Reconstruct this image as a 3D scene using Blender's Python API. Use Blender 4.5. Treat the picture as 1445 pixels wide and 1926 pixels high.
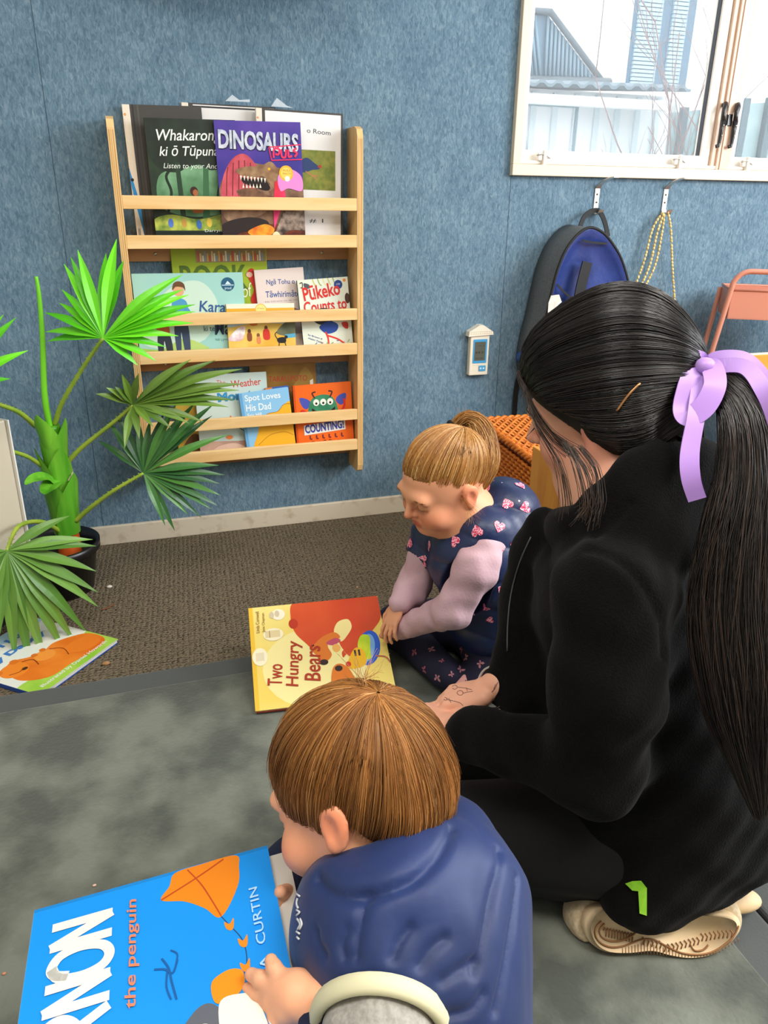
import bpy, bmesh, math, random
import numpy as np
from mathutils import Vector, Matrix, Euler
from mathutils.bvhtree import BVHTree
random.seed(7); RNG = np.random.RandomState(11)
for o in list(bpy.data.objects): bpy.data.objects.remove(o, do_unlink=True)
SC = bpy.context.scene
COL = SC.collection

# ------------------------------------------------------------------ camera
W_PX, H_PX, F_PX, CX, CY = 1445, 1926, 1433.0, 722.5, 963.0
def _n(a): a = np.array(a, float); return a/np.linalg.norm(a)
_nad = _n([680-CX, 4486-CY, F_PX]); _rv = _n([5490-CX, 385-CY, F_PX])
_Z = -_nad; _X = _n(_rv-_Z*(_rv@_Z)); _Y = np.cross(_Z, _X)
RW = np.array([_X, _Y, _Z])               # camera (x right, y down, z forward) -> world
CAM = np.array([0, 0, 1.0])
cd = bpy.data.cameras.new('camera'); cam = bpy.data.objects.new('camera', cd); COL.objects.link(cam)
cd.sensor_fit = 'VERTICAL'; cd.sensor_height = 24.0; cd.lens = F_PX/H_PX*24.0
cd.clip_start = 0.02; cd.clip_end = 200
_mx = Matrix.Identity(4)
for i in range(3):
    _mx[i][0] = RW[i][0]; _mx[i][1] = -RW[i][1]; _mx[i][2] = -RW[i][2]; _mx[i][3] = CAM[i]
cam.matrix_world = _mx
SC.camera = cam

def ray(u, v): return RW@np.array([u-CX, v-CY, F_PX])
def PD(u, v, dep): return CAM+ray(u, v)/F_PX*dep          # point at a camera depth (metres)
def PY(u, v, y): d = ray(u, v); return CAM+d*(y-CAM[1])/d[1]   # point on the plane Y = y
def PZ(u, v, z=0.0): d = ray(u, v); return CAM+d*(z-CAM[2])/d[2]  # point at height z

# ------------------------------------------------------------------ light, world, exposure
SC.view_settings.view_transform = 'Standard'; SC.view_settings.look = 'None'
SC.view_settings.gamma = 1.0; SC.view_settings.use_curve_mapping = False
SC.view_settings.exposure = 0.55
wd = bpy.data.worlds.new('overcast_sky'); SC.world = wd; wd.use_nodes = True
wd.node_tree.nodes['Background'].inputs[0].default_value = (0.93, 0.96, 1.0, 1)
wd.node_tree.nodes['Background'].inputs[1].default_value = 1.45
def area(name, loc, target, sx, sy, power, color):
    l = bpy.data.lights.new(name, 'AREA'); l.shape = 'RECTANGLE'; l.size = sx; l.size_y = sy
    l.energy = power; l.color = color
    o = bpy.data.objects.new(name, l); COL.objects.link(o); o.location = loc
    o.rotation_euler = (Vector(target)-Vector(loc)).to_track_quat('-Z', 'Y').to_euler()
    return o
area('daylight_from_side_windows', (2.9, 0.35, 1.75), (0.2, 1.3, 0.5), 1.8, 1.1, 58, (0.93, 0.97, 1.0))
area('ceiling_lamp_light', (-0.3, 0.3, 2.55), (-0.3, 0.3, 0), 1.2, 0.5, 20, (1.0, 0.96, 0.9))
area('ceiling_lamp_light', (1.2, -0.4, 2.55), (1.2, -0.4, 0), 1.2, 0.5, 34, (1.0, 0.96, 0.9))

# ------------------------------------------------------------------ materials
def lin(h):
    h = h.lstrip('#'); c = [int(h[i:i+2], 16)/255 for i in (0, 2, 4)]
    return tuple((x/12.92 if x <= 0.04045 else ((x+0.055)/1.055)**2.4) for x in c)+(1.0,)
MATS = {}
def mat(name, c1, c2=None, scale=20.0, rough=0.6, spec=0.5, bump=0.0, bscale=None, metal=0.0, coat=0.0,
        stretch=None, sheen=0.0, sharp=(0.35, 0.65), detail=4.0, sss=0.0, attr=None, emit=0.0):
    if name in MATS: return MATS[name]
    m = bpy.data.materials.new(name); m.use_nodes = True; MATS[name] = m
    nt = m.node_tree; N = nt.nodes; L = nt.links; b = N['Principled BSDF']
    b.inputs['Base Color'].default_value = lin(c1); b.inputs['Roughness'].default_value = rough
    b.inputs['Specular IOR Level'].default_value = spec; b.inputs['Metallic'].default_value = metal
    b.inputs['Coat Weight'].default_value = coat; b.inputs['Coat Roughness'].default_value = 0.12
    b.inputs['Sheen Weight'].default_value = sheen
    if sss: b.inputs['Subsurface Weight'].default_value = sss; b.inputs['Subsurface Scale'].default_value = 0.008; b.inputs['Subsurface Radius'].default_value = (1.0, 0.35, 0.2)
    vec = None
    if c2 or bump:
        tc = N.new('ShaderNodeTexCoord'); vec = tc.outputs['Object']
        if stretch:
            mp = N.new('ShaderNodeMapping'); mp.inputs['Scale'].default_value = stretch
            L.new(vec, mp.inputs['Vector']); vec = mp.outputs['Vector']
    if c2:
        nz = N.new('ShaderNodeTexNoise'); nz.inputs['Scale'].default_value = scale; nz.inputs['Detail'].default_value = detail
        L.new(vec, nz.inputs['Vector'])
        rp = N.new('ShaderNodeValToRGB'); rp.color_ramp.elements[0].position = sharp[0]; rp.color_ramp.elements[1].position = sharp[1]
        rp.color_ramp.elements[0].color = lin(c1); rp.color_ramp.elements[1].color = lin(c2)
        L.new(nz.outputs['Fac'], rp.inputs['Fac']); L.new(rp.outputs['Color'], b.inputs['Base Color'])
    if attr:
        at = N.new('ShaderNodeVertexColor'); at.layer_name = attr; L.new(at.outputs['Color'], b.inputs['Base Color'])
    if bump:
        nb = N.new('ShaderNodeTexNoise'); nb.inputs['Scale'].default_value = bscale or scale; nb.inputs['Detail'].default_value = 5
        L.new(vec, nb.inputs['Vector'])
        bp = N.new('ShaderNodeBump'); bp.inputs['Strength'].default_value = 1.0; bp.inputs['Distance'].default_value = bump
        L.new(nb.outputs['Fac'], bp.inputs['Height']); L.new(bp.outputs['Normal'], b.inputs['Normal'])
    if emit: b.inputs['Emission Color'].default_value = lin(c1); b.inputs['Emission Strength'].default_value = emit
    return m
def ink(c):
    """print colour: 'rrggbb' or 'rrggbb/rrggbb/scale' for a mottled one"""
    k = 'ink_'+c.replace('/', '_')
    if k in MATS: return MATS[k]
    p = c.split('/')
    if len(p) == 1: return mat(k, p[0], rough=0.4, spec=0.4)
    return mat(k, p[0], p[1], scale=float(p[2]), rough=0.4, spec=0.4, detail=3)

def wall_mat():
    m = bpy.data.materials.new('blue_wall_fabric'); m.use_nodes = True; nt = m.node_tree; N = nt.nodes; L = nt.links; b = N['Principled BSDF']
    tc = N.new('ShaderNodeTexCoord')
    n1 = N.new('ShaderNodeTexNoise'); n1.inputs['Scale'].default_value = 150; n1.inputs['Detail'].default_value = 8; n1.inputs['Distortion'].default_value = 0.8
    mp = N.new('ShaderNodeMapping'); mp.inputs['Scale'].default_value = (1, 1, 0.45); L.new(tc.outputs['Object'], mp.inputs['Vector']); L.new(mp.outputs['Vector'], n1.inputs['Vector'])
    n2 = N.new('ShaderNodeTexNoise'); n2.inputs['Scale'].default_value = 9; n2.inputs['Detail'].default_value = 3; L.new(tc.outputs['Object'], n2.inputs['Vector'])
    r1 = N.new('ShaderNodeValToRGB'); e = r1.color_ramp.elements; e[0].position = 0.3; e[1].position = 0.72
    e[0].color = lin('5a7384'); e[1].color = lin('849aa8'); k = r1.color_ramp.elements.new(0.5); k.color = lin('6c8799')
    r2 = N.new('ShaderNodeValToRGB'); r2.color_ramp.elements[0].color = (0.82, 0.84, 0.87, 1); r2.color_ramp.elements[1].color = (1, 1, 1, 1)
    r2.color_ramp.elements[0].position = 0.35; r2.color_ramp.elements[1].position = 0.65
    mx = N.new('ShaderNodeMix'); mx.data_type = 'RGBA'; mx.blend_type = 'MULTIPLY'; mx.inputs[0].default_value = 1
    L.new(n1.outputs['Fac'], r1.inputs['Fac']); L.new(n2.outputs['Fac'], r2.inputs['Fac'])
    L.new(r1.outputs['Color'], mx.inputs[6]); L.new(r2.outputs['Color'], mx.inputs[7]); L.new(mx.outputs[2], b.inputs['Base Color'])
    bp = N.new('ShaderNodeBump'); bp.inputs['Distance'].default_value = 0.0022; L.new(n1.outputs['Fac'], bp.inputs['Height']); L.new(bp.outputs['Normal'], b.inputs['Normal'])
    b.inputs['Roughness'].default_value = 0.95; b.inputs['Specular IOR Level'].default_value = 0.15
    return m
def carpet_mat():
    m = bpy.data.materials.new('ribbed_carpet'); m.use_nodes = True; nt = m.node_tree; N = nt.nodes; L = nt.links; b = N['Principled BSDF']
    tc = N.new('ShaderNodeTexCoord'); mp = N.new('ShaderNodeMapping'); mp.inputs['Rotation'].default_value = (0, 0, math.radians(4)); L.new(tc.outputs['Object'], mp.inputs['Vector'])
    w1 = N.new('ShaderNodeTexWave'); w1.bands_direction = 'X'; w1.inputs['Scale'].default_value = 24; w1.inputs['Distortion'].default_value = 1.6; w1.inputs['Detail Scale'].default_value = 3
    w2 = N.new('ShaderNodeTexWave'); w2.bands_direction = 'Y'; w2.inputs['Scale'].default_value = 30; w2.inputs['Distortion'].default_value = 3.5; w2.inputs['Detail Scale'].default_value = 4
    nz = N.new('ShaderNodeTexNoise'); nz.inputs['Scale'].default_value = 170; nz.inputs['Detail'].default_value = 3
    for q in (w1, w2, nz): L.new(mp.outputs['Vector'], q.inputs['Vector'])
    ma = N.new('ShaderNodeMath'); ma.operation = 'MULTIPLY'; L.new(w1.outputs['Fac'], ma.inputs[0]); L.new(w2.outputs['Fac'], ma.inputs[1])
    ad = N.new('ShaderNodeMath'); ad.operation = 'MULTIPLY_ADD'; ad.inputs[1].default_value = 0.55; L.new(ma.outputs[0], ad.inputs[0]); 
    sc = N.new('ShaderNodeMath'); sc.operation = 'MULTIPLY'; sc.inputs[1].default_value = 1.45; L.new(nz.outputs['Fac'], sc.inputs[0]); L.new(sc.outputs[0], ad.inputs[2])
    rp = N.new('ShaderNodeValToRGB'); e = rp.color_ramp.elements; e[0].position = 0.3; e[0].color = lin('181613'); e[1].position = 0.85; e[1].color = lin('7f725e')
    k = e.new(0.52); k.color = lin('3a352f')
    L.new(ad.outputs[0], rp.inputs['Fac']); L.new(rp.outputs['Color'], b.inputs['Base Color'])
    bp = N.new('ShaderNodeBump'); bp.inputs['Distance'].default_value = 0.006; L.new(ad.outputs[0], bp.inputs['Height']); L.new(bp.outputs['Normal'], b.inputs['Normal'])
    b.inputs['Roughness'].default_value = 1.0; b.inputs['Specular IOR Level'].default_value = 0.1
    return m
def wood_mat(name, c1, c2, axis='X', rough=0.45):
    if name in MATS: return MATS[name]
    m = bpy.data.materials.new(name); MATS[name] = m; m.use_nodes = True; nt = m.node_tree; N = nt.nodes; L = nt.links; b = N['Principled BSDF']
    tc = N.new('ShaderNodeTexCoord'); mp = N.new('ShaderNodeMapping'); s = [30, 30, 30]; s['XYZ'.index(axis)] = 3.0; mp.inputs['Scale'].default_value = s
    L.new(tc.outputs['Object'], mp.inputs['Vector'])
    nz = N.new('ShaderNodeTexNoise'); nz.inputs['Scale'].default_value = 1.2; nz.inputs['Detail'].default_value = 5; nz.inputs['Distortion'].default_value = 0.6
    L.new(mp.outputs['Vector'], nz.inputs['Vector'])
    rp = N.new('ShaderNodeValToRGB'); rp.color_ramp.elements[0].position = 0.3; rp.color_ramp.elements[1].position = 0.6
    rp.color_ramp.elements[0].color = lin(c2); rp.color_ramp.elements[1].color = lin(c1)
    L.new(nz.outputs['Fac'], rp.inputs['Fac']); L.new(rp.outputs['Color'], b.inputs['Base Color'])
    b.inputs['Roughness'].default_value = rough
    return m

# ------------------------------------------------------------------ objects and mesh builder
ORG = {}
def tag(o, label=None, cat=None, group=None, kind=None):
    if label: o['label'] = label
    if cat: o['category'] = cat
    if group: o['group'] = group
    if kind: o['kind'] = kind
    return o
def thing(name, label, cat, loc, group=None):
    o = bpy.data.objects.new(name, None); COL.objects.link(o); o.location = tuple(map(float, loc)); o.empty_display_size = 0.05
    ORG[o.as_pointer()] = np.array(loc, float)
    return tag(o, label, cat, group)
def frame(o, x, y, z=None):
    """4x4 numpy frame from an origin and two directions"""
    x = _n(x); y = np.array(y, float); y = _n(y-x*(x@y)); z = np.cross(x, y)
    M = np.eye(4); M[:3, 0] = x; M[:3, 1] = y; M[:3, 2] = z; M[:3, 3] = o
    return M
class MB:
    def __init__(s): s.v = []; s.f = []; s.m = []; s.s = []; s.n = 0; s.c = []
    def add(s, vs, fs, mi=0, smooth=False, M=None, col=None):
        vs = np.asarray(vs, float).reshape(-1, 3)
        if M is not None: vs = vs@M[:3, :3].T+M[:3, 3]
        s.v.append(vs); n = s.n
        for f in fs: s.f.append([i+n for i in f])
        s.m += [mi]*len(fs); s.s += [smooth]*len(fs); s.n += len(vs)
        if col is not None: s.c.append(np.tile(np.array(col, float), (len(vs), 1)) if np.ndim(col) == 1 else np.asarray(col, float))
        return s
    def box(s, lo, hi, bev=0.0, mi=0, M=None, seg=2, smooth=False):
        lo = np.minimum(lo, hi).astype(float) if True else lo; hi2 = np.maximum(lo, hi).astype(float)
        bm = bmesh.new(); bmesh.ops.create_cube(bm, size=1.0)
        sz = hi2-lo; ce = (hi2+lo)/2
        for v in bm.verts: v.co = Vector((v.co.x*sz[0]+ce[0], v.co.y*sz[1]+ce[1], v.co.z*sz[2]+ce[2]))
        if bev: bmesh.ops.bevel(bm, geom=list(bm.edges), offset=min(bev, 0.45*min(sz)), segments=seg, affect='EDGES', profile=0.5)
        bm.verts.index_update(); vs = [v.co[:] for v in bm.verts]; fs = [[v.index for v in f.verts] for f in bm.faces]; bm.free()
        return s.add(vs, fs, mi, smooth, M)
    def prism(s, pts, z0, z1, mi=0, M=None, smooth=False):
        n = len(pts); vs = [(p[0], p[1], z0) for p in pts]+[(p[0], p[1], z1) for p in pts]
        fs = [list(range(n))[::-1], list(range(n, 2*n))]+[[i, (i+1) % n, n+(i+1) % n, n+i] for i in range(n)]
        return s.add(vs, fs, mi, smooth, M)
    def tube(s, path, r, n=8, mi=0, closed=False, caps=True, M=None, col=None, sx=1.0, up=None):
        P = np.asarray(path, float); k = len(P); R = np.full(k, r, float) if np.ndim(r) == 0 else np.asarray(r, float)
        T = np.gradient(P, axis=0)
        if closed: T = np.roll(P, -1, 0)-np.roll(P, 1, 0)
        T /= (np.linalg.norm(T, axis=1)[:, None]+1e-12)
        u = np.array(up if up is not None else ([0, 0, 1] if abs(T[0][2]) < 0.9 else [1, 0, 0]), float)
        vs = []
        for i in range(k):
            u = u-T[i]*(u@T[i]); u /= np.linalg.norm(u)+1e-12; w = np.cross(T[i], u)
            for j in range(n):
                a = 2*math.pi*j/n; vs.append(P[i]+R[i]*(math.cos(a)*u*sx+math.sin(a)*w))
        fs = []
        for i in range(k if closed else k-1):
            i2 = (i+1) % k
            for j in range(n): fs.append([i*n+j, i*n+(j+1) % n, i2*n+(j+1) % n, i2*n+j])
        if caps and not closed: fs += [list(range(n))[::-1], [(k-1)*n+j for j in range(n)]]
        return s.add(vs, fs, mi, True, M, col)
    def lathe(s, prof, n=24, mi=0, M=None, smooth=True):
        vs = []; k = len(prof)
        for r, z in prof:
            for j in range(n): a = 2*math.pi*j/n; vs.append((r*math.cos(a), r*math.sin(a), z))
        fs = [[i*n+j, i*n+(j+1) % n, (i+1)*n+(j+1) % n, (i+1)*n+j] for i in range(k-1) for j in range(n)]
        return s.add(vs, fs, mi, smooth, M)
    def ball(s, c, r, mi=0, n=12, M=None, rot=None):
        r = np.full(3, r, float) if np.ndim(r) == 0 else np.asarray(r, float); vs = []; h = n//2
        for i in range(h+1):
            t = math.pi*i/h
            for j in range(n): a = 2*math.pi*j/n; vs.append([r[0]*math.sin(t)*math.cos(a), r[1]*math.sin(t)*math.sin(a), r[2]*math.cos(t)])
        vs = np.array(vs)
        if rot is not None: vs = vs@np.asarray(rot).T
        vs = vs+np.asarray(c)
        fs = [[i*n+j, (i+1)*n+j, (i+1)*n+(j+1) % n, i*n+(j+1) % n] for i in range(h) for j in range(n)]
        return s.add(vs, fs, mi, True, M)
    def build(s, name, mats, parent=None, label=None, cat=None, group=None, kind=None, origin=None):
        V = np.vstack(s.v) if s.v else np.zeros((0, 3))
        if parent is not None: org = ORG[parent.as_pointer()]
        elif origin is not None: org = np.array(origin, float)
        else: lo = V.min(0); hi = V.max(0); org = np.array([(lo[0]+hi[0])/2, (lo[1]+hi[1])/2, lo[2]])
        me = bpy.data.meshes.new(name); me.from_pydata((V-org).tolist(), [], s.f)
        for m in (mats if isinstance(mats, (list, tuple)) else [mats]): me.materials.append(m)
        me.polygons.foreach_set('material_index', s.m); me.polygons.foreach_set('use_smooth', s.s)
        if s.c:
            C = np.vstack(s.c); C = np.hstack([C[:, :3], np.ones((len(C), 1))])
            at = me.color_attributes.new('tint', 'FLOAT_COLOR', 'POINT'); at.data.foreach_set('color', C.astype(np.float32).ravel())
        me.update()
        o = bpy.data.objects.new(name, me); COL.objects.link(o)
        if parent is not None: o.parent = parent
        else: o.location = tuple(org)
        ORG[o.as_pointer()] = org
        return tag(o, label, cat, group, kind)
def crom(pts, n=8, closed=False):
    P = np.asarray(pts, float); k = len(P); out = []
    rng = range(k) if closed else range(k-1)
    for i in rng:
        if closed: a, b, c, d = P[i-1], P[i], P[(i+1) % k], P[(i+2) % k]
        else: a, b, c, d = P[max(i-1, 0)], P[i], P[i+1], P[min(i+2, k-1)]
        for j in range(n):
            t = j/n; out.append(0.5*((2*b)+(c-a)*t+(2*a-5*b+4*c-d)*t*t+(3*b-3*c+d-a)*t**3))
    if not closed: out.append(P[-1])
    return np.array(out)

# ------------------------------------------------------------------ printed art for book covers, signs, labels
_TX = {}
def text2d(sx, bold=0.0, shear=0.0):
    k = (sx, bold, shear)
    if k in _TX: return _TX[k]
    c = bpy.data.curves.new('t', 'FONT'); c.body = sx; c.size = 1; c.offset = bold; c.shear = shear; c.resolution_u = 3; c.fill_mode = 'FRONT'
    o = bpy.data.objects.new('t', c); COL.objects.link(o); dg = bpy.context.evaluated_depsgraph_get(); me = o.evaluated_get(dg).to_mesh()
    V = np.array([v.co[:2] for v in me.vertices]).reshape(-1, 2); Fc = [list(p.vertices) for p in me.polygons]
    o.evaluated_get(dg).to_mesh_clear(); bpy.data.objects.remove(o); bpy.data.curves.remove(c)
    if len(V): V = V-V.min(0); V = V/np.maximum(V.max(0), 1e-6)
    _TX[k] = (V, Fc); return _TX[k]
def clip_poly(P, w, h):
    for ax, lim, sg in ((0, 0, 1), (0, w, -1), (1, 0, 1), (1, h, -1)):
        out = []; n = len(P)
        for i in range(n):
            a, b = P[i], P[(i+1) % n]; da = (a[ax]-lim)*sg; db = (b[ax]-lim)*sg
            if da >= 0: out.append(a)
            if (da >= 0) != (db >= 0): t = da/(da-db); out.append((a[0]+(b[0]-a[0])*t, a[1]+(b[1]-a[1])*t))
        P = out
        if len(P) < 3: return []
    return P
def art(mb, mats, items, w, h, M, z0=0.0, dz=5e-5, unit=None):
    """items in cover units 0..1 (x right, y up); drawn in order as thin printed layers"""
    z = z0
    def midx(c):
        m = ink(c)
        if m not in mats: mats.append(m)
        return mats.index(m)
    for it in items:
        z += dz; k = it[0]
        if k == 't':
            _, sx, x, y, tw, th, rot, c = it[:8]; bold = it[8] if len(it) > 8 else 0; sh = it[9] if len(it) > 9 else 0
            V, Fc = text2d(sx, bold, sh)
            if not len(V): continue
            q = V*np.array([tw*w, th*w]); a = math.radians(rot); q = q@np.array([[math.cos(a), math.sin(a)], [-math.sin(a), math.cos(a)]]); q = q+np.array([x*w, y*h])
            if q.min() < 0 or q[:, 0].max() > w or q[:, 1].max() > h:
                Fc = [f for f in Fc if all(0 <= q[i][0] <= w and 0 <= q[i][1] <= h for i in f)]
            mb.add(np.column_stack([q, np.full(len(q), z)]), Fc, midx(c), False, M); continue
        if k == 'e':
            _, x, y, rx, ry, c = it[:6]; rot = math.radians(it[6] if len(it) > 6 else 0)
            P = []
            for j in range(28):
                a = 2*math.pi*j/28; px = rx*w*math.cos(a); py = ry*w*math.sin(a)
                P.append((x*w+px*math.cos(rot)-py*math.sin(rot), y*h+px*math.sin(rot)+py*math.cos(rot)))
            polys = [P]
        elif k == 'p': polys = [[(p[0]*w, p[1]*h) for p in it[1]]]; c = it[2]
        elif k == 'b': polys = [[(p[0]*w, p[1]*h) for p in crom(it[1], 6, True)]]; c = it[2]
        elif k == 's':
            pts = it[1]; wd_ = it[2]*w; c = it[3]
            Q = crom(pts, 6) if len(pts) > 2 else np.array(pts, float)
            Q = Q*np.array([w, h]); T = np.gradient(Q, axis=0); T /= np.linalg.norm(T, axis=1)[:, None]+1e-9; Nn = np.column_stack([-T[:, 1], T[:, 0]])*wd_/2
            A = Q+Nn; B = Q-Nn; polys = [[tuple(A[i]), tuple(A[i+1]), tuple(B[i+1]), tuple(B[i])] for i in range(len(Q)-1)]
        mi = midx(c)
        for P in polys:
            P = clip_poly(P, w, h)
            if len(P) >= 3:
                ar = sum(P[i][0]*P[(i+1) % len(P)][1]-P[(i+1) % len(P)][0]*P[i][1] for i in range(len(P)))
                if ar < 0: P = P[::-1]
                mb.add([(p[0], p[1], z) for p in P], [list(range(len(P)))], mi, False, M)
def rrect(x0, y0, x1, y1, r, n=5):
    out = []
    for cx_, cy_, a0 in ((x1-r, y0+r, -90), (x1-r, y1-r, 0), (x0+r, y1-r, 90), (x0+r, y0+r, 180)):
        for j in range(n+1): a = math.radians(a0+90*j/n); out.append((cx_+r*math.cos(a), cy_+r*math.sin(a)))
    return out
# ================================================================== setting
WY = 2.33                                   # the back wall
def struct(name, mb, m, label=None): return mb.build(name, m, kind='structure', label=label, origin=(0, 0, 0))
M_WALL = wall_mat(); M_CARPET = carpet_mat()
M_CREAM = mat('cream_paint', 'e3d8c4', 'd8cab2', scale=14, rough=0.5)
M_SKIRT = mat('skirting_paint', 'd9ccb6', 'b39b7e', scale=22, rough=0.55, sharp=(0.55, 0.8))
M_PLAINW = mat('pale_wall_paint', 'd8d4cb', rough=0.8)
wx0, wx1, wz0, wz1 = 1.190, 2.62, 1.113, 2.05   # window opening
mb = MB()
XL, XR = -2.2, 3.0
for a, b in (((XL, WY, 0), (wx0, WY+.12, 2.6)), ((wx1, WY, 0), (XR, WY+.12, 2.6)), ((wx0, WY, 0), (wx1, WY+.12, wz0)), ((wx0, WY, wz1), (wx1, WY+.12, 2.6))): mb.box(a, b)
struct('wall_back', mb, M_WALL)
mb = MB()
for x in (-0.148, 1.168):                    # seams between the cloth panels
    mb.box((x-.0008, WY-.0006, .06), (x+.0008, WY+.001, 1.9 if x < 0 else 1.09))
struct('trim_1', mb, mat('seam_dark', '3d5161', rough=0.9))
mb = MB().box((XL, -2.2, -.1), (XR, WY+.12, 0)); struct('floor', mb, M_CARPET)
mb = MB().box((XL, -2.2, 2.6), (XR, WY+.12, 2.7)); struct('ceiling', mb, mat('ceiling_white', 'eeece6', rough=0.9))
mb = MB().box((XL-.1, -2.2, 0), (XL, WY+.12, 2.6)); struct('wall_left', mb, M_PLAINW)
mb = MB()                                     # right wall with the opening the daylight comes through
for a, b in (((XR, -2.2, 0), (XR+.1, WY+.12, .9)), ((XR, -2.2, 2.2), (XR+.1, WY+.12, 2.6)), ((XR, -2.2, .9), (XR+.1, -.9, 2.2)), ((XR, 1.5, .9), (XR+.1, WY+.12, 2.2))): mb.box(a, b)
struct('wall_right', mb, M_PLAINW)
mb = MB().box((XL, -2.3, 0), (XR, -2.2, 2.6)); struct('wall_front', mb, M_PLAINW)
mb = MB().box((XL, WY-.013, 0), (XR, WY, .062), .003); struct('baseboard_back', mb, M_SKIRT)
# round shadow above the bookshelf comes from an unseen half disc added further down
# ---- window
M_WF = mat('window_frame_white', 'ece6dd', rough=0.35); M_TRIM = mat('window_trim_cream', 'ecd9c0', rough=0.5)
mb = MB()
t = .028
mb.box((wx0-t, WY-.02, wz0-.032), (XR, WY+.001, wz0), .002); mb.box((wx0-t, WY-.0195, wz0-.0005), (wx0, WY+.001, wz1+t), .002)
mb.box((wx0-t, WY-.02, wz1), (XR, WY+.001, wz1+t), .002); mb.box((wx1, WY-.02, wz0), (wx1+t, WY+.001, wz1), .002)
# reveal lining
mb.box((wx0-.004, WY, wz0-.01), (wx0+.006, WY+.12, wz1)); mb.box((wx0, WY, wz0-.01), (wx1, WY+.12, wz0+.004)); mb.box((wx0, WY, wz1-.004), (wx1, WY+.12, wz1+.01)); mb.box((wx1-.006, WY, wz0), (wx1+.004, WY+.12, wz1))
win = struct('window_1', mb, M_TRIM)
def sash(name, x0, x1):
    b = MB(); z0, z1, y0, y1, w = wz0+.006, wz1-.01, WY+.012, WY+.05, .036
    for a, c in (((x0, y0, z0), (x1, y1, z0+w)), ((x0, y0, z1-w), (x1, y1, z1)), ((x0+.0006, y0-.0008, z0+w-.004), (x0+.022, y1-.001, z1-w+.004)), ((x1-w, y0-.0008, z0+w-.004), (x1-.0006, y1-.001, z1-w+.004))): b.box(a, c, .003)
    s = b.build(name, M_WF, win)
    g = bpy.data.materials.get('window_glass')
    if not g:
        g = bpy.data.materials.new('window_glass'); g.use_nodes = True; N = g.node_tree.nodes; L = g.node_tree.links
        for q in list(N):
            if q.type != 'OUTPUT_MATERIAL': N.remove(q)
        out = [q for q in N if q.type == 'OUTPUT_MATERIAL'][0]
        tr = N.new('ShaderNodeBsdfTransparent'); gl = N.new('ShaderNodeBsdfGlossy'); gl.inputs['Roughness'].default_value = 0.02; ms = N.new('ShaderNodeMixShader'); ms.inputs[0].default_value = 0.012
        L.new(tr.outputs[0], ms.inputs[1]); L.new(gl.outputs[0], ms.inputs[2]); L.new(ms.outputs[0], out.inputs[0])
    b = MB().box((x0+.02, WY+.03, z0+w-.002), (x1-w+.002, WY+.034, z1-w+.002)); b.build('window_pane', g, win)
    M_D = mat('window_gasket', '39404a', rough=0.6); b = MB()
    b.box((x1-w-.003, WY+.02, z0+w), (x1-w, WY+.036, z1-w)); b.build('gasket', M_D, win)
    return s
sash('sash_frame', wx0+.004, 1.905); sash('sash_frame', 1.985, wx1-.004)
b = MB()                                           # central post, stepped
b.box((1.905, WY+.002, wz0), (1.985, WY+.06, wz1), .003); b.box((1.922, WY-.006, wz0), (1.972, WY+.004, wz1), .003); b.box((1.934, WY-.010, wz0), (1.938, WY-.004, wz1)); b.build('mullion', mat('mullion_tan', 'd9b9a2', rough=0.4), win)
b = MB().box((wx0+.005, WY-.004, wz0+.002), (wx1, WY+.02, wz0+.012), .002); b.build('sill_rail', M_WF, win)
M_BLK = mat('black_metal', '14141a', rough=0.3, spec=0.7); M_STEEL = mat('brushed_steel', 'c9c8c4', rough=0.3, metal=0.9)
def lever(x, zc, plate):
    b = MB(); y = WY-.012
    if plate: b.box((x-.03, y+.002, zc+.0), (x-.006, y+.008, zc+.035), .002)
    b.tube([(x+.006, y+.012, zc+.062), (x+.004, y, zc+.062), (x, y-.006, zc+.055), (x-.004, y-.008, zc+.03), (x, y-.006, zc+.012)], [.006, .009, .009, .007, .008], 10)
    b.ball((x+.001, y-.004, zc+.052), (.009, .006, .013), n=10)
    b.tube([(x, y-.006, zc+.015), (x+.001, y-.004, zc-.02), (x, y-.004, zc-.052), (x-.002, y-.005, zc-.062), (x-.010, y-.006, zc-.064), (x-.012, y-.006, zc-.057)], [.0085, .007, .006, .0045, .0045, .004], 10, sx=1.0)
    h = b.build('window_lever', M_BLK, win)
    b = MB()
    for dz in (.0, -.03): b.lathe([(0, .003), (.0025, .003), (.0025, 0)], 8, M=frame((x, y-.012, zc+dz), (1, 0, 0), (0, 0, 1)))
    b.build('rivet', M_STEEL, h)
lever(1.912, 1.245, False); lever(1.962, 1.245, True)
for x in (1.262, 1.762, 2.035):
    b = MB(); y = WY-.004
    b.box((x-.012, y-.010, wz0+.012), (x+.002, y, wz0+.034), .003); b.box((x+.004, y-.014, wz0-.006), (x+.015, y, wz0+.042), .003); b.box((x+.015, y-.006, wz0+.012), (x+.026, y, wz0+.020), .001)
    b.build('catch', M_WF, win)
    b = MB(); b.tube([(x-.018, y-.008, wz0+.026), (x+.004, y-.012, wz0+.030), (x+.03, y-.007, wz0+.018)], .0022, 6); b.build('catch_pin', M_STEEL, win)
# ---- mats on the carpet
M_MAT = mat('suede_mat', '484c44', '72766a', scale=9, rough=0.95, bump=.0015, bscale=140, sheen=0.35, sharp=(0.38, 0.62), detail=6)
M_MATE = mat('mat_border', '4a4d4c', rough=0.9, bump=.0006, bscale=300, sheen=0.2)
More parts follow.
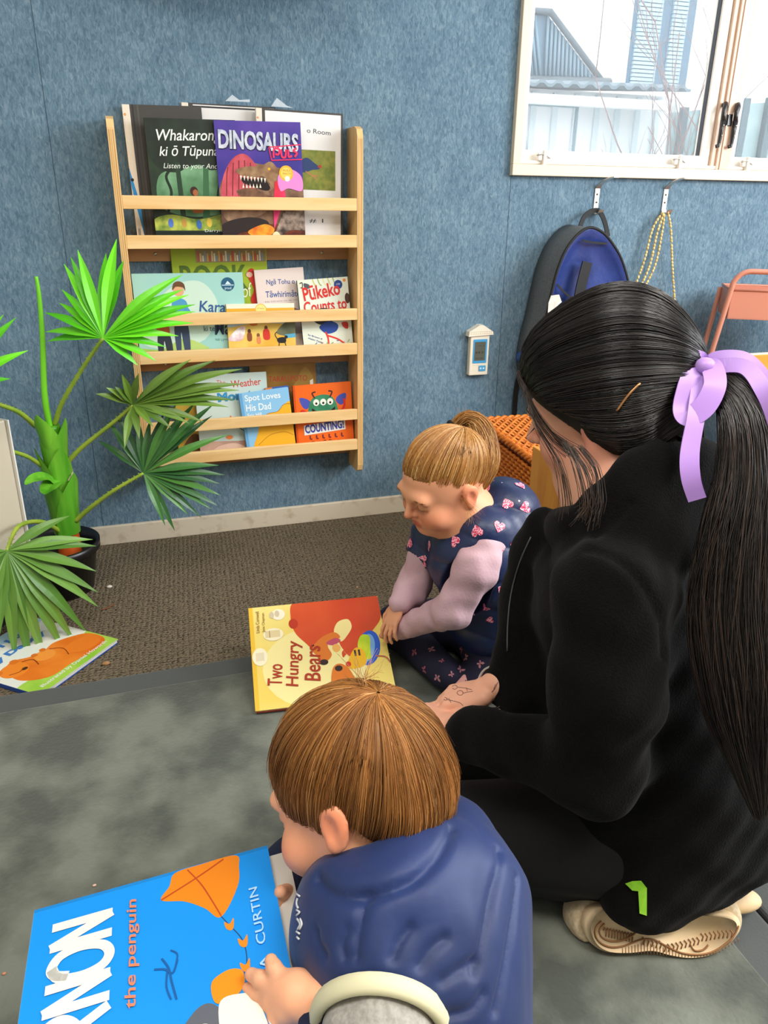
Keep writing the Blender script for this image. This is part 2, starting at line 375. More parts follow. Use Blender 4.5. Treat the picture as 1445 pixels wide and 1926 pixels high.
# mats (foam floor cushions with a suede top and a flat border)
def play_mat(name, x0, x1, y0, y1, label):
    r = thing(name, label, 'mat', ((x0+x1)/2, (y0+y1)/2, 0), 'floor mats')
    MB().box((x0, y0, .001), (x1, y1, .034), .008, seg=3).build('border', M_MATE, r)
    MB().box((x0+.075, y0+.075, .030), (x1-.075, y1-.07, .0375), .0035, seg=2).build('suede_top', M_MAT, r)
    return r
play_mat('floor_mat', -1.6, .792, -.6, 1.515, 'large grey green suede mat spread in front of the bookshelf and under the boy')
play_mat('floor_mat', .797, 1.95, -.9, 1.36, 'second grey mat, meeting the large one behind the kneeling woman\'s shoes')

# ---- outside the window
M_RIB = mat('roof_steel_blue', '5d8298', rough=0.5)
GZ = -.3
MB().box((-6, WY+.4, GZ-.2), (16, 30, GZ)).build('yard_ground', mat('yard_concrete', 'b9b9b2', rough=.9), kind='structure', origin=(0, 0, 0))
def OY(u, v, y): return PY(u, v, y)
# neighbour house: pale wall, hipped steel roof end, shuttered window
hs = thing('neighbour_house', 'white rendered house with a tall slatted window beyond the shed', 'house', (5.5, 11, GZ))
y = 11.0
MB().box((1.0, y, GZ), (13, y+4, 7.0)).build('wall', mat('render_white', 'f4f2ee', rough=.8), hs)
a = OY(1176, 160, y); b = OY(1286, 160, y); zt = OY(1230, -40, y)[2]
mb = MB(); mb.box((a[0], y-.05, a[2]), (b[0], y+.02, zt)); mb.build('window_frame', mat('slate_frame', '4a7088', rough=.5), hs)
n = 26; mb = MB(); xm = a[0]+(b[0]-a[0])*.50
for i in range(n):
    z = a[2]+(zt-a[2])*(i+.1)/n; dz = (zt-a[2])/n*.72
    mb.box((a[0]+.04, y-.09, z), (xm-.08, y-.05, z+dz)); mb.box((xm+.10, y-.09, z), (b[0]-.16, y-.05, z+dz))
mb.build('shutter_slats', mat('shutter_blue', '9fc0ce', rough=.5), hs)
# low building with a ribbed roof on the left
y = 8.0; lb = thing('garden_building', 'low building with a ribbed blue grey steel roof at the left of the window view', 'building', (1.5, y, GZ))
p = [OY(960, 148, y), OY(1122, 150, y), OY(1031, 29, y), OY(960, 27, y)]
mb = MB(); q = [(v[0], v[2]) for v in p]
Mf = frame((0, y, 0), (1, 0, 0), (0, 0, 1)); mb.prism(q, -.05, 0, 0, Mf)
mb2 = MB()
bl, br, tr, tl = [np.array(v) for v in p]
for i in range(22):
    t = i/21
    lo = np.array([bl[0]+(br[0]-bl[0])*t, y-.03, bl[2]]); top = tl[2]; x_at = lambda z: br[0]+(tr[0]-br[0])*(z-br[2])/(tr[2]-br[2])
    hi = lo.copy(); hi[2] = top; hi[0] = lo[0]-.12*(1-t*.0)
    if lo[0] > tr[0]: # clip at the hip
        k = (lo[0]-br[0])/(tr[0]-br[0]); hi[2] = br[2]+(tr[2]-br[2])*k; hi[0] = lo[0]-.02
    mb2.tube([lo, hi], .016, 6)
mb.build('roof', M_RIB, lb); mb2.build('roof_ribs', mat('rib_blue', '7396a8', rough=.5), lb)
mb = MB(); mb.tube([br+[.02, -.05, 0], tr+[0, -.05, .02], tl+[-.3, -.05, .02]], .035, 6); mb.tube([bl+[-.3, -.08, -.03], br+[.12, -.08, -.03]], .045, 6); mb.build('ridge_cap', mat('cap_dark', '55666f', rough=.5), lb)
MB().box((bl[0]-1.5, y, GZ), (br[0]-.05, y+2, bl[2]-.02)).build('wall', mat('render_white', 'f4f2ee'), lb)
# shed: white sheet panels under a corrugated roof edge
y = 6.0; sh = thing('metal_shed', 'white sheet metal shed with a corrugated roof edge outside the window', 'shed', (2.5, y, GZ))
a = OY(960, 290, y); b = OY(1262, 290, y); e0 = OY(960, 163, y-.25); e1 = OY(1292, 172, y-.25); zt = OY(1100, 172, y)[2]
mb = MB().box((a[0]-1, y, GZ), (b[0], y+1.6, zt)); mb.build('wall_panel', mat('shed_white', 'eef4f6', rough=.5), sh)
mb = MB(); mb2 = MB(); x = a[0]-1; k = 0
while x < b[0]: mb.box((x, y-.022, GZ), (x+.05, y, zt-.02), .004); x += .19; k += 1
mb.build('wall_ribs', mat('shed_rib', 'd3e1e6', rough=.5), sh)
xd = OY(1083, 200, y)[0]
mb = MB(); mb.box((xd-.012, y-.03, GZ), (xd+.012, y, zt-.05)); mb.box((a[0]-1, y-.03, zt-.12), (xd, y, zt-.09)); mb.build('door_edge', mat('shed_line_grey', '7d97a3', rough=.6), sh)  # grey blue strips down the door edge and along the wall top
rf = MB(); cor = []
for i in range(64):
    x = e0[0]-.6+(e1[0]-e0[0]+.6)*i/63; cor.append((x, e0[2]+(e1[2]-e0[2])*i/63+.025*(i % 4 in (0, 1))))
for i in range(63):
    (xa, za), (xb, zb) = cor[i], cor[i+1]
    rf.add([(xa, y-.3, za-.01), (xb, y-.3, zb-.01), (xb, y+1.7, zb+.22), (xa, y+1.7, za+.22), (xa, y-.3, za+.012), (xb, y-.3, zb+.012), (xb, y+1.7, zb+.242), (xa, y+1.7, za+.242)], [[0, 1, 2, 3][::-1], [4, 5, 6, 7], [0, 4, 5, 1], [0, 3, 7, 4], [1, 2, 6, 5]])
rf.build('corrugated_roof', mat('roof_edge', '6d8490', rough=.5), sh)
mb = MB().box((e0[0]-.6, y-.27, e0[2]-.10), (e1[0]-.15, y-.20, e0[2]-.035)); mb.build('fascia', mat('shed_white', 'eef4f6'), sh)
# fence of upright sheets with posts
def fence(y, u0, u1, v0, v1, label):
    a = OY(u0, v0, y); b = OY(u1, v1, y); r = thing('metal_fence', label, 'fence', ((a[0]+b[0])/2, y, GZ), 'fences outside')
    MB().prism([(a[0], GZ), (b[0], GZ), (b[0], b[2]), (a[0], a[2])], -.02, .02, 0, frame((0, y, 0), (1, 0, 0), (0, 0, 1))).build('fence_sheet', mat('fence_teal', '9db9bb', '86a6a9', scale=9, rough=.5), r)
    m = MB(); k = 0; x = a[0]+.05
    while x < b[0]: zt = a[2]+(b[2]-a[2])*(x-a[0])/(b[0]-a[0]); m.box((x, y-.07, GZ), (x+.055, y-.02, zt+.03), .004); x += .21
    m.build('fence_ribs', mat('fence_rib', '46616a', rough=.5), r)
fence(5.6, 1264, 1345, 212, 204, 'blue green sheet fence at the right end of the shed')
fence(4.8, 1375, 1520, 196, 190, 'blue green sheet fence seen through the right hand pane')
# bare trees
def bare_tree(name, base, tips, label, seed, y):
    rd = random.Random(seed); r = thing(name, label, 'tree', base, 'bare trees outside'); m = MB()
    def br(a, d, ln, rad, lev):
        pts = [np.array(a)]; dd = np.array(d, float)
        for i in range(5):
            dd = _n(dd+np.array([rd.uniform(-.16, .16), rd.uniform(-.16, .16), rd.uniform(-.08, .16)])); pts.append(pts[-1]+dd*ln/5)
        m.tube(pts, np.linspace(rad, rad*.45, 6), 5)
        if lev:
            for i in range(4 if lev > 1 else 3):
                k = rd.randint(1, 5); nd = _n(dd*.8+np.array([rd.uniform(-.8, .8), rd.uniform(-.5, .5), rd.uniform(-.2, .6)])); br(pts[k], nd, ln*rd.uniform(.35, .55), rad*.5, lev-1)
    for t in tips: br(base, _n(np.array(t)-np.array(base)), np.linalg.norm(np.array(t)-np.array(base)), .010, 3)
    m.build('branches', mat('bare_bark', '8a7674', rough=.8), r)
b0 = OY(1345, 270, 5.0); b0[2] = GZ
bare_tree('bare_tree', b0, [OY(1262, 90, 5.0), OY(1300, 20, 5.1), OY(1215, 60, 4.9)], 'thin bare tree in front of the shuttered house', 3, 5)
b1 = OY(1425, 250, 4.1); b1[2] = GZ
bare_tree('bare_tree', b1, [OY(1412, 90, 4.1), OY(1440, 60, 4.15), OY(1395, 120, 4.1)], 'bare tree behind the fence in the right hand pane', 9, 4.5)

# ---- cream cabinet at the left edge
c1 = PZ(75, 1150); c0 = PZ(0, 1190); dr = _n(c1-c0); nr = np.array([-dr[1], dr[0], 0])
r = thing('cream_cabinet', 'tall cream cabinet with a metal clip at the left edge beside the palm', 'cabinet', c1-dr*.4+nr*.14)
Mc = frame(c1, -dr, -nr)
Mc = np.eye(4); Mc[:3, 0] = -dr; Mc[:3, 1] = nr; Mc[:3, 2] = [0, 0, 1]; Mc[:3, 3] = c1
HC = PY(0, 776, c1[1])[2]-.01
hc = .515
MB().box((.0, .0, .055), (.75, .26, hc), .004, M=Mc).build('body', mat('cabinet_cream', 'c4bba6', rough=.5), r)
MB().box((.0, -.012, .055), (.75, .0, .075), .003, M=Mc).box((-.004, -.008, .05), (.0, .2, hc), .001, M=Mc).build('edge_strip', mat('strip_light', 'e6e2da', rough=.4), r)
MB().box((.02, .02, 0), (.75, .24, .055), M=Mc).build('plinth', mat('plinth_black', '161616', rough=.6), r)
MB().tube([Mc[:3, :3]@q+Mc[:3, 3] for q in (np.array([.035, -.006, hc-.03]), np.array([.035, -.012, hc-.01]), np.array([.035, -.006, hc+.004]), np.array([.035, .01, hc+.004]))], .0035, 6).build('clip', M_STEEL, r)

# ---- palm in a black pot
rp = PZ(193, 1048, .19)
pc = np.array([-.262, 2.050, 0]); R_P = .110
plant = thing('potted_palm', 'green fan palm standing in front of the blue wall beside the bookshelf', 'plant', pc)
mb = MB(); Mp = np.eye(4); Mp[:3, 3] = pc
mb.lathe([(0, .004), (R_P*.80, .004), (R_P*.98, .118), (R_P*1.07, .121), (R_P*1.08, .142), (R_P*1.03, .144), (R_P*.96, .118), (R_P*.90, .09)], 40, 0, Mp)
pot = mb.build('pot', mat('pot_plastic', '131416', rough=.35, spec=.6), plant)
mb = MB(); mb.lathe([(R_P*.94, .096), (R_P*.5, .102), (0, .106)], 30, 0, Mp); mb.build('soil', mat('potting_soil', '17120e', '3a3028', scale=70, rough=1, bump=.01), plant)
def stem_pt(u, v, dy=0.0): return PY(u, v, pc[1]+dy)
tr = [stem_pt(140, 1075), stem_pt(133, 1040), stem_pt(126, 1000), stem_pt(117, 955), stem_pt(112, 900), stem_pt(104, 850), stem_pt(96, 800)]
tr[0][2] = .098
mb = MB().tube(crom(tr[:4], 5), np.linspace(.031, .029, 16), 14); mb.build('trunk', mat('trunk_orange', 'd9641e', 'b8481a', scale=25, rough=.5, stretch=(1, 1, .3)), plant)
M_STEM = mat('stem_green', '5fae1e', '3f8f17', scale=30, rough=.4, stretch=(1, 1, .15))
mb = MB().tube(crom(tr[2:], 6), np.linspace(.030, .022, 25), 14); stem = mb.build('stem', M_STEM, plant)
def blade(mb, pts, w, n_hint, fold=.25, col=None, thick=.0006):
    """a leaf blade along pts with half widths w, V folded"""
    P = np.asarray(pts, float); T = np.gradient(P, axis=0); T /= np.linalg.norm(T, axis=1)[:, None]; vs = []; k = len(P)
    for i in range(k):
        s_ = _n(np.cross(T[i], n_hint)); nn = np.cross(s_, T[i]); nn = nn*np.sign(nn@n_hint+1e-9)
        vs += [P[i]-s_*w[i]+nn*w[i]*fold, P[i]+nn*thick, P[i]+s_*w[i]+nn*w[i]*fold, P[i]-nn*thick]
    fs = []
    for i in range(k-1):
        for j in range(4): fs.append([i*4+j, i*4+(j+1) % 4, (i+1)*4+(j+1) % 4, (i+1)*4+j])
    mb.add(vs, fs, 0, False, None, col)
# sheaths wrapped round the stem
M_SH = mat('sheath_green', '7cc234', '4c9a1f', scale=26, rough=.42, stretch=(1, 1, .12))
def sheath(a, b, r, ang, tipout):
    m = MB(); n = 9; A = np.array(a); Bp = np.array(b); vs = []; seg = 8
    for i in range(n):
        t = i/(n-1); c = A+(Bp-A)*t; sp = 1.5*(1-t**2.2)+.05; rr = r*(1+.25*t)+tipout*t*t
        for j in range(seg+1):
            th = ang+sp*(2*j/seg-1); vs.append(c+np.array([math.cos(th)*rr, math.sin(th)*rr, 0]))
    vs2 = [v*1.0 for v in vs]; K = seg+1
    fs = [[i*K+j, i*K+j+1, (i+1)*K+j+1, (i+1)*K+j] for i in range(n-1) for j in range(seg)]
    off = len(vs); inner = [vs[q]+_n(np.array([(A+(Bp-A)*((q//K)/(n-1)))[0]-vs[q][0], (A+(Bp-A)*((q//K)/(n-1)))[1]-vs[q][1], 0]))*.0015 for q in range(off)]
    m.add(vs+inner, fs+[[q+off for q in f][::-1] for f in fs], 0, True); return m
for a, b, r_, an, to in ((2, 4, .035, -.6, .004), (2, 4, .032, -2.2, .012), (3, 5, .032, -1.2, .003), (3, 5, .030, -2.9, .012), (4, 6, .029, -1.8, .002), (4, 6, .027, -.4, .008)):
    sheath(tr[a], tr[b]+np.array([0, 0, .02]), r_, an, to).build('leaf_sheath', M_SH, plant)
sheath(stem_pt(102, 855, -.01), stem_pt(78, 775, -.02), .020, -1.9, .004).build('leaf_sheath', M_SH, plant)
mb = MB(); mb.tube([stem_pt(114, 900, 0), stem_pt(111, 884, 0)], .0335, 18, caps=False); mb.build('stem_band', mat('band_cream', 'e8dcb8', rough=.6), plant)
mb = MB().tube(crom([stem_pt(96, 810), stem_pt(84, 745), stem_pt(80, 640), stem_pt(74, 560), stem_pt(68, 520)], 6), np.linspace(.009, .004, 25), 8); mb.build('spear_leaf', mat('spear_green', '79d62a', rough=.4), plant)
mb = MB()
for pp, wv in (([(108, 912), (85, 898), (62, 903), (48, 912)], .017), ([(112, 905), (98, 912), (90, 924), (86, 930)], .022)):
    pts = crom([stem_pt(u, v, -.035-.03*i) for i, (u, v) in enumerate(pp)], 4); w = [wv*math.sin(math.pi*(.12+.86*i/(len(pts)-1)))+.001 for i in range(len(pts))]
    blade(mb, pts, w, np.array([-.1, -.6, .8]))
mb.build('small_leaf', M_SH, plant)
def fan(hub, dh, tips, dt, cols, petiole, wscale=1.0, n_hint=(0, -.75, .65), droop=.012, hw=.0095):
    H0 = stem_pt(hub[0], hub[1], dh); m = MB(); nh = _n(np.array(n_hint, float)); k = len(tips)
    for i, tp in enumerate(tips):
        dd = dt[0]+(dt[1]-dt[0])*i/(k-1) if len(tp) < 3 else tp[2]
        T1 = stem_pt(tp[0], tp[1], dd); L_ = np.linalg.norm(T1-H0); n = 15; pts = []
        for j in range(n):
            t = j/(n-1); p = H0+(T1-H0)*t; p = p+nh*L_*.09*math.sin(math.pi*t)*(1 if L_ > .05 else .3); pts.append(p)
        w = []
        for j in range(n):
            t = j/(n-1); base = hw*wscale*min(1.0, t/.42+.06) if t < .42 else hw*wscale*max(.04, (1-((t-.42)/.58)**1.7))
            w.append(base*(.75+.5*min(L_, .3)/.3))
        c = lin(cols[i % len(cols)])[:3]; c = np.array(c)*(0.9+.2*random.random())
        vsc = np.repeat(np.array([c]), n*4, 0)
        # the fused heart of the fan is a little paler than the fingers, as on the plant
        for j in range(n): vsc[j*4+1] = vsc[j*4+1]*1.18
        blade(m, pts, w, nh, .42 if i % 2 else .30, vsc, .0007)
    lf = m.build('fan_leaf', M_LEAF, plant)
    if petiole:
        pp = crom([stem_pt(u, v, d) for u, v, d in petiole], 6); m = MB().tube(pp, np.linspace(.0068, .0040, len(pp)), 8)
        for j in range(2, len(pp)-1, 1):
            for s_ in (-1, 1):
                T = _n(pp[j+1]-pp[j]); sd = _n(np.cross(T, (0, -1, 0)))*s_; a = pp[j]+sd*.004; m.tube([a, a+sd*.004-T*.003], [.0016, .0003], 4)
        m.build('petiole', M_PET, plant)
M_LEAF = mat('palm_leaf', '4c8a26', rough=.38, spec=.5, attr='tint')
M_PET = mat('petiole_green', 'a3b83f', '7fa02c', scale=20, rough=.45)
G1 = ['5cc51a', '6fd323', '4fb514', '66c91c']; G2 = ['5c7a2c', '6a8a38', '4f7024', '64842f']; G3 = ['2e5c2a', '3b6c30', '27502a', '44762f']; G4 = ['5c8636', '6b9440', '4d782c', '628b38']
z4 = lambda L_: [(a[0]/3.01, a[1]/3.01+440)+tuple(a[2:]) for a in L_]
z5 = lambda L_: [(a[0]/3.01, a[1]/3.01+940)+tuple(a[2:]) for a in L_]
fan((194, 636), -.10, z4([(265, 610), (256, 555), (250, 445), (335, 390), (350, 315), (362, 170), (400, 130), (440, 90), (600, 110, .05), (660, 30, .06), (700, 150, .07), (1035, 230), (1035, 315), (1070, 345), (1105, 400), (1105, 440), (1095, 505), (1010, 578), (940, 640), (885, 720), (780, 745)]), (-.02, -.10), G1, [(103, 800, 0), (118, 755, -.02), (160, 685, -.06), (194, 636, -.10)], 1.25)
fan((250, 762), -.07, z4([(540, 905), (600, 870), (650, 865), (690, 795), (785, 790), (1080, 712), (1220, 715), (1370, 765), (1375, 850), (1355, 885), (1330, 940), (1295, 980), (1155, 1065), (1070, 1072), (970, 1100), (865, 1090), (790, 1160), (705, 1215)]), (-.10, -.16), G2, [(118, 882, 0), (150, 845, -.02), (215, 793, -.05), (250, 762, -.07)], 1.15)
fan((270, 890), -.09, z4([(555, 1170), (610, 1060), (655, 1010), (720, 1100), (780, 1040), (850, 1050), (930, 1010), (1000, 960), (1110, 950), (1215, 960), (1200, 1030), (1295, 1135), (1275, 1365), (1240, 1310), (1250, 1415), (1250, 1480), (1235, 1540), (1200, 1560), (1140, 1605), (1065, 1590), (990, 1680), (935, 1650)]), (-.02, -.14), G3, [(142, 980, -.02), (170, 955, -.04), (215, 922, -.07), (270, 890, -.09)], 1.1)
fan((13, 1036), -.26, z5([(395, 90), (525, 225), (545, 262), (545, 405), (555, 525), (555, 605), (490, 750), (430, 815), (370, 870), (265, 940), (180, 960), (90, 930), (0, 760), (-70, 700), (-160, 600), (-220, 480), (-260, 330)]), (-.22, -.36), G4, [(120, 1005, -.01), (80, 982, -.08), (35, 990, -.18), (13, 1036, -.26)], 1.35, (0.1, -.65, .75))
fan((-75, 735), -.20, z4([(-340, 500), (-200, 420), (-90, 400), (20, 458), (90, 475), (160, 660), (60, 820), (-60, 900)]), (-.2, -.24), G1, [(66, 801, 0), (35, 775, -.05), (-10, 758, -.1), (-75, 735, -.20)], 1.3)
mb = MB(); pp = crom([stem_pt(86, 882, 0), stem_pt(50, 858, -.05), stem_pt(0, 845, -.1), stem_pt(-60, 845, -.15)], 6); mb.tube(pp, np.linspace(.006, .004, len(pp)), 8); mb.build('petiole', M_PET, plant)
# ================================================================== wall bookshelf
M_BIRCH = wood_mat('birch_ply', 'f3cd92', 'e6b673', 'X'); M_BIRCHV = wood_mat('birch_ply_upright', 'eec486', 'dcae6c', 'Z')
M_PLY = mat('ply_edge', 'd6ae78', 'b3864f', scale=6, rough=.5, stretch=(60, 1, 1), sharp=(.45, .55))
YF = 2.22
shelf = thing('wall_bookshelf', 'birch plywood display bookshelf with three tiers fixed to the blue wall', 'bookshelf', (.325, 2.3, .20))
def side(x0, x1):
    p = [(WY-.001, .195), (YF+.02, .195), (YF+.006, .203), (YF, .222)]+[(YF, 1.165), (YF+.008, 1.184), (YF+.028, 1.192), (WY-.001, 1.192)]
    Mx = np.eye(4); Mx[:3, 0] = [0, 1, 0]; Mx[:3, 1] = [0, 0, 1]; Mx[:3, 2] = [1, 0, 0]
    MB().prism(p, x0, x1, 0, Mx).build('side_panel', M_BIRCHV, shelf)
    m = MB(); 
    for i, x in enumerate(np.linspace(x0+.004, x1-.004, 3)): m.box((x-.0009, YF-.0004, .225), (x+.0009, YF+.001, 1.16))
    m.build('ply_layers', M_PLY, shelf)
side(-.006, .012); side(.641, .658)
TIERS = []
for zr, zl in ((.976, .878), (.675, .573), (.371, .273)):
    MB().box((.012, YF+.001, zr), (.641, YF+.013, zr+.033), .0015).build('front_rail', M_BIRCH, shelf)
    MB().box((.012, YF+.001, zl), (.641, YF+.013, zl+.034), .0015).build('front_lip', M_BIRCH, shelf)
    MB().box((.012, YF+.013, zl), (.641, WY-.013, zl+.010)).build('tray_bottom', M_BIRCH, shelf)
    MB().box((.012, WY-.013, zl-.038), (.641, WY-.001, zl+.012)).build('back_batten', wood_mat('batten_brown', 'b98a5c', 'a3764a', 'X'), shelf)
    for x in (.085, .56): MB().lathe([(0, .003), (.004, .002), (.005, 0)], 10, 0, frame((x, WY-.0135, zl-.018), (1, 0, 0), (0, 0, 1))).build('screw', M_STEEL, shelf)
    TIERS.append(zl+.011)

GRP_B = 'picture books on the wall shelf'
def book(name, label, cat, M, w, h, t, base, items, spine=None, group=None, back=None, edge='f1ece0', hard=True, coverlap=.002, rad=0):
    """closed book: M frame origin at bottom left of the front cover, x right, y up, z towards the reader"""
    r = thing(name, label, cat, M[:3, 3], group)
    mats = [ink(base), ink(spine or base), ink(back or base)]; mb = MB()
    cth = .0022 if hard else .0006
    if rad:
        mb.prism(rrect(0, 0, w, h, rad), -cth, 0, 0, M); mb.prism(rrect(0, 0, w, h, rad), -t, -t+cth, 2, M)
    else:
        mb.box((0, 0, -cth), (w, h, 0), .0006, 0, M); mb.box((0, 0, -t), (w, h, -t+cth), .0006, 2, M)
    mb.box((-.0005, .0005, -t), (.002, h-.0005, 0), .0008, 1, M)
    art(mb, mats, items, w, h, M, 0.00003)
    mb.build('cover', mats, r)
    MB().box((.002, coverlap, -t+cth), (w-coverlap, h-coverlap, -cth), .0, 0, M).build('pages', mat('paper_'+edge, edge, rough=.8), r)
    return r
def on_shelf(tl, trr, bl, yt, yb, floor):
    A = PY(tl[0], tl[1], yt); B = PY(trr[0], trr[1], yt); C = PY(bl[0], bl[1], yb); up = _n(A-C); o = C+up*((floor-C[2])/up[2])
    if o[1] < YF+.02: o[1] = YF+.02
    x = B-A; M = frame(o, x, A-o); return M, float(np.linalg.norm(x)), float(np.linalg.norm(A-o))
T1, T2, T3 = TIERS
# ---- tier 1
M, w, h = on_shelf((236, 196), (372, 200), (272, 447), 2.308, 2.300, T1)
def folder(M, w, h, sw, t, label, page, items, spitems, base='45423f'):
    r = thing('display_folder', label, 'folder', M[:3, 3], 'display folders on the top tier')
    mats = [ink(base), ink('26242a')]; mb = MB()
    mb.box((0, 0, -.0015), (w, h, 0), .0004, 0, M); mb.box((0, 0, -t), (w, h, -t+.0015), .0004, 1, M)
    art(mb, mats, items, w, h, M, 0.0001); mb.build('cover', mats, r)
    mats = [ink('eadfcd')]; mb = MB(); Ms = M.copy(); Ms[:3, 3] = M[:3, 3]-M[:3, 0]*sw
    mb.box((0, 0, -t), (sw, h, .0003), .0015, 0, Ms); art(mb, mats, spitems, sw, h, Ms, .0005); mb.build('spine', mats, r)
    m = MB(); 
    for k in range(7): m.box((.003, .003, -t+.0025+k*(t-.006)/7), (w-.004-.002*(k % 3), h-.004+.003*(k % 2), -t+.0035+k*(t-.006)/7), 0, 0, M)
    m.build('pages', mat('sleeve_pages', 'e9e6e2', rough=.3), r); return r
sp = [('e', .30, .93, .16, .16, 'e08a2c'), ('t', 'OfficeMax', .55, .90, .40/1*.0+5.0*0+.9, .30, -90, '4a4a50') if 0 else ('e', .33, .93, .05, .05, 'f3e0c0'),
      ('p', [(.55, 0.0), (1, 0), (1, .28), (.0, .56), (.0, .50)], 'eadfcd'), ('p', [(.0, .56), (1, .28), (1, .06), (.3, .30), (0, .44)], '2f8fd4'), ('e', .25, .47, .22, .22, '20242c'),
      ('p', [(.2, .0), (.6, .0), (.6, .12), (.2, .12)], 'd5cab8')]+[('p', [(.22+.05*k, .01), (.24+.05*k, .01), (.24+.05*k, .11), (.22+.05*k, .11)], '3a3a3a') for k in range(7)]
def vtext(sx, x, y, ln, th, c, w, h, rot=-90, bold=0): return ('t', sx, x, y, ln*h/w, th*w/h, rot, c, bold)
r = folder(M, w, h, .019, .010, 'dark grey display folder at the left end of the top tier', None, [('p', [(.03, 0), (.05, 0), (.05, 1), (.03, 1)], '2f2d2b'), ('p', [(.10, 0), (.12, 0), (.12, 1), (.10, 1)], '57534e')],
           sp+[vtext('OfficeMax', .16, .90, .17, .45, '55575c', .019, h), vtext('display book', .2, .68, .15, .35, '9a948c', .019, h), vtext('A4 40', .2, .40, .10, .5, 'eaf2fa', .019, h)])
M, w, h = on_shelf((356, 193), (520, 202), (372, 440), 2.324, 2.314, T1)
folder(M, w, h, .018, .008, 'white paged display folder in the middle of the top tier, mostly hidden', None, [('p', [(.05, .0), (.985, .0), (.985, .99), (.05, .99)], 'e6e2de'), ('p', [(.05, .97), (.97, .97), (.97, .982), (.05, .982)], '2a2a2c'), ('p', [(.2, .86), (.7, .86), (.7, .875), (.2, .875)], 'cfd6e4')], sp[:2])
M, w, h = on_shelf((492, 203), (645, 214), (500, 447), 2.296, 2.284, T1)
grass = [('p', [(.38, .42), (.90, .42), (.90, .72), (.38, .72)], '6b7a2c/93923c/60')]
folder(M, w, h, .017, .012, 'display folder showing a bird photo sheet at the right of the top tier', None,
       [('p', [(.035, .012), (.97, .012), (.97, .985), (.035, .985)], 'ece9e6'), ('t', 'Kiwitahi', .12, .80, .28, .040, 0, '4a4f58', .01), ('t', 'o Room', .50, .855, .30, .042, 0, '4c4f55', .02)][0:1]+[('t', 'o Room', .54, .845, .30, .052, -3, '4c4f55', .01)]+grass+
       [('b', [(.40, .60), (.52, .66), (.62, .63), (.70, .585), (.60, .57), (.50, .55), (.42, .56)], '27406f'), ('e', .70, .60, .025, .018, 'b23a2a'), ('s', [(.52, .56), (.60, .53), (.68, .53)], .012, 'c07a52'), ('s', [(.60, .53), (.66, .50)], .010, 'c07a52'), ('t', '2.5', .47, .265, .08, .035, 0, '44464a'), ('t', '# 1', .56, .165, .18, .05, 0, '44464a')], sp[:2])
# clear plastic corners sticking up out of the folders
mcl = bpy.data.materials.new('clear_film'); mcl.use_nodes = True; q = mcl.node_tree.nodes['Principled BSDF']; q.inputs['Base Color'].default_value = (.8, .87, .92, 1); q.inputs['Roughness'].default_value = .15; q.inputs['Alpha'].default_value = .45
mb = MB()
for tri in (((424, 190), (437, 178), (450, 188), (470, 187), (470, 192)), ((510, 200), (521, 184), (540, 199), (552, 203))):
    mb = MB(); P = [PY(u, v, 2.305) for u, v in tri]; k = len(P); mb.add([p for p in P]+[p+np.array([0, .0006, 0]) for p in P], [list(range(k)), list(range(k, 2*k))[::-1]]+[[i, (i+1) % k, k+(i+1) % k, k+i] for i in range(k)])
    tag(mb.build('plastic_sleeve', mcl), 'clear plastic sleeve corner sticking up over the '+('middle' if tri[0][0] < 450 else 'right hand')+' display folder', 'plastic sleeve')
LG = '6a9a5a/2f6a34/30'
M, w, h = on_shelf((266, 221), (440, 226), (294, 446), 2.268, 2.264, T1)
w = .232
tree = [('p', [(0, 0), (1, 0), (1, 1), (0, 1)], '1d2a20/2c3d2a/18'), ('b', [(.10, .30), (.5, .22), (.95, .3), (1.05, .55), (.8, .66), (.4, .62), (.1, .55)], '3f6e45/7aa880/14'), ('b', [(.05, .66), (.3, .58), (.5, .66), (.7, .60), (1.0, .7), (1, 1.05), (0, 1.05)], '1b241c/27352a/20'),
        ('p', [(.30, .2), (.36, .2), (.34, .66), (.29, .66)], '27402c'), ('p', [(.55, .2), (.63, .2), (.66, .62), (.60, .62)], '3b6a44'), ('s', [(.16, .25), (.22, .42), (.18, .55), (.28, .63)], .03, '1c2c1f'), ('s', [(.78, .2), (.74, .4), (.84, .6)], .02, '1f3a26'),
        ('b', [(0, .2), (.2, .24), (.5, .20), (.8, .24), (1.05, .18), (1.05, .08), (0, .08)], 'c9cf5a/4f7a2e/30'), ('e', .475, .43, .045, .05, '3a2118'), ('e', .49, .418, .03, .035, 'a8643c'), ('b', [(.44, .26), (.45, .36), (.50, .39), (.55, .34), (.56, .26)], 'b0672e'),
        ('e', .18, .17, .03, .05, '5a7fd0'), ('e', .33, .17, .03, .05, 'c99a4a'), ('e', .50, .155, .03, .05, '3f6ab0'), ('e', .62, .17, .03, .05, 'e3c04a'), ('e', .80, .16, .03, .05, 'b0432e'), ('p', [(0, 0), (1, 0), (1, .10), (0, .11)], '16261f')]
book('picture_book', 'dark green picture book with white hand lettered title about listening, top tier', 'book', M, w, h, .010, '1a1c1a', tree+[('t', 'Whakarongo', .12, .80, .78, .15, 1, 'f1f3ee', .008, .25), ('t', 'ki ō Tūpuna', .13, .685, .66, .135, 1, 'f1f3ee', .008, .25), ('t', 'Listen to your Ancestors', .16, .60, .80, .07, 0, 'e6ebe0', .0, .25), ('t', 'Darryn Joseph', .56, .085, .40, .04, 0, 'dfe6dc'), ('t', 'Illustrated by Munro Te Whata', .38, .035, .58, .032, 0, 'd3dad0')], '0f1110', GRP_B)
M, w, h = on_shelf((406, 226), (569, 230), (420, 446), 2.256, 2.250, T1)
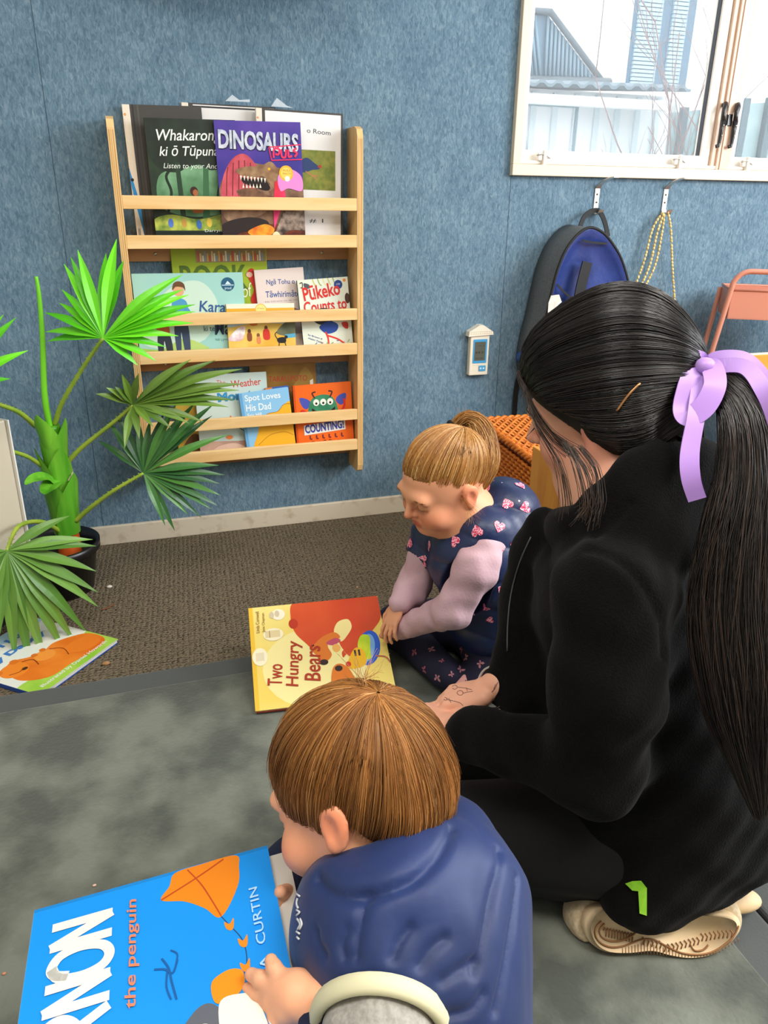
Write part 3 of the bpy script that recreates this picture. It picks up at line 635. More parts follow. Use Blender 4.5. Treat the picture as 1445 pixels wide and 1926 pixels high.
dino = [('p', [(0, 0), (1, 0), (1, 1), (0, 1)], '3a2f8a/5a3fa0/8'), ('b', [(.0, .45), (.2, .62), (.5, .66), (1.05, .5), (1.05, -.05), (0, -.05)], '5a3f33/8c6a52/26'), ('p', [(0, -.01), (1, -.01), (1, .16), (0, .16)], '3a1d1a/8a3b1e/24'),
        ('b', [(.02, .38), (.06, .56), (.18, .70), (.32, .74), (.44, .66), (.48, .55), (.35, .42), (.15, .36)], 'b03a4a/d8606a/20')]
dino += [('s', [(.08+.07*i, .40), (.10+.07*i, .56), (.12+.066*i, .58+.11*math.sin(.5+.42*i))], .012, '7a2433') for i in range(6)]
dino += [('b', [(.02, .30), (.25, .40), (.45, .42), (.62, .50), (.70, .44), (.60, .30), (.40, .22), (.1, .18)], '6b4a38/b08c70/34'), ('b', [(.20, .60), (.30, .635), (.50, .645), (.62, .68), (.70, .62), (.74, .52), (.68, .45), (.60, .50), (.52, .56), (.40, .545), (.28, .565)], '7d5a40/a88560/40'),
         ('b', [(.26, .55), (.40, .535), (.52, .54), (.60, .47), (.55, .44), (.42, .47), (.30, .50)], '1c0f0e'), ('b', [(.20, .44), (.38, .46), (.54, .41), (.66, .38), (.50, .34), (.3, .37)], '8c6548/5e4030/40'), ('e', .60, .62, .016, .014, 'f0b020')]
dino += [('p', [(.25+.04*i, .565-.003*i), (.275+.04*i, .565-.003*i), (.262+.04*i, .525-.003*i)], 'efe6d2') for i in range(8)]+[('p', [(.27+.04*i, .465), (.295+.04*i, .465), (.283+.04*i, .50)], 'efe6d2') for i in range(6)]
dino += [('b', [(.02, .02), (.25, .10), (.5, .06), (.55, .18), (.3, .22), (.0, .16)], '2a2020'), ('b', [(.30, .10), (.5, .16), (.62, .12), (.56, .06), (.4, .05)], 'd8641e/f0b030/30'), ('p', [(.62, .12), (.78, .40), (.76, .52), (.66, .52), (.62, .30)], 'd8263a/f0509a/10'), ('b', [(.6, .0), (.8, .10), (1.05, .12), (1.05, .34), (.84, .36), (.70, .2)], 'b09a8a/3a302c/50'), ('e', .64, .05, .05, .06, 'efdfb4'),
         ('b', [(.72, .44), (.82, .46), (.98, .44), (.98, .56), (.84, .62), (.70, .56)], 'e58ad0'), ('e', .80, .585, .085, .085, 'f2b431'), ('e', .80, .585, .065, .065, 'f6cf62'), ('e', .81, .54, .03, .03, 'f5f0e8'),
         ('t', 'FULL', .765, .60, .09, .022, 0, 'b06a10'), ('t', 'FACTS', .76, .575, .10, .02, 0, 'b06a10'), ('p', [(.02, .83), (.02, .83), (.02, .83)], 'ffffff'),
         ('t', 'DINOSAURS', .035, .775, .93, .20, -2, '23202e', .055), ('t', 'DINOSAURS', .03, .78, .93, .20, -2, 'd9dde6/a9b2c8/60', .035), ('s', [(.61, .795), (.99, .82)], .012, 'e02a5a'), ('s', [(.63, .69), (1.0, .70)], .012, 'e02a5a'), ('s', [(.61, .795), (.635, .69)], .012, 'e02a5a'), ('s', [(.66, .71), (.67, .78), (.73, .78), (.72, .74), (.68, .74)], .022, 'e8305e'), ('s', [(.75, .78), (.76, .72), (.80, .72), (.81, .78)], .022, 'e8305e'), ('s', [(.84, .78), (.84, .72), (.88, .73)], .022, 'e8305e'), ('s', [(.94, .79), (.90, .77), (.94, .75), (.91, .72)], .022, 'e8305e')]
book('picture_book', 'glossy purple dinosaur book with a red sail backed dinosaur, top tier', 'book', M, w, h, .004, '35308a', dino, '4a4a9a', GRP_B, hard=False)
# ---- tier 2
M, w, h = on_shelf((329, 466), (509, 464), (338, 640), 2.314, 2.300, T2)
book('picture_book', 'lime green book with tall green lettering at the back of the middle tier', 'book', M, w, h, .012, 'a3b92e', [('p', [(.25, .86), (.99, .86), (.99, .99), (.25, .99)], '9a8a5a')]+[('p', [(.27+.024*i, .87), (.287+.024*i, .87), (.287+.024*i, .965-.02*(i % 3)), (.27+.024*i, .965-.02*(i % 3))], ['c9564a', 'e0c090', 'e8e0d0', '8a9aa8', 'd8a860'][i % 5]) for i in range(29)]+
     [('t', 'BOOK', .08, .60, .70, .26, 0, '56722a', .01), ('t', 'of', .72, .52, .12, .14, 10, 'eef0c8', 0, .3), ('t', 'ANIMALS', .10, .30, .85, .17, 0, '56722a', .01), ('b', [(.78, .74), (.83, .80), (.88, .74), (.90, .60), (.93, .48), (.86, .40), (.80, .50), (.84, .60)], 'cf2d25'), ('e', .80, .74, .035, .028, 'e8b8a0')], '8ea326', GRP_B)
M, w, h = on_shelf((487, 508), (579, 502), (493, 640), 2.300, 2.288, T2)
book('picture_book', 'pale book with a blue title and a grey brown hill, behind the two front books', 'book', M, w, h, .005, 'e6d6cf', [('t', 'Ngā Tohu o', .22, .80, .58, .13, -2, '3a5a98', .015), ('t', 'Tāwhirimātea', .18, .66, .76, .13, -2, '3a5a98', .015), ('t', 'He kōrero na te iwi', .16, .60, .66, .03, 0, '8a8a92'), ('b', [(.30, .30), (.45, .46), (.62, .52), (.85, .48), (1.05, .36), (1.05, .2), (.3, .2)], '8a7278/6a5058/14'), ('b', [(.30, .30), (.6, .40), (1.05, .38), (1.05, .2), (.3, .2)], 'a89ea2')], group=GRP_B, hard=False)
M, w, h = on_shelf((246, 515), (455, 512), (263, 662), 2.284, 2.258, T2)
kar = [('p', [(0, 0), (1, 0), (1, 1), (0, 1)], '9fd0c8'), ('b', [(.0, .3), (.3, .8), (.6, .9), (.75, .6), (.6, .2), (.2, .1)], 'c9e2d2'), ('b', [(-.05, -.05), (-.05, .12), (.2, .10), (.40, .22), (.58, .14), (.68, .02), (.6, -.05)], '9cc452/b9d478/10'),
       ('b', [(.33, .66), (.38, .70), (.44, .69), (.47, .62), (.46, .40), (.34, .40)], '4f9ac8'), ('e', .40, .79, .048, .048, 'e0a87e'), ('b', [(.345, .80), (.36, .88), (.41, .905), (.455, .87), (.46, .79), (.44, .83), (.38, .84)], '6a4428'), ('b', [(.34, .42), (.45, .42), (.46, .06), (.41, .06), (.39, .30), (.375, .06), (.335, .06)], '3d4a66'),
       ('e', .225, .50, .042, .040, 'd09468'), ('b', [(.175, .52), (.20, .585), (.25, .58), (.275, .52), (.23, .54)], '4c2c1c'), ('b', [(.18, .44), (.27, .44), (.28, .26), (.18, .26)], 'c46a34'), ('b', [(.18, .28), (.28, .28), (.30, .05), (.25, .05), (.23, .2), (.21, .04), (.17, .04)], '2d3440'), ('e', .44, .05, .035, .014, 'a04038'), ('e', .24, .03, .03, .014, '30343c'), ('s', [(.44, .62), (.49, .50), (.46, .40)], .03, '4f9ac8'),
       ('e', .855, .86, .062, .062, '1d5a7a'), ('p', [(.83, .86), (.855, .90), (.885, .86)], 'd8ecf4'), ('p', [(.80, .845), (.91, .845), (.91, .853), (.80, .853)], 'd8ecf4'), ('t', 'penguin', .825, .80, .06, .03, 0, 'd8ecf4') if 0 else ('t', 'proud', .825, .79, .06, .03, 0, 'd8ecf4'),
       ('t', 'Karanga', .57, .50, .42, .13, -4, '2f5a94', .012, .1), ('t', 'ki te', .60, .30, .10, .05, 0, '35507a'), ('t', 'Mana', .70, .25, .26, .13, 0, '223250', .02, .1), ('t', 'Nā Lynne Gardiner', .70, .17, .26, .03, 0, '5a8a90')]
book('picture_book', 'wide pale turquoise picture book with two standing children, left of the middle tier', 'book', M, w, h, .008, '9fd0c8', kar, '7ab4ae', GRP_B)
M, w, h = on_shelf((551, 528), (646, 521), (571, 650), 2.276, 2.252, T2)
puk = [('p', [(0, 0), (1, 0), (1, 1), (0, 1)], 'dfe6d6')]+[('s', [(.30+.1*i, 1.0), (.33+.1*i, .93), (.38+.09*i, .90)], .022, ['c9c26a', '9aa85a', 'e0d89a'][i % 3]) for i in range(5)]+[('e', .80, .90, .085, .085, '1d3f8a'), ('t', '123', .765, .895, .07, .03, 0, 'e8f0fa'), ('e', .93, .955, .03, .03, 'e88a2c'),
       ('p', [(.02, .86), (.12, .86), (.12, .98), (.02, .98)], 'e9e6cc'), ('s', [(.04, .95), (.09, .96), (.09, .90), (.05, .89)], .02, '3a3a3a'), ('b', [(.12, .95), (.22, .93), (.24, .88), (.14, .88)], '4a565e'), ('e', .96, .70, .05, .10, '4a2c24'),
       ('t', 'Pūkeko', .10, .70, .74, .27, 6, 'd22f2a', .025), ('t', 'Counts to', .08, .53, .86, .22, 2, 'd22f2a', .02), ('e', .45, .47, .22, .16, '23242a'), ('t', '10', .37, .44, .17, .10, 0, 'f0ede4', .03), ('b', [(.36, .34), (.55, .40), (.72, .34), (.68, .25), (.5, .22), (.38, .28)], '24479c'), ('b', [(.80, .36), (.92, .36), (.92, .27), (.84, .29)], 'd23028'),
       ('s', [(.46, .25), (.50, .16), (.50, .03)], .03, 'e23428'), ('s', [(.48, .20), (.70, .13), (.86, .03)], .03, 'e23428'), ('t', 'by Brown &', .10, .22, .30, .035, -22, '2c4a9a', .01), ('t', 'Helen Taylor', .10, .17, .32, .035, -22, '2c4a9a', .01)]+[('s', [(.12+.11*i, .05+.03*(i % 3)), (.16+.11*i, .09+.02*(i % 2))], .014, ['6a9a3c', '4a6aa8', 'b0602c', '8ab04a'][i % 4]) for i in range(8)]
book('board_book', 'white board book with a curved red title, right end of the middle tier', 'book', M, w, h, .011, 'dfe6d6', puk, '23242a', GRP_B, rad=.007)
M, w, h = on_shelf((423, 572), (551, 570), (431, 658), 2.262, 2.246, T2)
bea = [('p', [(0, 0), (1, 0), (1, 1), (0, 1)], 'efe6d2'), ('p', [(.0, .83), (1, .83), (1, .91), (0, .91)], 'e6ac2f'), ('e', .50, .88, .085, .085, 'e6ac2f'), ('e', .50, .88, .075, .075, 'f2e08a'), ('t', 'A Treasury', .45, .88, .10, .03, 0, '7a6a2c'), ('p', [(0, 0), (1, 0), (1, .72), (0, .72)], 'ecd070/e0b040/14'), ('b', [(0, .55), (.4, .62), (1.05, .60), (1.05, .78), (0, .78)], 'b5d3e6'), ('b', [(.72, .40), (.85, .62), (1.05, .66), (1.05, .36)], '7a7a5e/56604a/20'),
       ('p', [(.84, .30), (1, .32), (1, .40), (.84, .38)], '5aa8c8'), ('b', [(.0, .3), (.12, .5), (.25, .56), (.2, .3)], 'd8b0b8/ffffff/40'), ('e', .56, .52, .025, .035, '6a3c24'), ('b', [(.52, .48), (.60, .48), (.61, .30), (.52, .30)], 'd0382a'), ('e', .31, .46, .025, .035, '5a3020'), ('b', [(.28, .42), (.34, .42), (.34, .28), (.28, .28)], '8a4a2c'), ('e', .44, .38, .024, .03, '8a5434'), ('b', [(.42, .34), (.47, .34), (.47, .22), (.42, .22)], 'e08a5a'),
       ('b', [(.72, .30), (.80, .33), (.85, .30), (.84, .22), (.74, .22)], '202024'), ('e', .855, .33, .025, .024, '202024'), ('s', [(.72, .30), (.69, .38), (.72, .44)], .012, '202024'), ('s', [(.75, .24), (.74, .14)], .012, '202024'), ('s', [(.83, .24), (.85, .14)], .012, '202024'), ('e', .38, .60, .06, .025, 'd87a30'), ('t', 'Written by Margaret Mahy', .14, .035, .40, .045, 0, 'c98a20')]
book('board_book', 'small thick yellow beach board book in front of the turquoise picture book', 'book', M, w, h, .014, 'efe6d2', bea, 'e0b050', GRP_B, rad=.006)
# ---- tier 3
M, w, h = on_shelf((474, 689), (598, 681), (480, 820), 2.314, 2.300, T3)
book('picture_book', 'brown picture book with red capital lettering at the back of the lowest tier', 'book', M, w, h, .006, '8a6428', [('p', [(0, 0), (1, 0), (1, 1), (0, 1)], '7d5a24/a67c34/9'), ('b', [(.5, .5), (.7, .8), (.85, .95), (1.0, .7), (.95, .5)], '9a7a38'), ('t', 'TE TARAU POTO', .14, .80, .72, .085, -2, 'b03a28', .005), ('t', 'O PĀPĀ KOROUA', .14, .67, .72, .085, -2, 'b03a28', .005), ('p', [(.90, .70), (.95, .70), (.95, .80), (.90, .78)], 'e6dccb')], group=GRP_B, hard=False)
M, w, h = on_shelf((385, 703), (446, 699), (392, 830), 2.318, 2.308, T3)
book('picture_book', 'dark maroon book whose top edge shows behind the weather book', 'book', M, w, h, .005, '4a2224', [('p', [(.2, .9), (.7, .9), (.7, .97), (.2, .97)], '8c2c2c')], group=GRP_B)
M, w, h = on_shelf((322, 760), (385, 757), (336, 850), 2.300, 2.285, T3)
book('picture_book', 'mustard coloured book behind the palm leaves at the left of the lowest tier', 'book', M, w, h, .006, 'b99a3c', [('b', [(.1, .1), (.5, .4), (.9, .2), (.9, -.1), (.1, -.1)], '6a4a30')], group=GRP_B)
M, w, h = on_shelf((353, 707), (490, 700), (377, 852), 2.292, 2.264, T3)
wea = [('p', [(0, 0), (1, 0), (1, 1), (0, 1)], 'b8d0cc/d3dfd6/5'), ('t', 'The', .30, .87, .12, .06, 0, 'd0454a'), ('t', 'Weather', .50, .82, .42, .10, 3, 'cf4038', .01), ('t', 'Monster', .30, .65, .66, .13, 3, '3a8fc0', .05), ('b', [(.72, .50), (.86, .60), (.98, .55), (1.05, .2), (1.0, .05), (.75, .05), (.70, .2), (.80, .35)], '3f8fb8/2f6a9a/30'), ('b', [(.80, .48), (.92, .56), (1.0, .4), (.96, .15), (.84, .12)], '8cc46a/6aa852/18'),
       ('p', [(0, 0), (1, 0), (1, .13), (0, .17)], 'c9a592/a88474/12'), ('b', [(.18, .02), (.28, .10), (.5, .12), (.62, .04)], 'd8b8a4'), ('p', [(.36, .36), (.50, .40), (.46, .48)], 'e87a30'), ('s', [(.46, .38), (.62, .28), (.70, .24)], .012, '4a5a6a'), ('e', .42, .20, .05, .03, 'e88a4a')]
book('picture_book', 'pale blue weather picture book half covered by palm leaves, lowest tier', 'book', M, w, h, .008, 'b8d0cc', wea, '6a5a4a', GRP_B)
M, w, h = on_shelf((500, 730), (544, 725), (510, 830), 2.280, 2.270, T3)
book('picture_book', 'blue book with an orange corner between the brown book and the orange one', 'book', M, w, h, .005, '2f5aa8', [('p', [(0, .90), (.3, .90), (.3, 1), (0, 1)], 'e0823a')], group=GRP_B)
M, w, h = on_shelf((449, 741), (542, 728), (465, 844), 2.268, 2.250, T3)
spt = [('p', [(0, 0), (1, 0), (1, 1), (0, 1)], '8cc4ea'), ('p', [(0, 0), (.06, 0), (.06, 1), (0, 1)], '6aa8d8'), ('t', 'Spot Loves', .10, .83, .72, .16, -2, 'f6f8f6', .01), ('t', 'His Dad', .10, .69, .50, .14, -2, 'f6f8f6', .01), ('t', 'Eric Hill', .11, .59, .28, .075, -2, 'f6f8f6', .01),
       ('b', [(.34, .46), (.50, .60), (.72, .62), (.86, .72), (1.05, .70), (1.05, -.05), (.15, -.05), (.14, .08), (.25, .28)], 'f3b52c'), ('s', [(.34, .46), (.50, .60), (.72, .62), (.86, .72), (1.0, .72)], .01, '9a5a18'), ('s', [(.24, .10), (.5, .24), (.8, .26), (.98, .18)], .008, '9a5a18')]
book('board_book', 'light blue board book with a white title and a yellow rounded shape, lowest tier', 'book', M, w, h, .010, '8cc4ea', spt, '5f98c8', GRP_B, rad=.003)
M, w, h = on_shelf((544, 727), (654, 718), (558, 834), 2.268, 2.250, T3)
mon = [('p', [(0, 0), (1, 0), (1, 1), (0, 1)], 'ef6a1c'), ('p', [(0, 0), (.035, 0), (.035, 1), (0, 1)], 'd4500e'), ('b', [(.10, .80), (.22, .78), (.28, .72), (.22, .62), (.14, .66)], '4a55b0'), ('b', [(.90, .82), (.78, .80), (.72, .72), (.80, .64), (.88, .70)], '4a55b0'), ('b', [(.26, .42), (.24, .62), (.32, .78), (.50, .83), (.66, .78), (.74, .62), (.72, .42)], '3f8f68/2f7a58/40'),
       ('s', [(.36, .78), (.32, .86), (.38, .88)], .025, '4a2a2a'), ('s', [(.62, .78), (.66, .86), (.60, .88)], .025, '4a2a2a')]
for ex in (.38, .50, .62): mon += [('e', ex, .71, .052, .056, 'efeee0'), ('e', ex, .695, .02, .02, '1a1a1a')]
mon += [('b', [(.30, .62), (.34, .52), (.50, .48), (.66, .52), (.70, .62), (.62, .575), (.50, .565), (.38, .575)], '1e1418')]+[('p', [(.36+.045*i, .565), (.40+.045*i, .565), (.38+.045*i, .53)], 'f2efe0') for i in range(6)]+[('s', [(.14, .48), (.12, .60), (.22, .56)], .03, 'd8302a'), ('s', [(.78, .52), (.86, .62), (.86, .74)], .035, 'd8302a'),
        ('p', [(.14, .20), (.86, .24), (.86, .40), (.14, .36)], 'ece8e0'), ('t', 'MONSTERS', .20, .40, .60, .09, 2, '3f4aa0', .03), ('t', 'COUNTING!', .16, .225, .68, .15, 3, '3f4aa0', .04)]+[('s', [(.24+.11*i, .19), (.24+.11*i, .14), (.27+.11*i, .13)], .02, '6a2a3c') for i in range(6)]+[('t', 'Flavia Z. Drago', .26, .03, .50, .07, 0, '4a1c10')]
book('board_book', 'bright orange board book with a green three eyed creature, right end of the lowest tier', 'book', M, w, h, .010, 'ef6a1c', mon, '20202a', GRP_B, rad=.005)

# ================================================================== wall things
M_THW = mat('thermo_white', 'e9e0cc', rough=.4)
yt = WY
a = PY(875, 612, yt); c = PY(921, 612, yt); bz = PY(898, 703, yt)[2]; tz = PY(898, 609, yt)[2]
r = thing('wall_thermometer', 'white digital thermometer with a little roof and blue display surround on the wall', 'thermometer', (PY(898, 680, yt)[0], yt, bz))
xm = PY(897, 660, yt)[0]; hw_ = .034; z1 = bz+.135
mb = MB().box((xm-hw_, yt-.022, bz), (xm+hw_, yt, z1), .003); mb.build('body', M_THW, r)
mb = MB(); mb.prism([(xm-.044, z1-.006), (xm+.044, z1-.002), (xm+.042, z1+.008), (xm+.006, z1+.030), (xm-.006, z1+.030), (xm-.042, z1+.010)], 0, .028, 0, frame((0, yt, 0), (1, 0, 0), (0, 0, 1)))
for i in range(2):
    for k in range(12): mb.ball((xm-.036+.0065*k, yt-.0285, z1+.003+.006*i), .0012, 1, 6)
mb.build('roof', [M_THW, mat('thermo_dot', 'b9a98c')], r)
mats = [ink('e9e0cc')]; mb = MB(); Mq = frame((xm-hw_, yt-.0225, bz), (1, 0, 0), (0, 0, 1)); art(mb, mats, [('p', rrect(.15, .30, .88, .88, .03), '3f9ad0'), ('p', rrect(.22, .36, .80, .82, .02), '565a50'), ('t', '16.3', .42, .71, .3, .06, 0, '2c2e2a'), ('t', '64.2', .28, .54, .42, .10, 0, '2c2e2a', .02), ('t', '61%', .30, .40, .38, .07, 0, '2c2e2a'), ('p', rrect(.50, .10, .86, .24, .03), '4a9fd0'), ('e', .60, .17, .045, .045, 'cfe6f2'), ('e', .75, .17, .045, .045, 'cfe6f2'), ('t', 'IN OUT', .18, .25, .5, .02, 0, '707070')], hw_*2, .135, Mq, .0006, 1.5e-4)
mb.build('display', mats, r)
def coat_hook(u, v, label):
    p = PY(u, v, WY); r = thing('coat_hook', label, 'hook', p, 'steel coat hooks')
    x, z = p[0], p[2]
    mb = MB().box((x-.009, WY-.004, z-.004), (x+.009, WY, z+.075), .001)
    def strap(pts, wd):
        b2 = MB()
        P = crom(pts, 5); T = np.gradient(P, axis=0); T /= np.linalg.norm(T, axis=1)[:, None]; vs = []
        for i, q in enumerate(P):
            nn = _n(np.cross(T[i], (1, 0, 0))); vs += [q+np.array([-wd, 0, 0])+nn*.0015, q+np.array([wd, 0, 0])+nn*.0015, q+np.array([wd, 0, 0])-nn*.0015, q+np.array([-wd, 0, 0])-nn*.0015]
        fs = [[i*4+j, i*4+(j+1) % 4, (i+1)*4+(j+1) % 4, (i+1)*4+j] for i in range(len(P)-1) for j in range(4)]+[[0, 1, 2, 3], [len(vs)-4+j for j in (3, 2, 1, 0)]]
        b2.add(vs, fs, 0, False); b2.build('prong', M_STEEL, r)
    strap([(x, WY-.003, z+.070), (x+.002, WY-.020, z+.086), (x+.012, WY-.055, z+.100), (x+.016, WY-.078, z+.102)], .009)
    strap([(x, WY-.003, z+.006), (x, WY-.010, z-.006), (x, WY-.026, z-.008), (x+.002, WY-.036, z+.006)], .009)
    mb.build('plate', M_STEEL, r)
    for k in (.028, .052): MB().lathe([(0, .002), (.003, .0015), (.0035, 0)], 8, 0, frame((x, WY-.004, z+k), (1, 0, 0), (0, 0, 1))).build('screw', mat('screw_dark', '6a5a48', rough=.4, metal=.6), r)
    return p
h1 = coat_hook(1119, 398, 'steel coat hook holding the blue backpack')
h2 = coat_hook(1247, 398, 'steel coat hook holding the string of shell beads')
# shell bead strings
M_BEAD = mat('bead_cream', 'e6d49a', 'c9a85c', scale=120, rough=.4)
r = thing('bead_garland', 'cream shell bead strings with a small stick hanging from the right hook', 'garland', PY(1250, 575, WY-.04))
def beads(pts, y):
    P = crom([PY(u, v, y) for u, v in pts], 24); d = np.r_[0, np.cumsum(np.linalg.norm(np.diff(P, axis=0), axis=1))]; n = int(d[-1]/.0118); m = MB()
    for i in range(n):
        s_ = (i+.5)*.0118; k = min(np.searchsorted(d, s_), len(P)-1); T = _n(P[min(k+1, len(P)-1)]-P[k-1]); q = P[k]; a = _n(np.cross(T, (0, 1, 0))); bvec = np.cross(a, T)
        m.ball(q, (.0046, .0046, .0066), 0, 8, rot=np.column_stack([a, bvec, T]))
    m.tube(P, .0012, 4); return m
hy = WY-.030
for pts, dy in (([(1248, 398), (1228, 430), (1212, 490), (1192, 545)], 0), ([(1249, 400), (1236, 440), (1222, 500), (1200, 550)], -.006), ([(1250, 402), (1245, 440), (1232, 500), (1206, 552)], 0.004), ([(1256, 396), (1262, 430), (1265, 500), (1270, 578)], 0)):
    beads(pts, hy+dy).build('bead_string', M_BEAD, r)
mb = MB().tube([PY(1192, 550, hy), PY(1240, 577, hy), PY(1273, 578, hy)], .0075, 8); mb.build('stick', mat('stick_tan', 'd9a868', 'b3763a', scale=30, rough=.6), r)

# ---- backpack hanging from the left hook
bp = thing('backpack', 'blue child backpack with grey sides and black piping hanging open from the left hook', 'backpack', PY(1110, 700, WY-.06))
YB = WY-.135
out = [(1110, 428), (1088, 440), (1066, 468), (1050, 505), (1038, 550), (1027, 600), (1014, 650), (1010, 700), (1030, 745), (1090, 770), (1160, 760), (1192, 720), (1196, 660), (1193, 600), (1185, 545), (1170, 490), (1150, 455), (1132, 436)]
F = crom([PY(u, v, YB) for u, v in out], 4, True); ctr = F.mean(0)
Bk = F.copy(); Bk[:, 1] = WY-.006; Bk[:, 0] = ctr[0]+(Bk[:, 0]-ctr[0])*1.04; Bk[:, 2] = ctr[2]+(Bk[:, 2]-ctr[2])*1.02
mid = (F+Bk)/2; mid[:, 0] = ctr[0]+(mid[:, 0]-ctr[0])*1.06
k = len(F)
mb = MB(); mb.add(np.vstack([F, mid, Bk]), [[i, (i+1) % k, k+(i+1) % k, k+i] for i in range(k)]+[[k+i, k+(i+1) % k, 2*k+(i+1) % k, 2*k+i] for i in range(k)]+[[2*k+i for i in range(k)]], 0, True)
mb.build('shell', mat('bag_grey', '54585a', '62676a', scale=200, rough=.8), bp)
rings = [F]; 
for s_, dy in ((.97, .004), (.9, .016), (.7, .026), (.4, .030), (.1, .030)):
    q = ctr+(F-ctr)*s_; q[:, 1] = YB+dy-.006; q[:, 1] += .006*np.sin(q[:, 0]*70+q[:, 2]*15)*(1-s_); rings.append(q)
mb = MB(); mb.add(np.vstack(rings), [[j*k+i, j*k+(i+1) % k, (j+1)*k+(i+1) % k, (j+1)*k+i] for j in range(len(rings)-1) for i in range(k)]+[[(len(rings)-1)*k+i for i in range(k)]], 0, True)
mb.build('front_panel', mat('bag_blue', '27418c', '1f3576', scale=9, rough=.42, bump=.004, bscale=18), bp)
M_WEB = mat('webbing_black', '0f1014', rough=.7, bump=.0004, bscale=500)
MB().tube(F, .0048, 8, closed=True).build('piping', M_WEB, bp)
def web(m, pts, wd, th=.0022, nrm=(0, -1, 0)):
    P = crom(pts, 6); T = np.gradient(P, axis=0); T /= np.linalg.norm(T, axis=1)[:, None]; vs = []
    for i, q in enumerate(P):
        s_ = _n(np.cross(T[i], nrm)); nn = np.cross(s_, T[i]); vs += [q-s_*wd+nn*th/2, q+s_*wd+nn*th/2, q+s_*wd-nn*th/2, q-s_*wd-nn*th/2]
    m.add(vs, [[i*4+j, i*4+(j+1) % 4, (i+1)*4+(j+1) % 4, (i+1)*4+j] for i in range(len(P)-1) for j in range(4)]+[[0, 1, 2, 3], [len(vs)-4+j for j in (3, 2, 1, 0)]], 0, False); return m
web(MB(), [PY(1088, 440, WY-.06), PY(1097, 412, WY-.04), PY(1108, 400, WY-.030), PY(1118, 396, WY-.026), PY(1128, 398, WY-.030), PY(1137, 415, WY-.04), PY(1144, 444, WY-.06)], .0075, .004).build('carry_loop', M_WEB, bp)
web(MB(), [PY(1105, 493, YB-.006), PY(1093, 540, YB-.010), PY(1082, 600, YB-.012), PY(1074, 680, YB-.01)], .0175, .005).build('strap', M_WEB, bp)
web(MB(), [PY(1048, 535, YB-.001), PY(1060, 548, YB-.003), PY(1078, 563, YB-.004)], .003).build('elastic', M_WEB, bp)
web(MB(), [PY(1096, 452, YB+.001), PY(1115, 456, YB-.001), PY(1142, 458, YB+.001)], .003).build('seam_tape', M_WEB, bp)
mb = MB(); T_ = [PY(u, v, YB-.008) for u, v in ((1037, 556), (1052, 554), (1057, 568), (1050, 574), (1044, 594), (1031, 588), (1032, 570))]; kk = len(T_); mb.add(T_+[p+np.array([0, .0015, 0]) for p in T_], [list(range(kk)), list(range(kk, 2*kk))[::-1]]+[[i, (i+1) % kk, kk+(i+1) % kk, kk+i] for i in range(kk)]); mb.build('care_tag', mat('tag_white', 'e6e0d6', 'cfc9c0', scale=60, rough=.8), bp)
mb = MB(); mb.ball(PY(1012, 650, WY-.05), (.05, .04, .055), 0, 14); mb.ball(PY(985, 672, WY-.045), (.028, .022, .024), 0, 12); mb.build('side_pocket', mat('denim_blue', '24457c', '1a3260', scale=60, rough=.8), bp)
web(MB(), [PY(990, 668, WY-.02), PY(976, 710, WY-.012), PY(970, 745, WY-.012), PY(967, 800, WY-.012)], .0085, .003).build('side_strap', M_WEB, bp)

# ---- pink metal trolley
M_PINK = mat('trolley_pink', 'cf8a74', rough=.4, spec=.5)
o_ = PY(1366, 600, 2.10); tx = _n(np.array([.85, -.53, 0])); ty = np.array([.53, .85, 0]); TW, TD = .42, .21
r = thing('metal_trolley', 'salmon pink metal trolley with a curved handle standing by the wall at the right', 'trolley', (o_[0]+tx[0]*TW/2+ty[0]*TD/2, o_[1]+tx[1]*TW/2+ty[1]*TD/2, 0))
MT = np.eye(4); MT[:3, 0] = tx; MT[:3, 1] = ty; MT[:3, 3] = [o_[0], o_[1], 0]
zb_ = o_[2]; zt2_ = zb_+.092; ztop = zt2_+.060
MB().tube(crom([(-.075, 0, .06), (-.045, 0, zb_*.6), (-.012, 0, zb_), (.0, 0, zt2_), (.006, 0, ztop-.03), (.035, 0, ztop-.003), (.10, 0, ztop), (TW-.10, 0, ztop), (TW-.035, 0, ztop-.003), (TW-.006, 0, ztop-.03), (TW, 0, zt2_), (TW+.012, 0, zb_), (TW+.045, 0, zb_*.6), (TW+.075, 0, .06)], 6), .0085, 10, M=MT).build('handle_frame', M_PINK, r)
for x0_, x1_ in ((.0, -.070), (TW, TW+.070)): MB().tube([(x0_, TD, zt2_-.01), (x1_, TD, .06)], .0085, 10, M=MT).build('rear_leg', M_PINK, r)
def tray(z0, z1, nm):
    x0, x1, y0, y1 = .004, TW-.004, .008, TD; m = MB(); t = .003
    m.box((x0, y0, z0), (x1, y1, z0+t), .001, M=MT); m.box((x0, y0, z0), (x1, y0+t, z1), M=MT); m.box((x0, y1-t, z0), (x1, y1, z1), M=MT); m.box((x0, y0, z0), (x0+t, y1, z1), M=MT); m.box((x1-t, y0, z0), (x1, y1, z1), M=MT)
    m.tube([(x0, y0, z1), (x1, y0, z1), (x1, y1, z1), (x0, y1, z1)], .004, 6, closed=True, M=MT); m.build(nm, M_PINK, r)
tray(zb_, zt2_, 'tray'); tray(.34, .40, 'tray'); tray(.11, .17, 'tray')
for x in (-.072, TW+.072):
    for y in (0, TD):
        m = MB(); m.tube([(x-.009, y, .027), (x+.009, y, .027)], .026, 16, M=MT); m.tube([(x, y, .045), (x, y, .065)], .006, 6, M=MT); m.build('castor', mat('castor_black', '18181a', rough=.5), r)
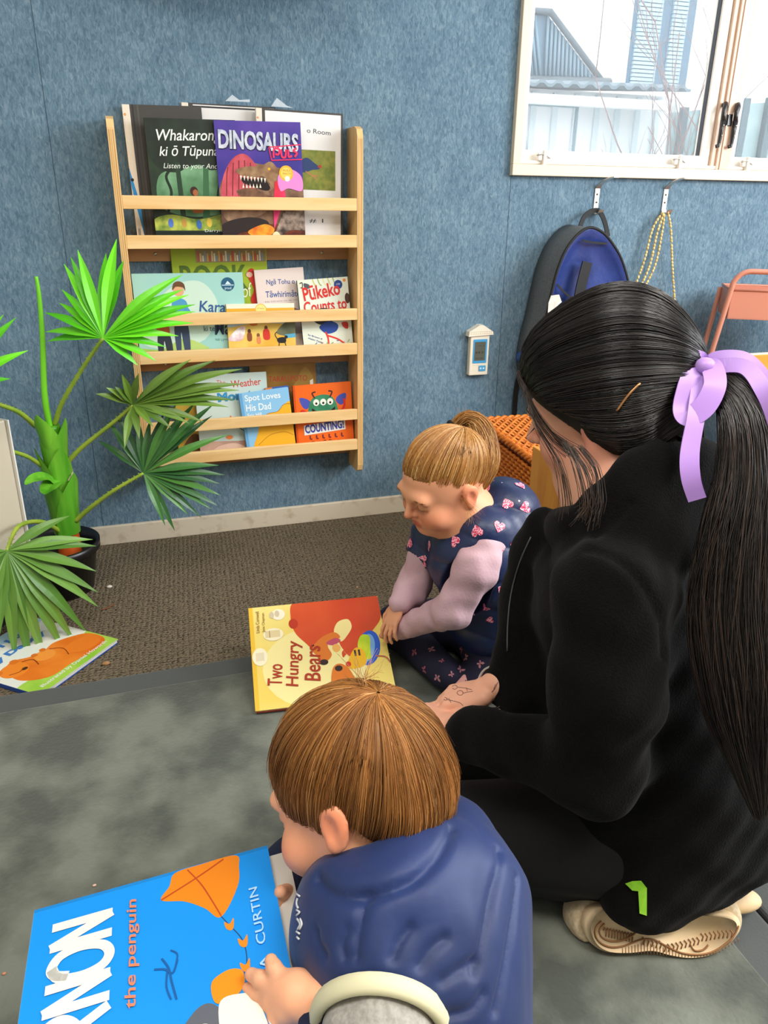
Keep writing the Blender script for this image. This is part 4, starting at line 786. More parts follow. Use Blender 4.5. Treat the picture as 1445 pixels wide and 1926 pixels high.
# ---- low orange table in front of the trolley
zt_ = .58
A = PZ(1350, 670, zt_); Cq = PZ(1442, 742, zt_)
x0 = A[0]-.12; x1 = x0+.55; y1 = A[1]; y0 = Cq[1]-.02
print('table', x0, y0, y1)
r = thing('play_table', 'low table with an orange top and pale edging behind the kneeling woman', 'table', ((x0+x1)/2, (y0+y1)/2, 0))
MB().box((x0+.018, y0+.03, zt_-.018), (x1-.018, y1-.012, zt_), .002).build('tabletop', mat('table_orange', 'ee9a22', 'e08a18', scale=5, rough=.4), r)
m = MB()
for a_, b_ in (((x0, y1-.012, zt_-.022), (x1, y1, zt_+.004)), ((x0, y0, zt_-.022), (x1, y0+.03, zt_+.004)), ((x0, y0+.03, zt_-.022), (x0+.018, y1-.012, zt_+.004)), ((x1-.018, y0+.03, zt_-.022), (x1, y1-.012, zt_+.004))): m.box(a_, b_, .002)
m.build('edge_trim', mat('edge_pale', 'ead9b8', rough=.45), r)
for x in (x0+.04, x1-.04):
    for y in (y0+.04, y1-.04): MB().tube([(x, y, 0), (x, y, zt_-.02)], .018, 12).build('leg', mat('leg_pale', 'ddc9a2', rough=.5), r)

# ---- wicker hamper
M_WICK = mat('wicker_orange', 'e8872a', 'c06418', scale=60, rough=.45, spec=.5); M_WDK = mat('wicker_dark', '7a3c12', rough=.7)
zh = .36
P0 = PZ(900, 790, zh); P1 = PZ(1010, 872, zh); e1 = P1-P0; L1 = np.linalg.norm(e1); e1 /= L1; e2 = np.array([-e1[1], e1[0], 0]); e2 = e2 if e2[0] > 0 else -e2; L2 = .40
r = thing('wicker_hamper', 'orange woven wicker hamper against the wall behind the girl in the heart vest', 'basket', P0+e1*L1/2+e2*L2/2-np.array([0, 0, zh]))
def Hp(a, b, z): return P0+e1*a+e2*b+np.array([0, 0, z-zh])
MB().add([Hp(.012, .012, zh-.012), Hp(L1-.012, .012, zh-.012), Hp(L1-.012, L2-.012, zh-.012), Hp(.012, L2-.012, zh-.012), Hp(.012, .012, .01), Hp(L1-.012, .012, .01), Hp(L1-.012, L2-.012, .01), Hp(.012, L2-.012, .01)], [[0, 1, 2, 3], [7, 6, 5, 4], [0, 4, 5, 1], [1, 5, 6, 2], [2, 6, 7, 3], [3, 7, 4, 0]]).build('lining', M_WDK, r)
m = MB(); nrow = 22; ncol = 13
for i in range(nrow):
    a = .02+(L1-.04)*i/(nrow-1); pts = []
    for j in range(ncol*2+1): b = .008+(L2-.016)*j/(ncol*2); pts.append(Hp(a, b, zh-.001+.0055*math.cos(math.pi*j+math.pi*i)))
    m.tube(pts, .0048, 6)
for j in range(ncol): b = .008+(L2-.016)*(j*2+1)/(ncol*2); m.tube([Hp(.01, b, zh-.001), Hp(L1-.01, b, zh-.001)], .003, 6)
m.build('lid_weave', M_WICK, r)
m = MB(); loop = [Hp(0, 0, zh), Hp(L1, 0, zh), Hp(L1, L2, zh), Hp(0, L2, zh)]
for ph in range(3):
    pts = []
    for i in range(4):
        a, b = loop[i], loop[(i+1) % 4]; n = int(np.linalg.norm(b-a)/.006)
        for j in range(n):
            p = a+(b-a)*j/n; t = len(pts)*.55+ph*2.094; od = _n(p-(P0+e1*L1/2+e2*L2/2)); pts.append(p+od*math.cos(t)*.006+np.array([0, 0, math.sin(t)*.006]))
    m.tube(pts, .0055, 6, closed=True)
m.build('lid_rim', M_WICK, r)
m = MB(); nz = 26
for i in range(nz):
    z = .02+(zh-.05)*i/(nz-1); pts = []
    for s_ in range(4):
        a, b = loop[s_], loop[(s_+1) % 4]; ln = np.linalg.norm(b-a); n = int(ln/.014)
        for j in range(n): p = a+(b-a)*j/n; q = p-(P0+e1*L1/2+e2*L2/2); q[2] = 0; pts.append(np.array([p[0], p[1], z])+_n(q)*(.0045*math.cos(math.pi*j+math.pi*i)-.004))
    m.tube(pts, .0052, 6, closed=True)
m.build('side_weave', M_WICK, r)
# ---- small wooden unit beside the hamper
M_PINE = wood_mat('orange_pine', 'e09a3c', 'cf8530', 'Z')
yb2 = 1.640
ux0 = PY(1009, 930, yb2)[0]; zsh = PY(1010, 930, yb2)[2]; ztp = PY(1015, 842, yb2)[2]; yf2 = PZ(1100, 978, zsh)[1]
print('stand', ux0, zsh, ztp, yf2)
r = thing('wooden_play_stand', 'small orange pine unit with a white shelf beside the wicker hamper', 'shelf unit', (ux0+.2, (yb2+yf2)/2, 0))
MB().box((ux0-.014, yf2-.01, 0), (ux0, yb2+.016, ztp), .002).build('side_panel', M_PINE, r)
MB().box((ux0, yb2, 0), (ux0+.36, yb2+.016, ztp), .002).build('back_panel', M_PINE, r)
MB().box((ux0, yf2, zsh-.02), (ux0+.36, yb2, zsh), .002).build('shelf_board', mat('shelf_white', 'e6e0cc', rough=.5), r)
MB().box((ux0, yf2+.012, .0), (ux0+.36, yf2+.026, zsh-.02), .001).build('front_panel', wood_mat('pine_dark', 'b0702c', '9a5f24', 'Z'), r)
MB().box((ux0+.36, yf2-.01, 0), (ux0+.374, yb2+.016, ztp), .002).build('side_panel', M_PINE, r)

# unseen half disc added above the frame to shade the wall over the books
MB().prism([(.34+.36*math.cos(a), WY-.36*math.sin(a)) for a in np.linspace(0, math.pi, 24)], 1.585, 1.61).build('round_shadow_caster', mat('shadow_caster_dark', '3a3f44', rough=.6), label='dark half round shadow caster added high on the wall above the bookshelf', cat='shadow caster')
# crumbs on the floor and mat
def crumb(u, v, z, rr, c, label):
    p = PZ(u, v, z); m = MB(); m.ball(p+np.array([0, 0, rr*.35]), (rr, rr*.7, rr*.45), 0, 8); tag(m.build('crumb', mat('crumb_'+c, c, rough=.8)), label, 'crumb', 'crumbs on the floor')
crumb(206, 1105, .0, .0085, 'd5cfc4', 'white fluff on the carpet right of the plant pot'); crumb(200, 1250, 0, .010, 'a87c50', 'brown dry leaf scrap right of the bear book on the carpet'); crumb(178, 1666, .038, .0032, 'e8bfa8', 'pale crumb on the mat above the blue book')
crumb(672, 1105, .0, .004, 'c99a78', 'small tan crumb on the carpet above the yellow bear book')
crumb(8, 1832, .038, .003, 'cf8a68', 'orange crumb on the mat left of the blue book')
m = MB().tube(crom([PZ(191, 1147, .002), PZ(203, 1143, .004), PZ(214, 1136, .002)], 4), .0014, 5); tag(m.build('twig', mat('twig', '8a4a2c')), 'thin brown twig on the carpet beside the plant pot', 'twig')

# ---- book lying on the carpet: bears on a pale cover
def flat_book(bl, br, tl, z): A = PZ(*bl, z); B = PZ(*br, z); C = PZ(*tl, z); return frame(A, B-A, C-A), float(np.linalg.norm(B-A)), float(np.linalg.norm(C-A))
zb = .012
A = PZ(75, 1308, zb); B = PZ(222, 1202, zb); D = PZ(72, 1178, zb)
x = B-A; M = frame(A, x, np.array([-x[1], x[0], 0])); w = float(np.linalg.norm(x)); h = .27
dad = [('p', [(0, 0), (1, 0), (1, 1), (0, 1)], 'd9e2dc/eae6d8/4'), ('b', [(-.05, .86), (.3, .9), (.7, .84), (1.05, .9), (1.05, 1.05), (-.05, 1.05)], 'a8cbe0'), ('b', [(-.05, -.05), (-.05, .20), (.12, .24), (.5, .12), (.86, .30), (1.05, .34), (1.05, -.05)], '8fc43a/b3d65c/12'),
       ('b', [(.10, .30), (.16, .52), (.30, .58), (.42, .50), (.55, .46), (.70, .48), (.88, .40), (.98, .30), (.96, .12), (.80, .06), (.5, .10), (.25, .12)], 'dc6a18/ee8a2c/9'), ('e', .20, .46, .13, .12, 'ea8426'), ('e', .10, .54, .04, .04, 'd8701a'), ('e', .30, .56, .04, .04, 'd8701a'), ('e', .26, .40, .03, .022, '4a2414'), ('e', .50, .40, .10, .09, 'f0953a'), ('e', .46, .48, .03, .03, 'd8701a'), ('e', .56, .48, .03, .03, 'd8701a'), ('b', [(.6, .30), (.8, .34), (.96, .26), (.9, .12), (.7, .14)], 'e87c24'),
       ('s', [(.33, .50), (.40, .44), (.36, .34)], .012, '8a3a10'), ('s', [(.60, .44), (.66, .34), (.60, .22)], .010, '8a3a10'), ('s', [(.12, .44), (.2, .40), (.26, .42)], .008, '8a3a10'),
       ('t', 'Illustrated by Daniel Howarth', .10, .045, .82, .055, 0, 'f4f2ea', .01), ('t', 'Why I Love', .05, .80, .80, .11, 0, '3a78c0', .05), ('t', 'My Daddy', .10, .64, .72, .11, 0, '3a78c0', .05)]
book('picture_book', 'picture book with brown bears lying on the carpet under the palm leaf', 'book', M, w, h, .011, 'd9e2dc', dad, '2a4fa0', None, back='2a4fa0')
# ---- the yellow bear book leaning in front of the girl
A = PD(481, 1343, 1.53); A[2] = .040; A = PZ(481, 1343, .041)
dA = (RW.T@(A-CAM))[2]
Bc = PZ(746, 1311, .046)
ex = _n(Bc-A); w = .262*np.linalg.norm(Bc-A)/np.linalg.norm(Bc-A)
w = float(np.linalg.norm(Bc-A))
best = None
for tilt in np.linspace(5, 85, 161):
    nrm = np.cross(ex, (0, 0, 1)); bk = _n(np.array([-ex[1], ex[0], 0])); upv = bk*math.cos(math.radians(tilt))+np.array([0, 0, 1])*math.sin(math.radians(tilt))
    hh = w*.86; q = RW.T@(A+upv*hh-CAM); u_, v_ = q[0]/q[2]*F_PX+CX, q[1]/q[2]*F_PX+CY; e = abs(v_-1150)
    if best is None or e < best[0]: best = (e, tilt, upv, u_)
M = frame(A, ex, best[2]); h = w*.86
print('bear book', w, h, best)
M[:3, 3] += M[:3, 2]*.012
two = [('p', [(0, 0), (1, 0), (1, 1), (0, 1)], 'f2cf52/f6e48a/3'), ('p', [(0, 0), (.03, 0), (.03, 1), (0, 1)], 'efc238'), ('e', .45, .35, .38, .33, 'f8eaa0'), ('e', .68, .60, .12, .12, 'f8e9a0')]
two += [('b', [(.35, 1.02), (.31, .86), (.33, .70), (.40, .58), (.46, .50), (.50, .56), (.62, .62), (.66, .50), (.72, .40), (.80, .52), (.93, .66), (1.0, .80), (.96, 1.05), (.6, 1.05)], 'cf3f1c/df5a2a/6'), ('e', .325, .79, .035, .045, 'c0381a'), ('b', [(.62, .66), (.66, .76), (.74, .78), (.76, .70), (.72, .62), (.66, .56)], 'f6e49a'),
        ('b', [(.44, .52), (.52, .62), (.62, .66), (.66, .60), (.58, .57), (.56, .52), (.58, .44), (.54, .385), (.49, .40), (.46, .46)], 'e07a26'), ('e', .515, .375, .032, .024, '33201c'), ('b', [(.55, .56), (.62, .60), (.66, .57), (.60, .53)], 'c2506a'), ('e', .62, .50, .03, .035, 'efb45a'), ('s', [(.44, .545), (.46, .55)], .012, '3a1a10'),
        ('b', [(.66, .40), (.70, .44), (.80, .50), (.86, .58), (.80, .60), (.72, .50), (.66, .46)], 'd24a20'), ('e', .86, .47, .085, .15, '2a5fd0', -15), ('e', .85, .47, .055, .12, '7ab0e8', -15), ('b', [(.78, .50), (.82, .60), (.88, .58), (.87, .46), (.86, .36), (.80, .38)], 'd8e030/a0d020/20'), ('b', [(.70, .38), (.76, .48), (.82, .44), (.82, .32), (.74, .28), (.68, .30)], 'f2b81c'), ('p', [(.745, .40), (.76, .40), (.76, .46), (.745, .46)], '3a2430'), ('p', [(.775, .40), (.79, .40), (.79, .46), (.775, .46)], '3a2430'), ('e', .69, .33, .02, .022, 'd8302a'),
        ('b', [(.55, .20), (.58, .32), (.64, .34), (.70, .26), (.72, .10), (.56, .08)], 'e07a26'), ('e', .615, .30, .028, .024, '33201c'), ('s', [(.90, .38), (.97, .36), (1.0, .30)], .012, 'b86a50'), ('e', .22, .90, .05, .05, 'faf3d8'), ('e', .21, .91, .018, .03, 'd8c8a8'), ('e', .17, .90, .018, .03, 'd8c8a8'), ('e', .17, .70, .075, .055, 'faf0cc'), ('p', [(.11, .67), (.22, .67), (.22, .74), (.11, .74)], 'e6d2a0'), ('p', [(.14, .67), (.145, .67), (.145, .74), (.14, .74)], '9a7a50'), ('e', .06, .49, .055, .075, 'faf0cc'), ('p', [(.03, .45), (.09, .45), (.09, .53), (.03, .53)], 'e8dab8')]
def hand(sx, x, y, wd, hgt, rot=90): return ('t', sx, x, y, wd, hgt, rot, 'b8341c', .004, .15)
AR = w/h
two += [('t', 'Two', .20, .20, .20/AR, .09*AR, 84, 'b03418', .012, .1), ('t', 'Hungry', .34, .17, .44/AR, .10*AR, 84, 'b03418', .012, .1), ('t', 'Bears', .475, .20, .34/AR, .10*AR, 84, 'b03418', .012, .1), ('t', 'Linda Cornwell', .07, .73, .22/AR, .022*AR, 88, '8a5a20'), ('t', 'Jane Chapman', .115, .73, .20/AR, .022*AR, 88, '8a5a20')]
book('picture_book', 'yellow picture book with two red brown bears leaning in front of the girl', 'book', M, w, h, .010, 'f2cf52', two, 'd8a028', None, rad=.006, back='b5402a')
# ================================================================== people: signed distance modelling
def smin(a, b, k):
    if k <= 0: return np.minimum(a, b)
    h = np.clip(.5+.5*(a-b)/k, 0, 1); return a*(1-h)+b*h-k*h*(1-h)
class Field:
    def __init__(s): s.ops = []
    def _add(s, fn, lo, hi, k, mode): s.ops.append((fn, np.array(lo, float), np.array(hi, float), k, mode)); return s
    def cone(s, a, b, ra, rb=None, k=.01, mode='u'):
        a = np.array(a, float); b = np.array(b, float); rb = ra if rb is None else rb; ab = b-a; L2 = ab@ab+1e-12
        def fn(X, Y, Z):
            t = np.clip(((X-a[0])*ab[0]+(Y-a[1])*ab[1]+(Z-a[2])*ab[2])/L2, 0, 1)
            return np.sqrt((X-a[0]-t*ab[0])**2+(Y-a[1]-t*ab[1])**2+(Z-a[2]-t*ab[2])**2)-(ra+(rb-ra)*t)
        r = max(ra, rb); return s._add(fn, np.minimum(a, b)-r, np.maximum(a, b)+r, k, mode)
    def chain(s, pts, rs, k=.01, mode='u'):
        for i in range(len(pts)-1): s.cone(pts[i], pts[i+1], rs[i], rs[i+1], k, mode)
        return s
    def ell(s, c, r, R=None, k=.01, mode='u'):
        c = np.array(c, float); r = np.array(r, float); R = np.eye(3) if R is None else np.asarray(R)
        def fn(X, Y, Z):
            x, y, z = X-c[0], Y-c[1], Z-c[2]
            u = (x*R[0, 0]+y*R[1, 0]+z*R[2, 0]); v = (x*R[0, 1]+y*R[1, 1]+z*R[2, 1]); w = (x*R[0, 2]+y*R[1, 2]+z*R[2, 2])
            k0 = np.sqrt((u/r[0])**2+(v/r[1])**2+(w/r[2])**2); k1 = np.sqrt((u/r[0]**2)**2+(v/r[1]**2)**2+(w/r[2]**2)**2)+1e-9
            return k0*(k0-1)/k1
        e = np.abs(R)@r; return s._add(fn, c-e, c+e, k, mode)
    def func(s, fn, mode='i'): return s._add(fn, [-9]*3, [9]*3, 0, mode)
    def mesh(s, lo, hi, res, disp=None):
        lo = np.array(lo, float); hi = np.array(hi, float); n = np.ceil((hi-lo)/res).astype(int)+1
        ax = [(lo[i]+res*np.arange(n[i])).astype(np.float32) for i in range(3)]
        D = np.full(n, .08, np.float32)
        for fn, a, b, k, mode in s.ops:
            pad = k+.03 if mode != 's' else k+.01; i0 = np.maximum(0, np.floor((a-pad-lo)/res).astype(int)); i1 = np.minimum(n, np.ceil((b+pad-lo)/res).astype(int)+1)
            if (i1 <= i0).any(): continue
            sl = tuple(slice(i0[i], i1[i]) for i in range(3))
            X, Y, Z = ax[0][sl[0]][:, None, None], ax[1][sl[1]][None, :, None], ax[2][sl[2]][None, None, :]
            d = fn(X, Y, Z).astype(np.float32)
            if mode == 'u': D[sl] = smin(D[sl], d, k)
            elif mode == 's': D[sl] = -smin(-D[sl], d, k)
            else: D[sl] = np.maximum(D[sl], d)
        if disp is not None: D += disp(ax[0][:, None, None], ax[1][None, :, None], ax[2][None, None, :]).astype(np.float32)
        return surface_nets(D, lo, res)
def surface_nets(D, lo, res):
    S = D < 0; nx, ny, nz = D.shape
    c = [S[i:nx-1+i, j:ny-1+j, k:nz-1+k] for i in (0, 1) for j in (0, 1) for k in (0, 1)]
    cnt = sum(x.astype(np.int8) for x in c); act = (cnt > 0) & (cnt < 8)
    idx = -np.ones(act.shape, np.int64); I = np.argwhere(act); idx[act] = np.arange(len(I))
    pos = np.zeros((len(I), 3)); w = np.zeros(len(I))
    for ax_ in range(3):
        for p in (0, 1):
            for q in (0, 1):
                o = [0, 0, 0]; oth = [a for a in range(3) if a != ax_]; o[oth[0]] = p; o[oth[1]] = q; A = I+np.array(o); o2 = np.zeros(3, int); o2[ax_] = 1; B = A+o2
                da = D[tuple(A.T)]; db = D[tuple(B.T)]; cr = (da < 0) != (db < 0); t = np.where(cr, da/np.where(cr, da-db, 1), 0)
                P = A.astype(float); P[:, ax_] += t; pos[cr] += P[cr]; w += cr
    V = lo+res*pos/np.maximum(w, 1)[:, None]; F = []
    for ax_ in range(3):
        a, b = [(1, 2), (2, 0), (0, 1)][ax_]; sl0 = [slice(None)]*3; sl1 = [slice(None)]*3; sl0[ax_] = slice(0, -1); sl1[ax_] = slice(1, None)
        s0 = S[tuple(sl0)]; s1 = S[tuple(sl1)]; E = np.argwhere(s0 != s1)
        E = E[(E[:, a] > 0) & (E[:, b] > 0) & (E[:, a] < D.shape[a]-1) & (E[:, b] < D.shape[b]-1)]
        ea = np.zeros(3, int); ea[a] = 1; eb = np.zeros(3, int); eb[b] = 1
        q = np.stack([idx[tuple((E-ea-eb).T)], idx[tuple((E-eb).T)], idx[tuple(E.T)], idx[tuple((E-ea).T)]], 1)
        flip = ~s0[tuple(E.T)]; q[flip] = q[flip][:, ::-1]; F.append(q)
    return V, np.vstack(F)
def fast_mesh(name, V, F, mats, parent=None, tint=None, smooth=True, fmat=None, **kw):
    """V (n,3), F (m,3|4) arrays -> one mesh object"""
    org = ORG[parent.as_pointer()] if parent is not None else np.array([V[:, 0].mean(), V[:, 1].mean(), V[:, 2].min()])
    me = bpy.data.meshes.new(name); k = F.shape[1]; me.vertices.add(len(V)); me.vertices.foreach_set('co', (V-org).astype(np.float32).ravel())
    me.loops.add(F.size); me.loops.foreach_set('vertex_index', F.astype(np.int32).ravel()); me.polygons.add(len(F)); me.polygons.foreach_set('loop_start', np.arange(0, F.size, k, dtype=np.int32))
    me.polygons.foreach_set('use_smooth', np.full(len(F), smooth))
    for m in (mats if isinstance(mats, (list, tuple)) else [mats]): me.materials.append(m)
    if fmat is not None: me.polygons.foreach_set('material_index', fmat.astype(np.int32))
    if tint is not None:
        at = me.color_attributes.new('tint', 'FLOAT_COLOR', 'POINT'); at.data.foreach_set('color', np.hstack([tint, np.ones((len(V), 1))]).astype(np.float32).ravel())
    me.update(calc_edges=True); me.validate()
    o = bpy.data.objects.new(name, me); COL.objects.link(o)
    if parent is not None: o.parent = parent
    else: o.location = tuple(org)
    ORG[o.as_pointer()] = org
    return tag(o, **kw) if kw else o
def vnormals(V, F):
    n = np.cross(V[F[:, 1]]-V[F[:, 0]], V[F[:, 2]]-V[F[:, 0]]); N = np.zeros_like(V)
    for j in range(F.shape[1]): np.add.at(N, F[:, j], n)
    return N/(np.linalg.norm(N, axis=1)[:, None]+1e-12)
def bvh_of(V, F): return BVHTree.FromPolygons([tuple(v) for v in V], [tuple(int(i) for i in f) for f in F])
def surf(b, u, v):
    d = Vector(_n(ray(u, v))); h = b.ray_cast(Vector(CAM), d)
    return (np.array(h[0]), np.array(h[1])) if h[0] is not None else (None, None)
def crease(V, F, pts, w=.004, depth=.003, puff=0.0, pw=.02):
    """press a seam along a surface line into the cloth"""
    N = vnormals(V, F); P = crom(pts, 10); lo = P.min(0)-pw*2; hi = P.max(0)+pw*2; m = ((V > lo) & (V < hi)).all(1); Q = V[m]
    d = np.full(len(Q), 9.)
    for p in P: d = np.minimum(d, np.linalg.norm(Q-p, axis=1))
    V = V.copy(); V[m] += N[m]*(-depth*np.exp(-(d/w)**2)+puff*np.exp(-((d-pw)/pw)**2))[:, None]; return V
def head_frame(yaw, pitch, roll, c):
    y, p, r = np.radians([yaw, pitch, roll]); g = np.array([-math.sin(y), math.cos(y), 0]); up = np.array([0, 0, 1.])
    fw = g*math.cos(p)-up*math.sin(p); u = up*math.cos(p)+g*math.sin(p); rt = np.cross(fw, u)
    return np.column_stack([rt*math.cos(r)+u*math.sin(r), fw, -rt*math.sin(r)+u*math.cos(r)]), np.array(c, float)
class Head:
    def __init__(s, yaw, pitch, roll, c, sc, child): s.R, s.c = head_frame(yaw, pitch, roll, c); s.s = sc; s.child = child
    def p(s, x, y, z):
        if s.child and z < 0: z *= .86; y *= .97
        return s.c+s.R@(np.array([x, y, z])*s.s)
    def loc(s, V): return ((V-s.c)@s.R)/s.s
    def build(s, f):
        p, q, R = s.p, s.s, s.R; ch = s.child
        f.ell(p(0, -.010, .015), np.array([.074, .096, .088])*q, R, .01)
        f.ell(p(0, .030, -.045), np.array([.056, .056, .068])*q, R, .03*q)
        for sx in (-1, 1):
            f.cone(p(sx*.052, .0, -.062), p(sx*.016, .066, -.104), .020*q, .016*q, .022*q)
            f.ell(p(sx*.036, .064, -.050 if not ch else -.058), np.array([.026, .022, .026] if not ch else [.031, .028, .030])*q, R, .02*q)
        f.ell(p(0, .078, -.105), np.array([.019, .015, .015])*q, R, .02*q)
        f.cone(p(-.036, .080, .004), p(.036, .080, .004), .013*q, None, .018*q)
        for sx in (-1, 1): f.ell(p(sx*.031, .094, -.014), np.array([.016, .012, .012])*q, R, .012*q, 's')
        for sx in (-1, 1): f.ell(p(sx*.031, .077, -.015), np.array([.0145, .0145, .0125])*q, R, .004*q)
        nl = .112 if not ch else .106
        f.cone(p(0, .090, -.004), p(0, nl, -.040), .0065*q, .0085*q, .010*q)
        f.ell(p(0, nl-.001, -.043), np.array([.0095, .0095, .0085])*q, R, .006*q)
        for sx in (-1, 1): f.ell(p(sx*.010, nl-.012, -.045), np.array([.0065, .008, .006])*q, R, .004*q)
        f.ell(p(0, .082, -.075), np.array([.026, .016, .018])*q, R, .012*q)
        f.cone(p(-.017, .0900, -.070), p(.017, .0900, -.070), .0045*q, None, .006*q); f.ell(p(0, .0945, -.0695), np.array([.009, .004, .004])*q, R, .004*q)
        f.ell(p(0, .0925, -.0800), np.array([.014, .0055, .0055])*q, R, .004*q)
        f.cone(p(-.021, .0935, -.0748), p(.021, .0935, -.0748), .0017*q, None, .002*q, 's')
        e = .84 if ch else .92
        for sx in (-1, 1):                           # ears: shell with rim, hollow and lobe
            f.ell(p(sx*.078, -.008, -.022), np.array([.007, .019*e, .030*e])*q, R, .006*q)
            f.ell(p(sx*.081, -.013, -.015), np.array([.005, .018*e, .022*e])*q, R, .004*q)
            f.ell(p(sx*.088, -.006, -.020), np.array([.007, .010, .015])*q, R, .004*q, 's')
            f.ell(p(sx*.079, -.002, -.042), np.array([.0055, .008, .009])*q, R, .004*q)
    def tint(s, V, base, cheek, lip):
        L = s.loc(V); zf = .86 if s.child else 1.0; z = np.where(L[:, 2] < 0, L[:, 2]/zf, L[:, 2]); C = np.tile(np.array(base), (len(V), 1))
        def mixin(w, c): nonlocal C; C = C*(1-w[:, None])+np.array(c)*w[:, None]
        for sx in (-1, 1): mixin(.75*np.exp(-(((L[:, 0]-sx*.040)/.026)**2+((L[:, 1]-.07)/.04)**2+((z+.052)/.024)**2)), cheek)
        for sx in (-1, 1): mixin(.6*np.exp(-(((L[:, 0]-sx*.085)/.012)**2+((z+.02)/.04)**2)), cheek)
        mixin(.5*np.exp(-((L[:, 0]/.014)**2+((L[:, 1]-.11)/.012)**2+((z+.044)/.012)**2)), cheek)
        m = (L[:, 1] > .078) & (np.abs(L[:, 0]) < .021) & (z > -.0865) & (z < -.0655+.0*L[:, 0]); mixin(m*.85*np.exp(-(np.abs(L[:, 0])/.02)**6), lip)
        return C
def skin_mat(name='skin'):
    if name in MATS: return MATS[name]
    return mat(name, 'e8a27c', rough=.5, spec=.35, attr='tint', sss=.12)
def sub(hexs): return np.array(lin(hexs)[:3])

def strand_mesh(name, P, r, tint, material, parent, sides=3, **kw):
    """P (N,K,3) strand centre lines, r (N,K) radii, tint (N,3)"""
    N_, K, _ = P.shape; T = np.gradient(P, axis=1); T /= np.linalg.norm(T, axis=2)[:, :, None]+1e-9
    ref = np.array([.31, .52, .79]); A = np.cross(T, ref); A /= np.linalg.norm(A, axis=2)[:, :, None]+1e-9; B = np.cross(T, A)
    V = np.stack([P+r[:, :, None]*(math.cos(2*math.pi*j/sides)*A+math.sin(2*math.pi*j/sides)*B) for j in range(sides)], 2).reshape(-1, 3)
    base = (np.arange(N_)[:, None]*K+np.arange(K-1)[None, :])*sides; F = []
    for j in range(sides): j2 = (j+1) % sides; F.append(np.stack([base+j, base+j2, base+sides+j2, base+sides+j], 2).reshape(-1, 4))
    tv = np.repeat(tint, K*sides, 0)
    return fast_mesh(name, V, np.vstack(F), material, parent, tv, **kw)
def hair_mat(name, rough=.35, spec=.5):
    return mat(name, '6a4020', rough=rough, spec=spec, attr='tint')
def slerp(a, b, t):
    a = a/np.linalg.norm(a, axis=-1, keepdims=True); b = b/np.linalg.norm(b, axis=-1, keepdims=True); om = np.arccos(np.clip((a*b).sum(-1, keepdims=True), -1, 1)); so = np.sin(om)+1e-6
    return (np.sin((1-t)*om)*a+np.sin(t*om)*b)/so
def shell_path(bv, c, D, off):
    """directions D (N,K,3) from c -> points on the shell, pushed out by off (N,K)"""
    out = np.zeros_like(D); cv = Vector(c)
    for i in range(D.shape[0]):
        last = .08
        for j in range(D.shape[1]):
            d = D[i, j]/np.linalg.norm(D[i, j]); far = cv+Vector(d)*.4; h = bv.ray_cast(far, Vector(-d), .4)
            if h[0] is not None: last = .4-h[3]
            out[i, j] = c+d*(last+off[i, j])
    return out
def hand(f, wrist, fw, up, size, side=1, curl=(.25, .5, .5), spread=.16, thumb=.6, k=.004, fc=None):
    """palm + four unequal fingers + side thumb. fw: wrist to fingers, up: back of the hand, side: +1 thumb towards fw x up"""
    fw = _n(fw); up = np.array(up, float); up = _n(up-fw*(up@fw)); rt = np.cross(fw, up)*side; q = size/.18; W = np.array(wrist, float)
    P = lambda a, b, c: W+q*(fw*a+rt*b+up*c)
    f.cone(P(-.01, 0, 0), P(.02, 0, 0), .021*q, .020*q, k*2)
    f.ell(P(.048, .002, 0), np.array([.045, .038, .0135])*q, np.column_stack([fw, rt, up]), .010*q)
    base = [(.085, .027), (.090, .009), (.087, -.009), (.080, -.025)]; ln = [(.040, .025, .020), (.044, .028, .021), (.041, .026, .020), (.032, .020, .018)]; tips = []
    for i, ((a, b), L3) in enumerate(zip(base, ln)):
        cu = fc[i] if fc else curl; ang = spread*(1.5-i)*.8; d = fw*math.cos(ang)+rt*math.sin(ang); p0 = P(a-.02, b*.9, 0); p1 = P(a, b, .002); f.cone(p0, p1, .0098*q, .0092*q, .008*q); th = 0; p = p1; r = .0090*q
        for j in range(3):
            th += cu[j]; dd = d*math.cos(th)-up*math.sin(th); n = p+dd*L3[j]*q; f.cone(p, n, r, r*.90, .0018*q); p = n; r *= .90
        tips.append((p, dd))
    ta = P(.018, .026, -.004); tb = P(.048, .026+.030*thumb, -.010); tc = P(.072, .028+.045*thumb, -.014); td = P(.095, .026+.046*thumb, -.018)
    f.cone(ta, tb, .0150*q, .0118*q, .008*q); f.cone(tb, tc, .0110*q, .0100*q, .003*q); f.cone(tc, td, .0098*q, .0085*q, .003*q)
    return tips
def jig(n, a): return RNG.uniform(-a, a, n)
# ------------------------------------------------------------------ the boy in the navy padded vest
SK = skin_mat()
boy = thing('person', 'small child with short light brown hair in a navy padded vest holding the blue book', 'person', (.30, .40, .037))
HB = Head(54, 26, -18, (.169, .592, .453), .905, True)
def bP(u, v, d): return PD(u, v, d)
neckB = HB.p(0, -.035, -.09); chestB = bP(800, 1700, .76)
pelB = np.array([.245, .365, .145])
fb = Field(); HB.build(fb)
nb = bP(738, 1650, .775)
fb.cone(HB.p(0, -.025, -.05), nb+np.array([.01, -.01, -.03]), .040, .045, .02)
# arms under the sleeves, legs crossed in front
AC = bP(718, 1872, .655); adir = _n(np.array([-.35, -.85, -.08]))
LS = bP(745, 1835, .695); LE = AC+adir*.075+np.array([0, 0, -.065]); LW = bP(612, 1893, .655)
RS = bP(700, 1600, .84); RE = bP(560, 1640, .86); RWr = bP(552, 1712, .80)
fb.cone(chestB, pelB, .085, .095, .03); fb.chain([LS, LE, LW], [.030, .026, .020], .01); fb.chain([RS, RE, RWr], [.030, .024, .018], .01)
kn = [np.array([.08, .47, .10]), np.array([.27, .62, .10])]
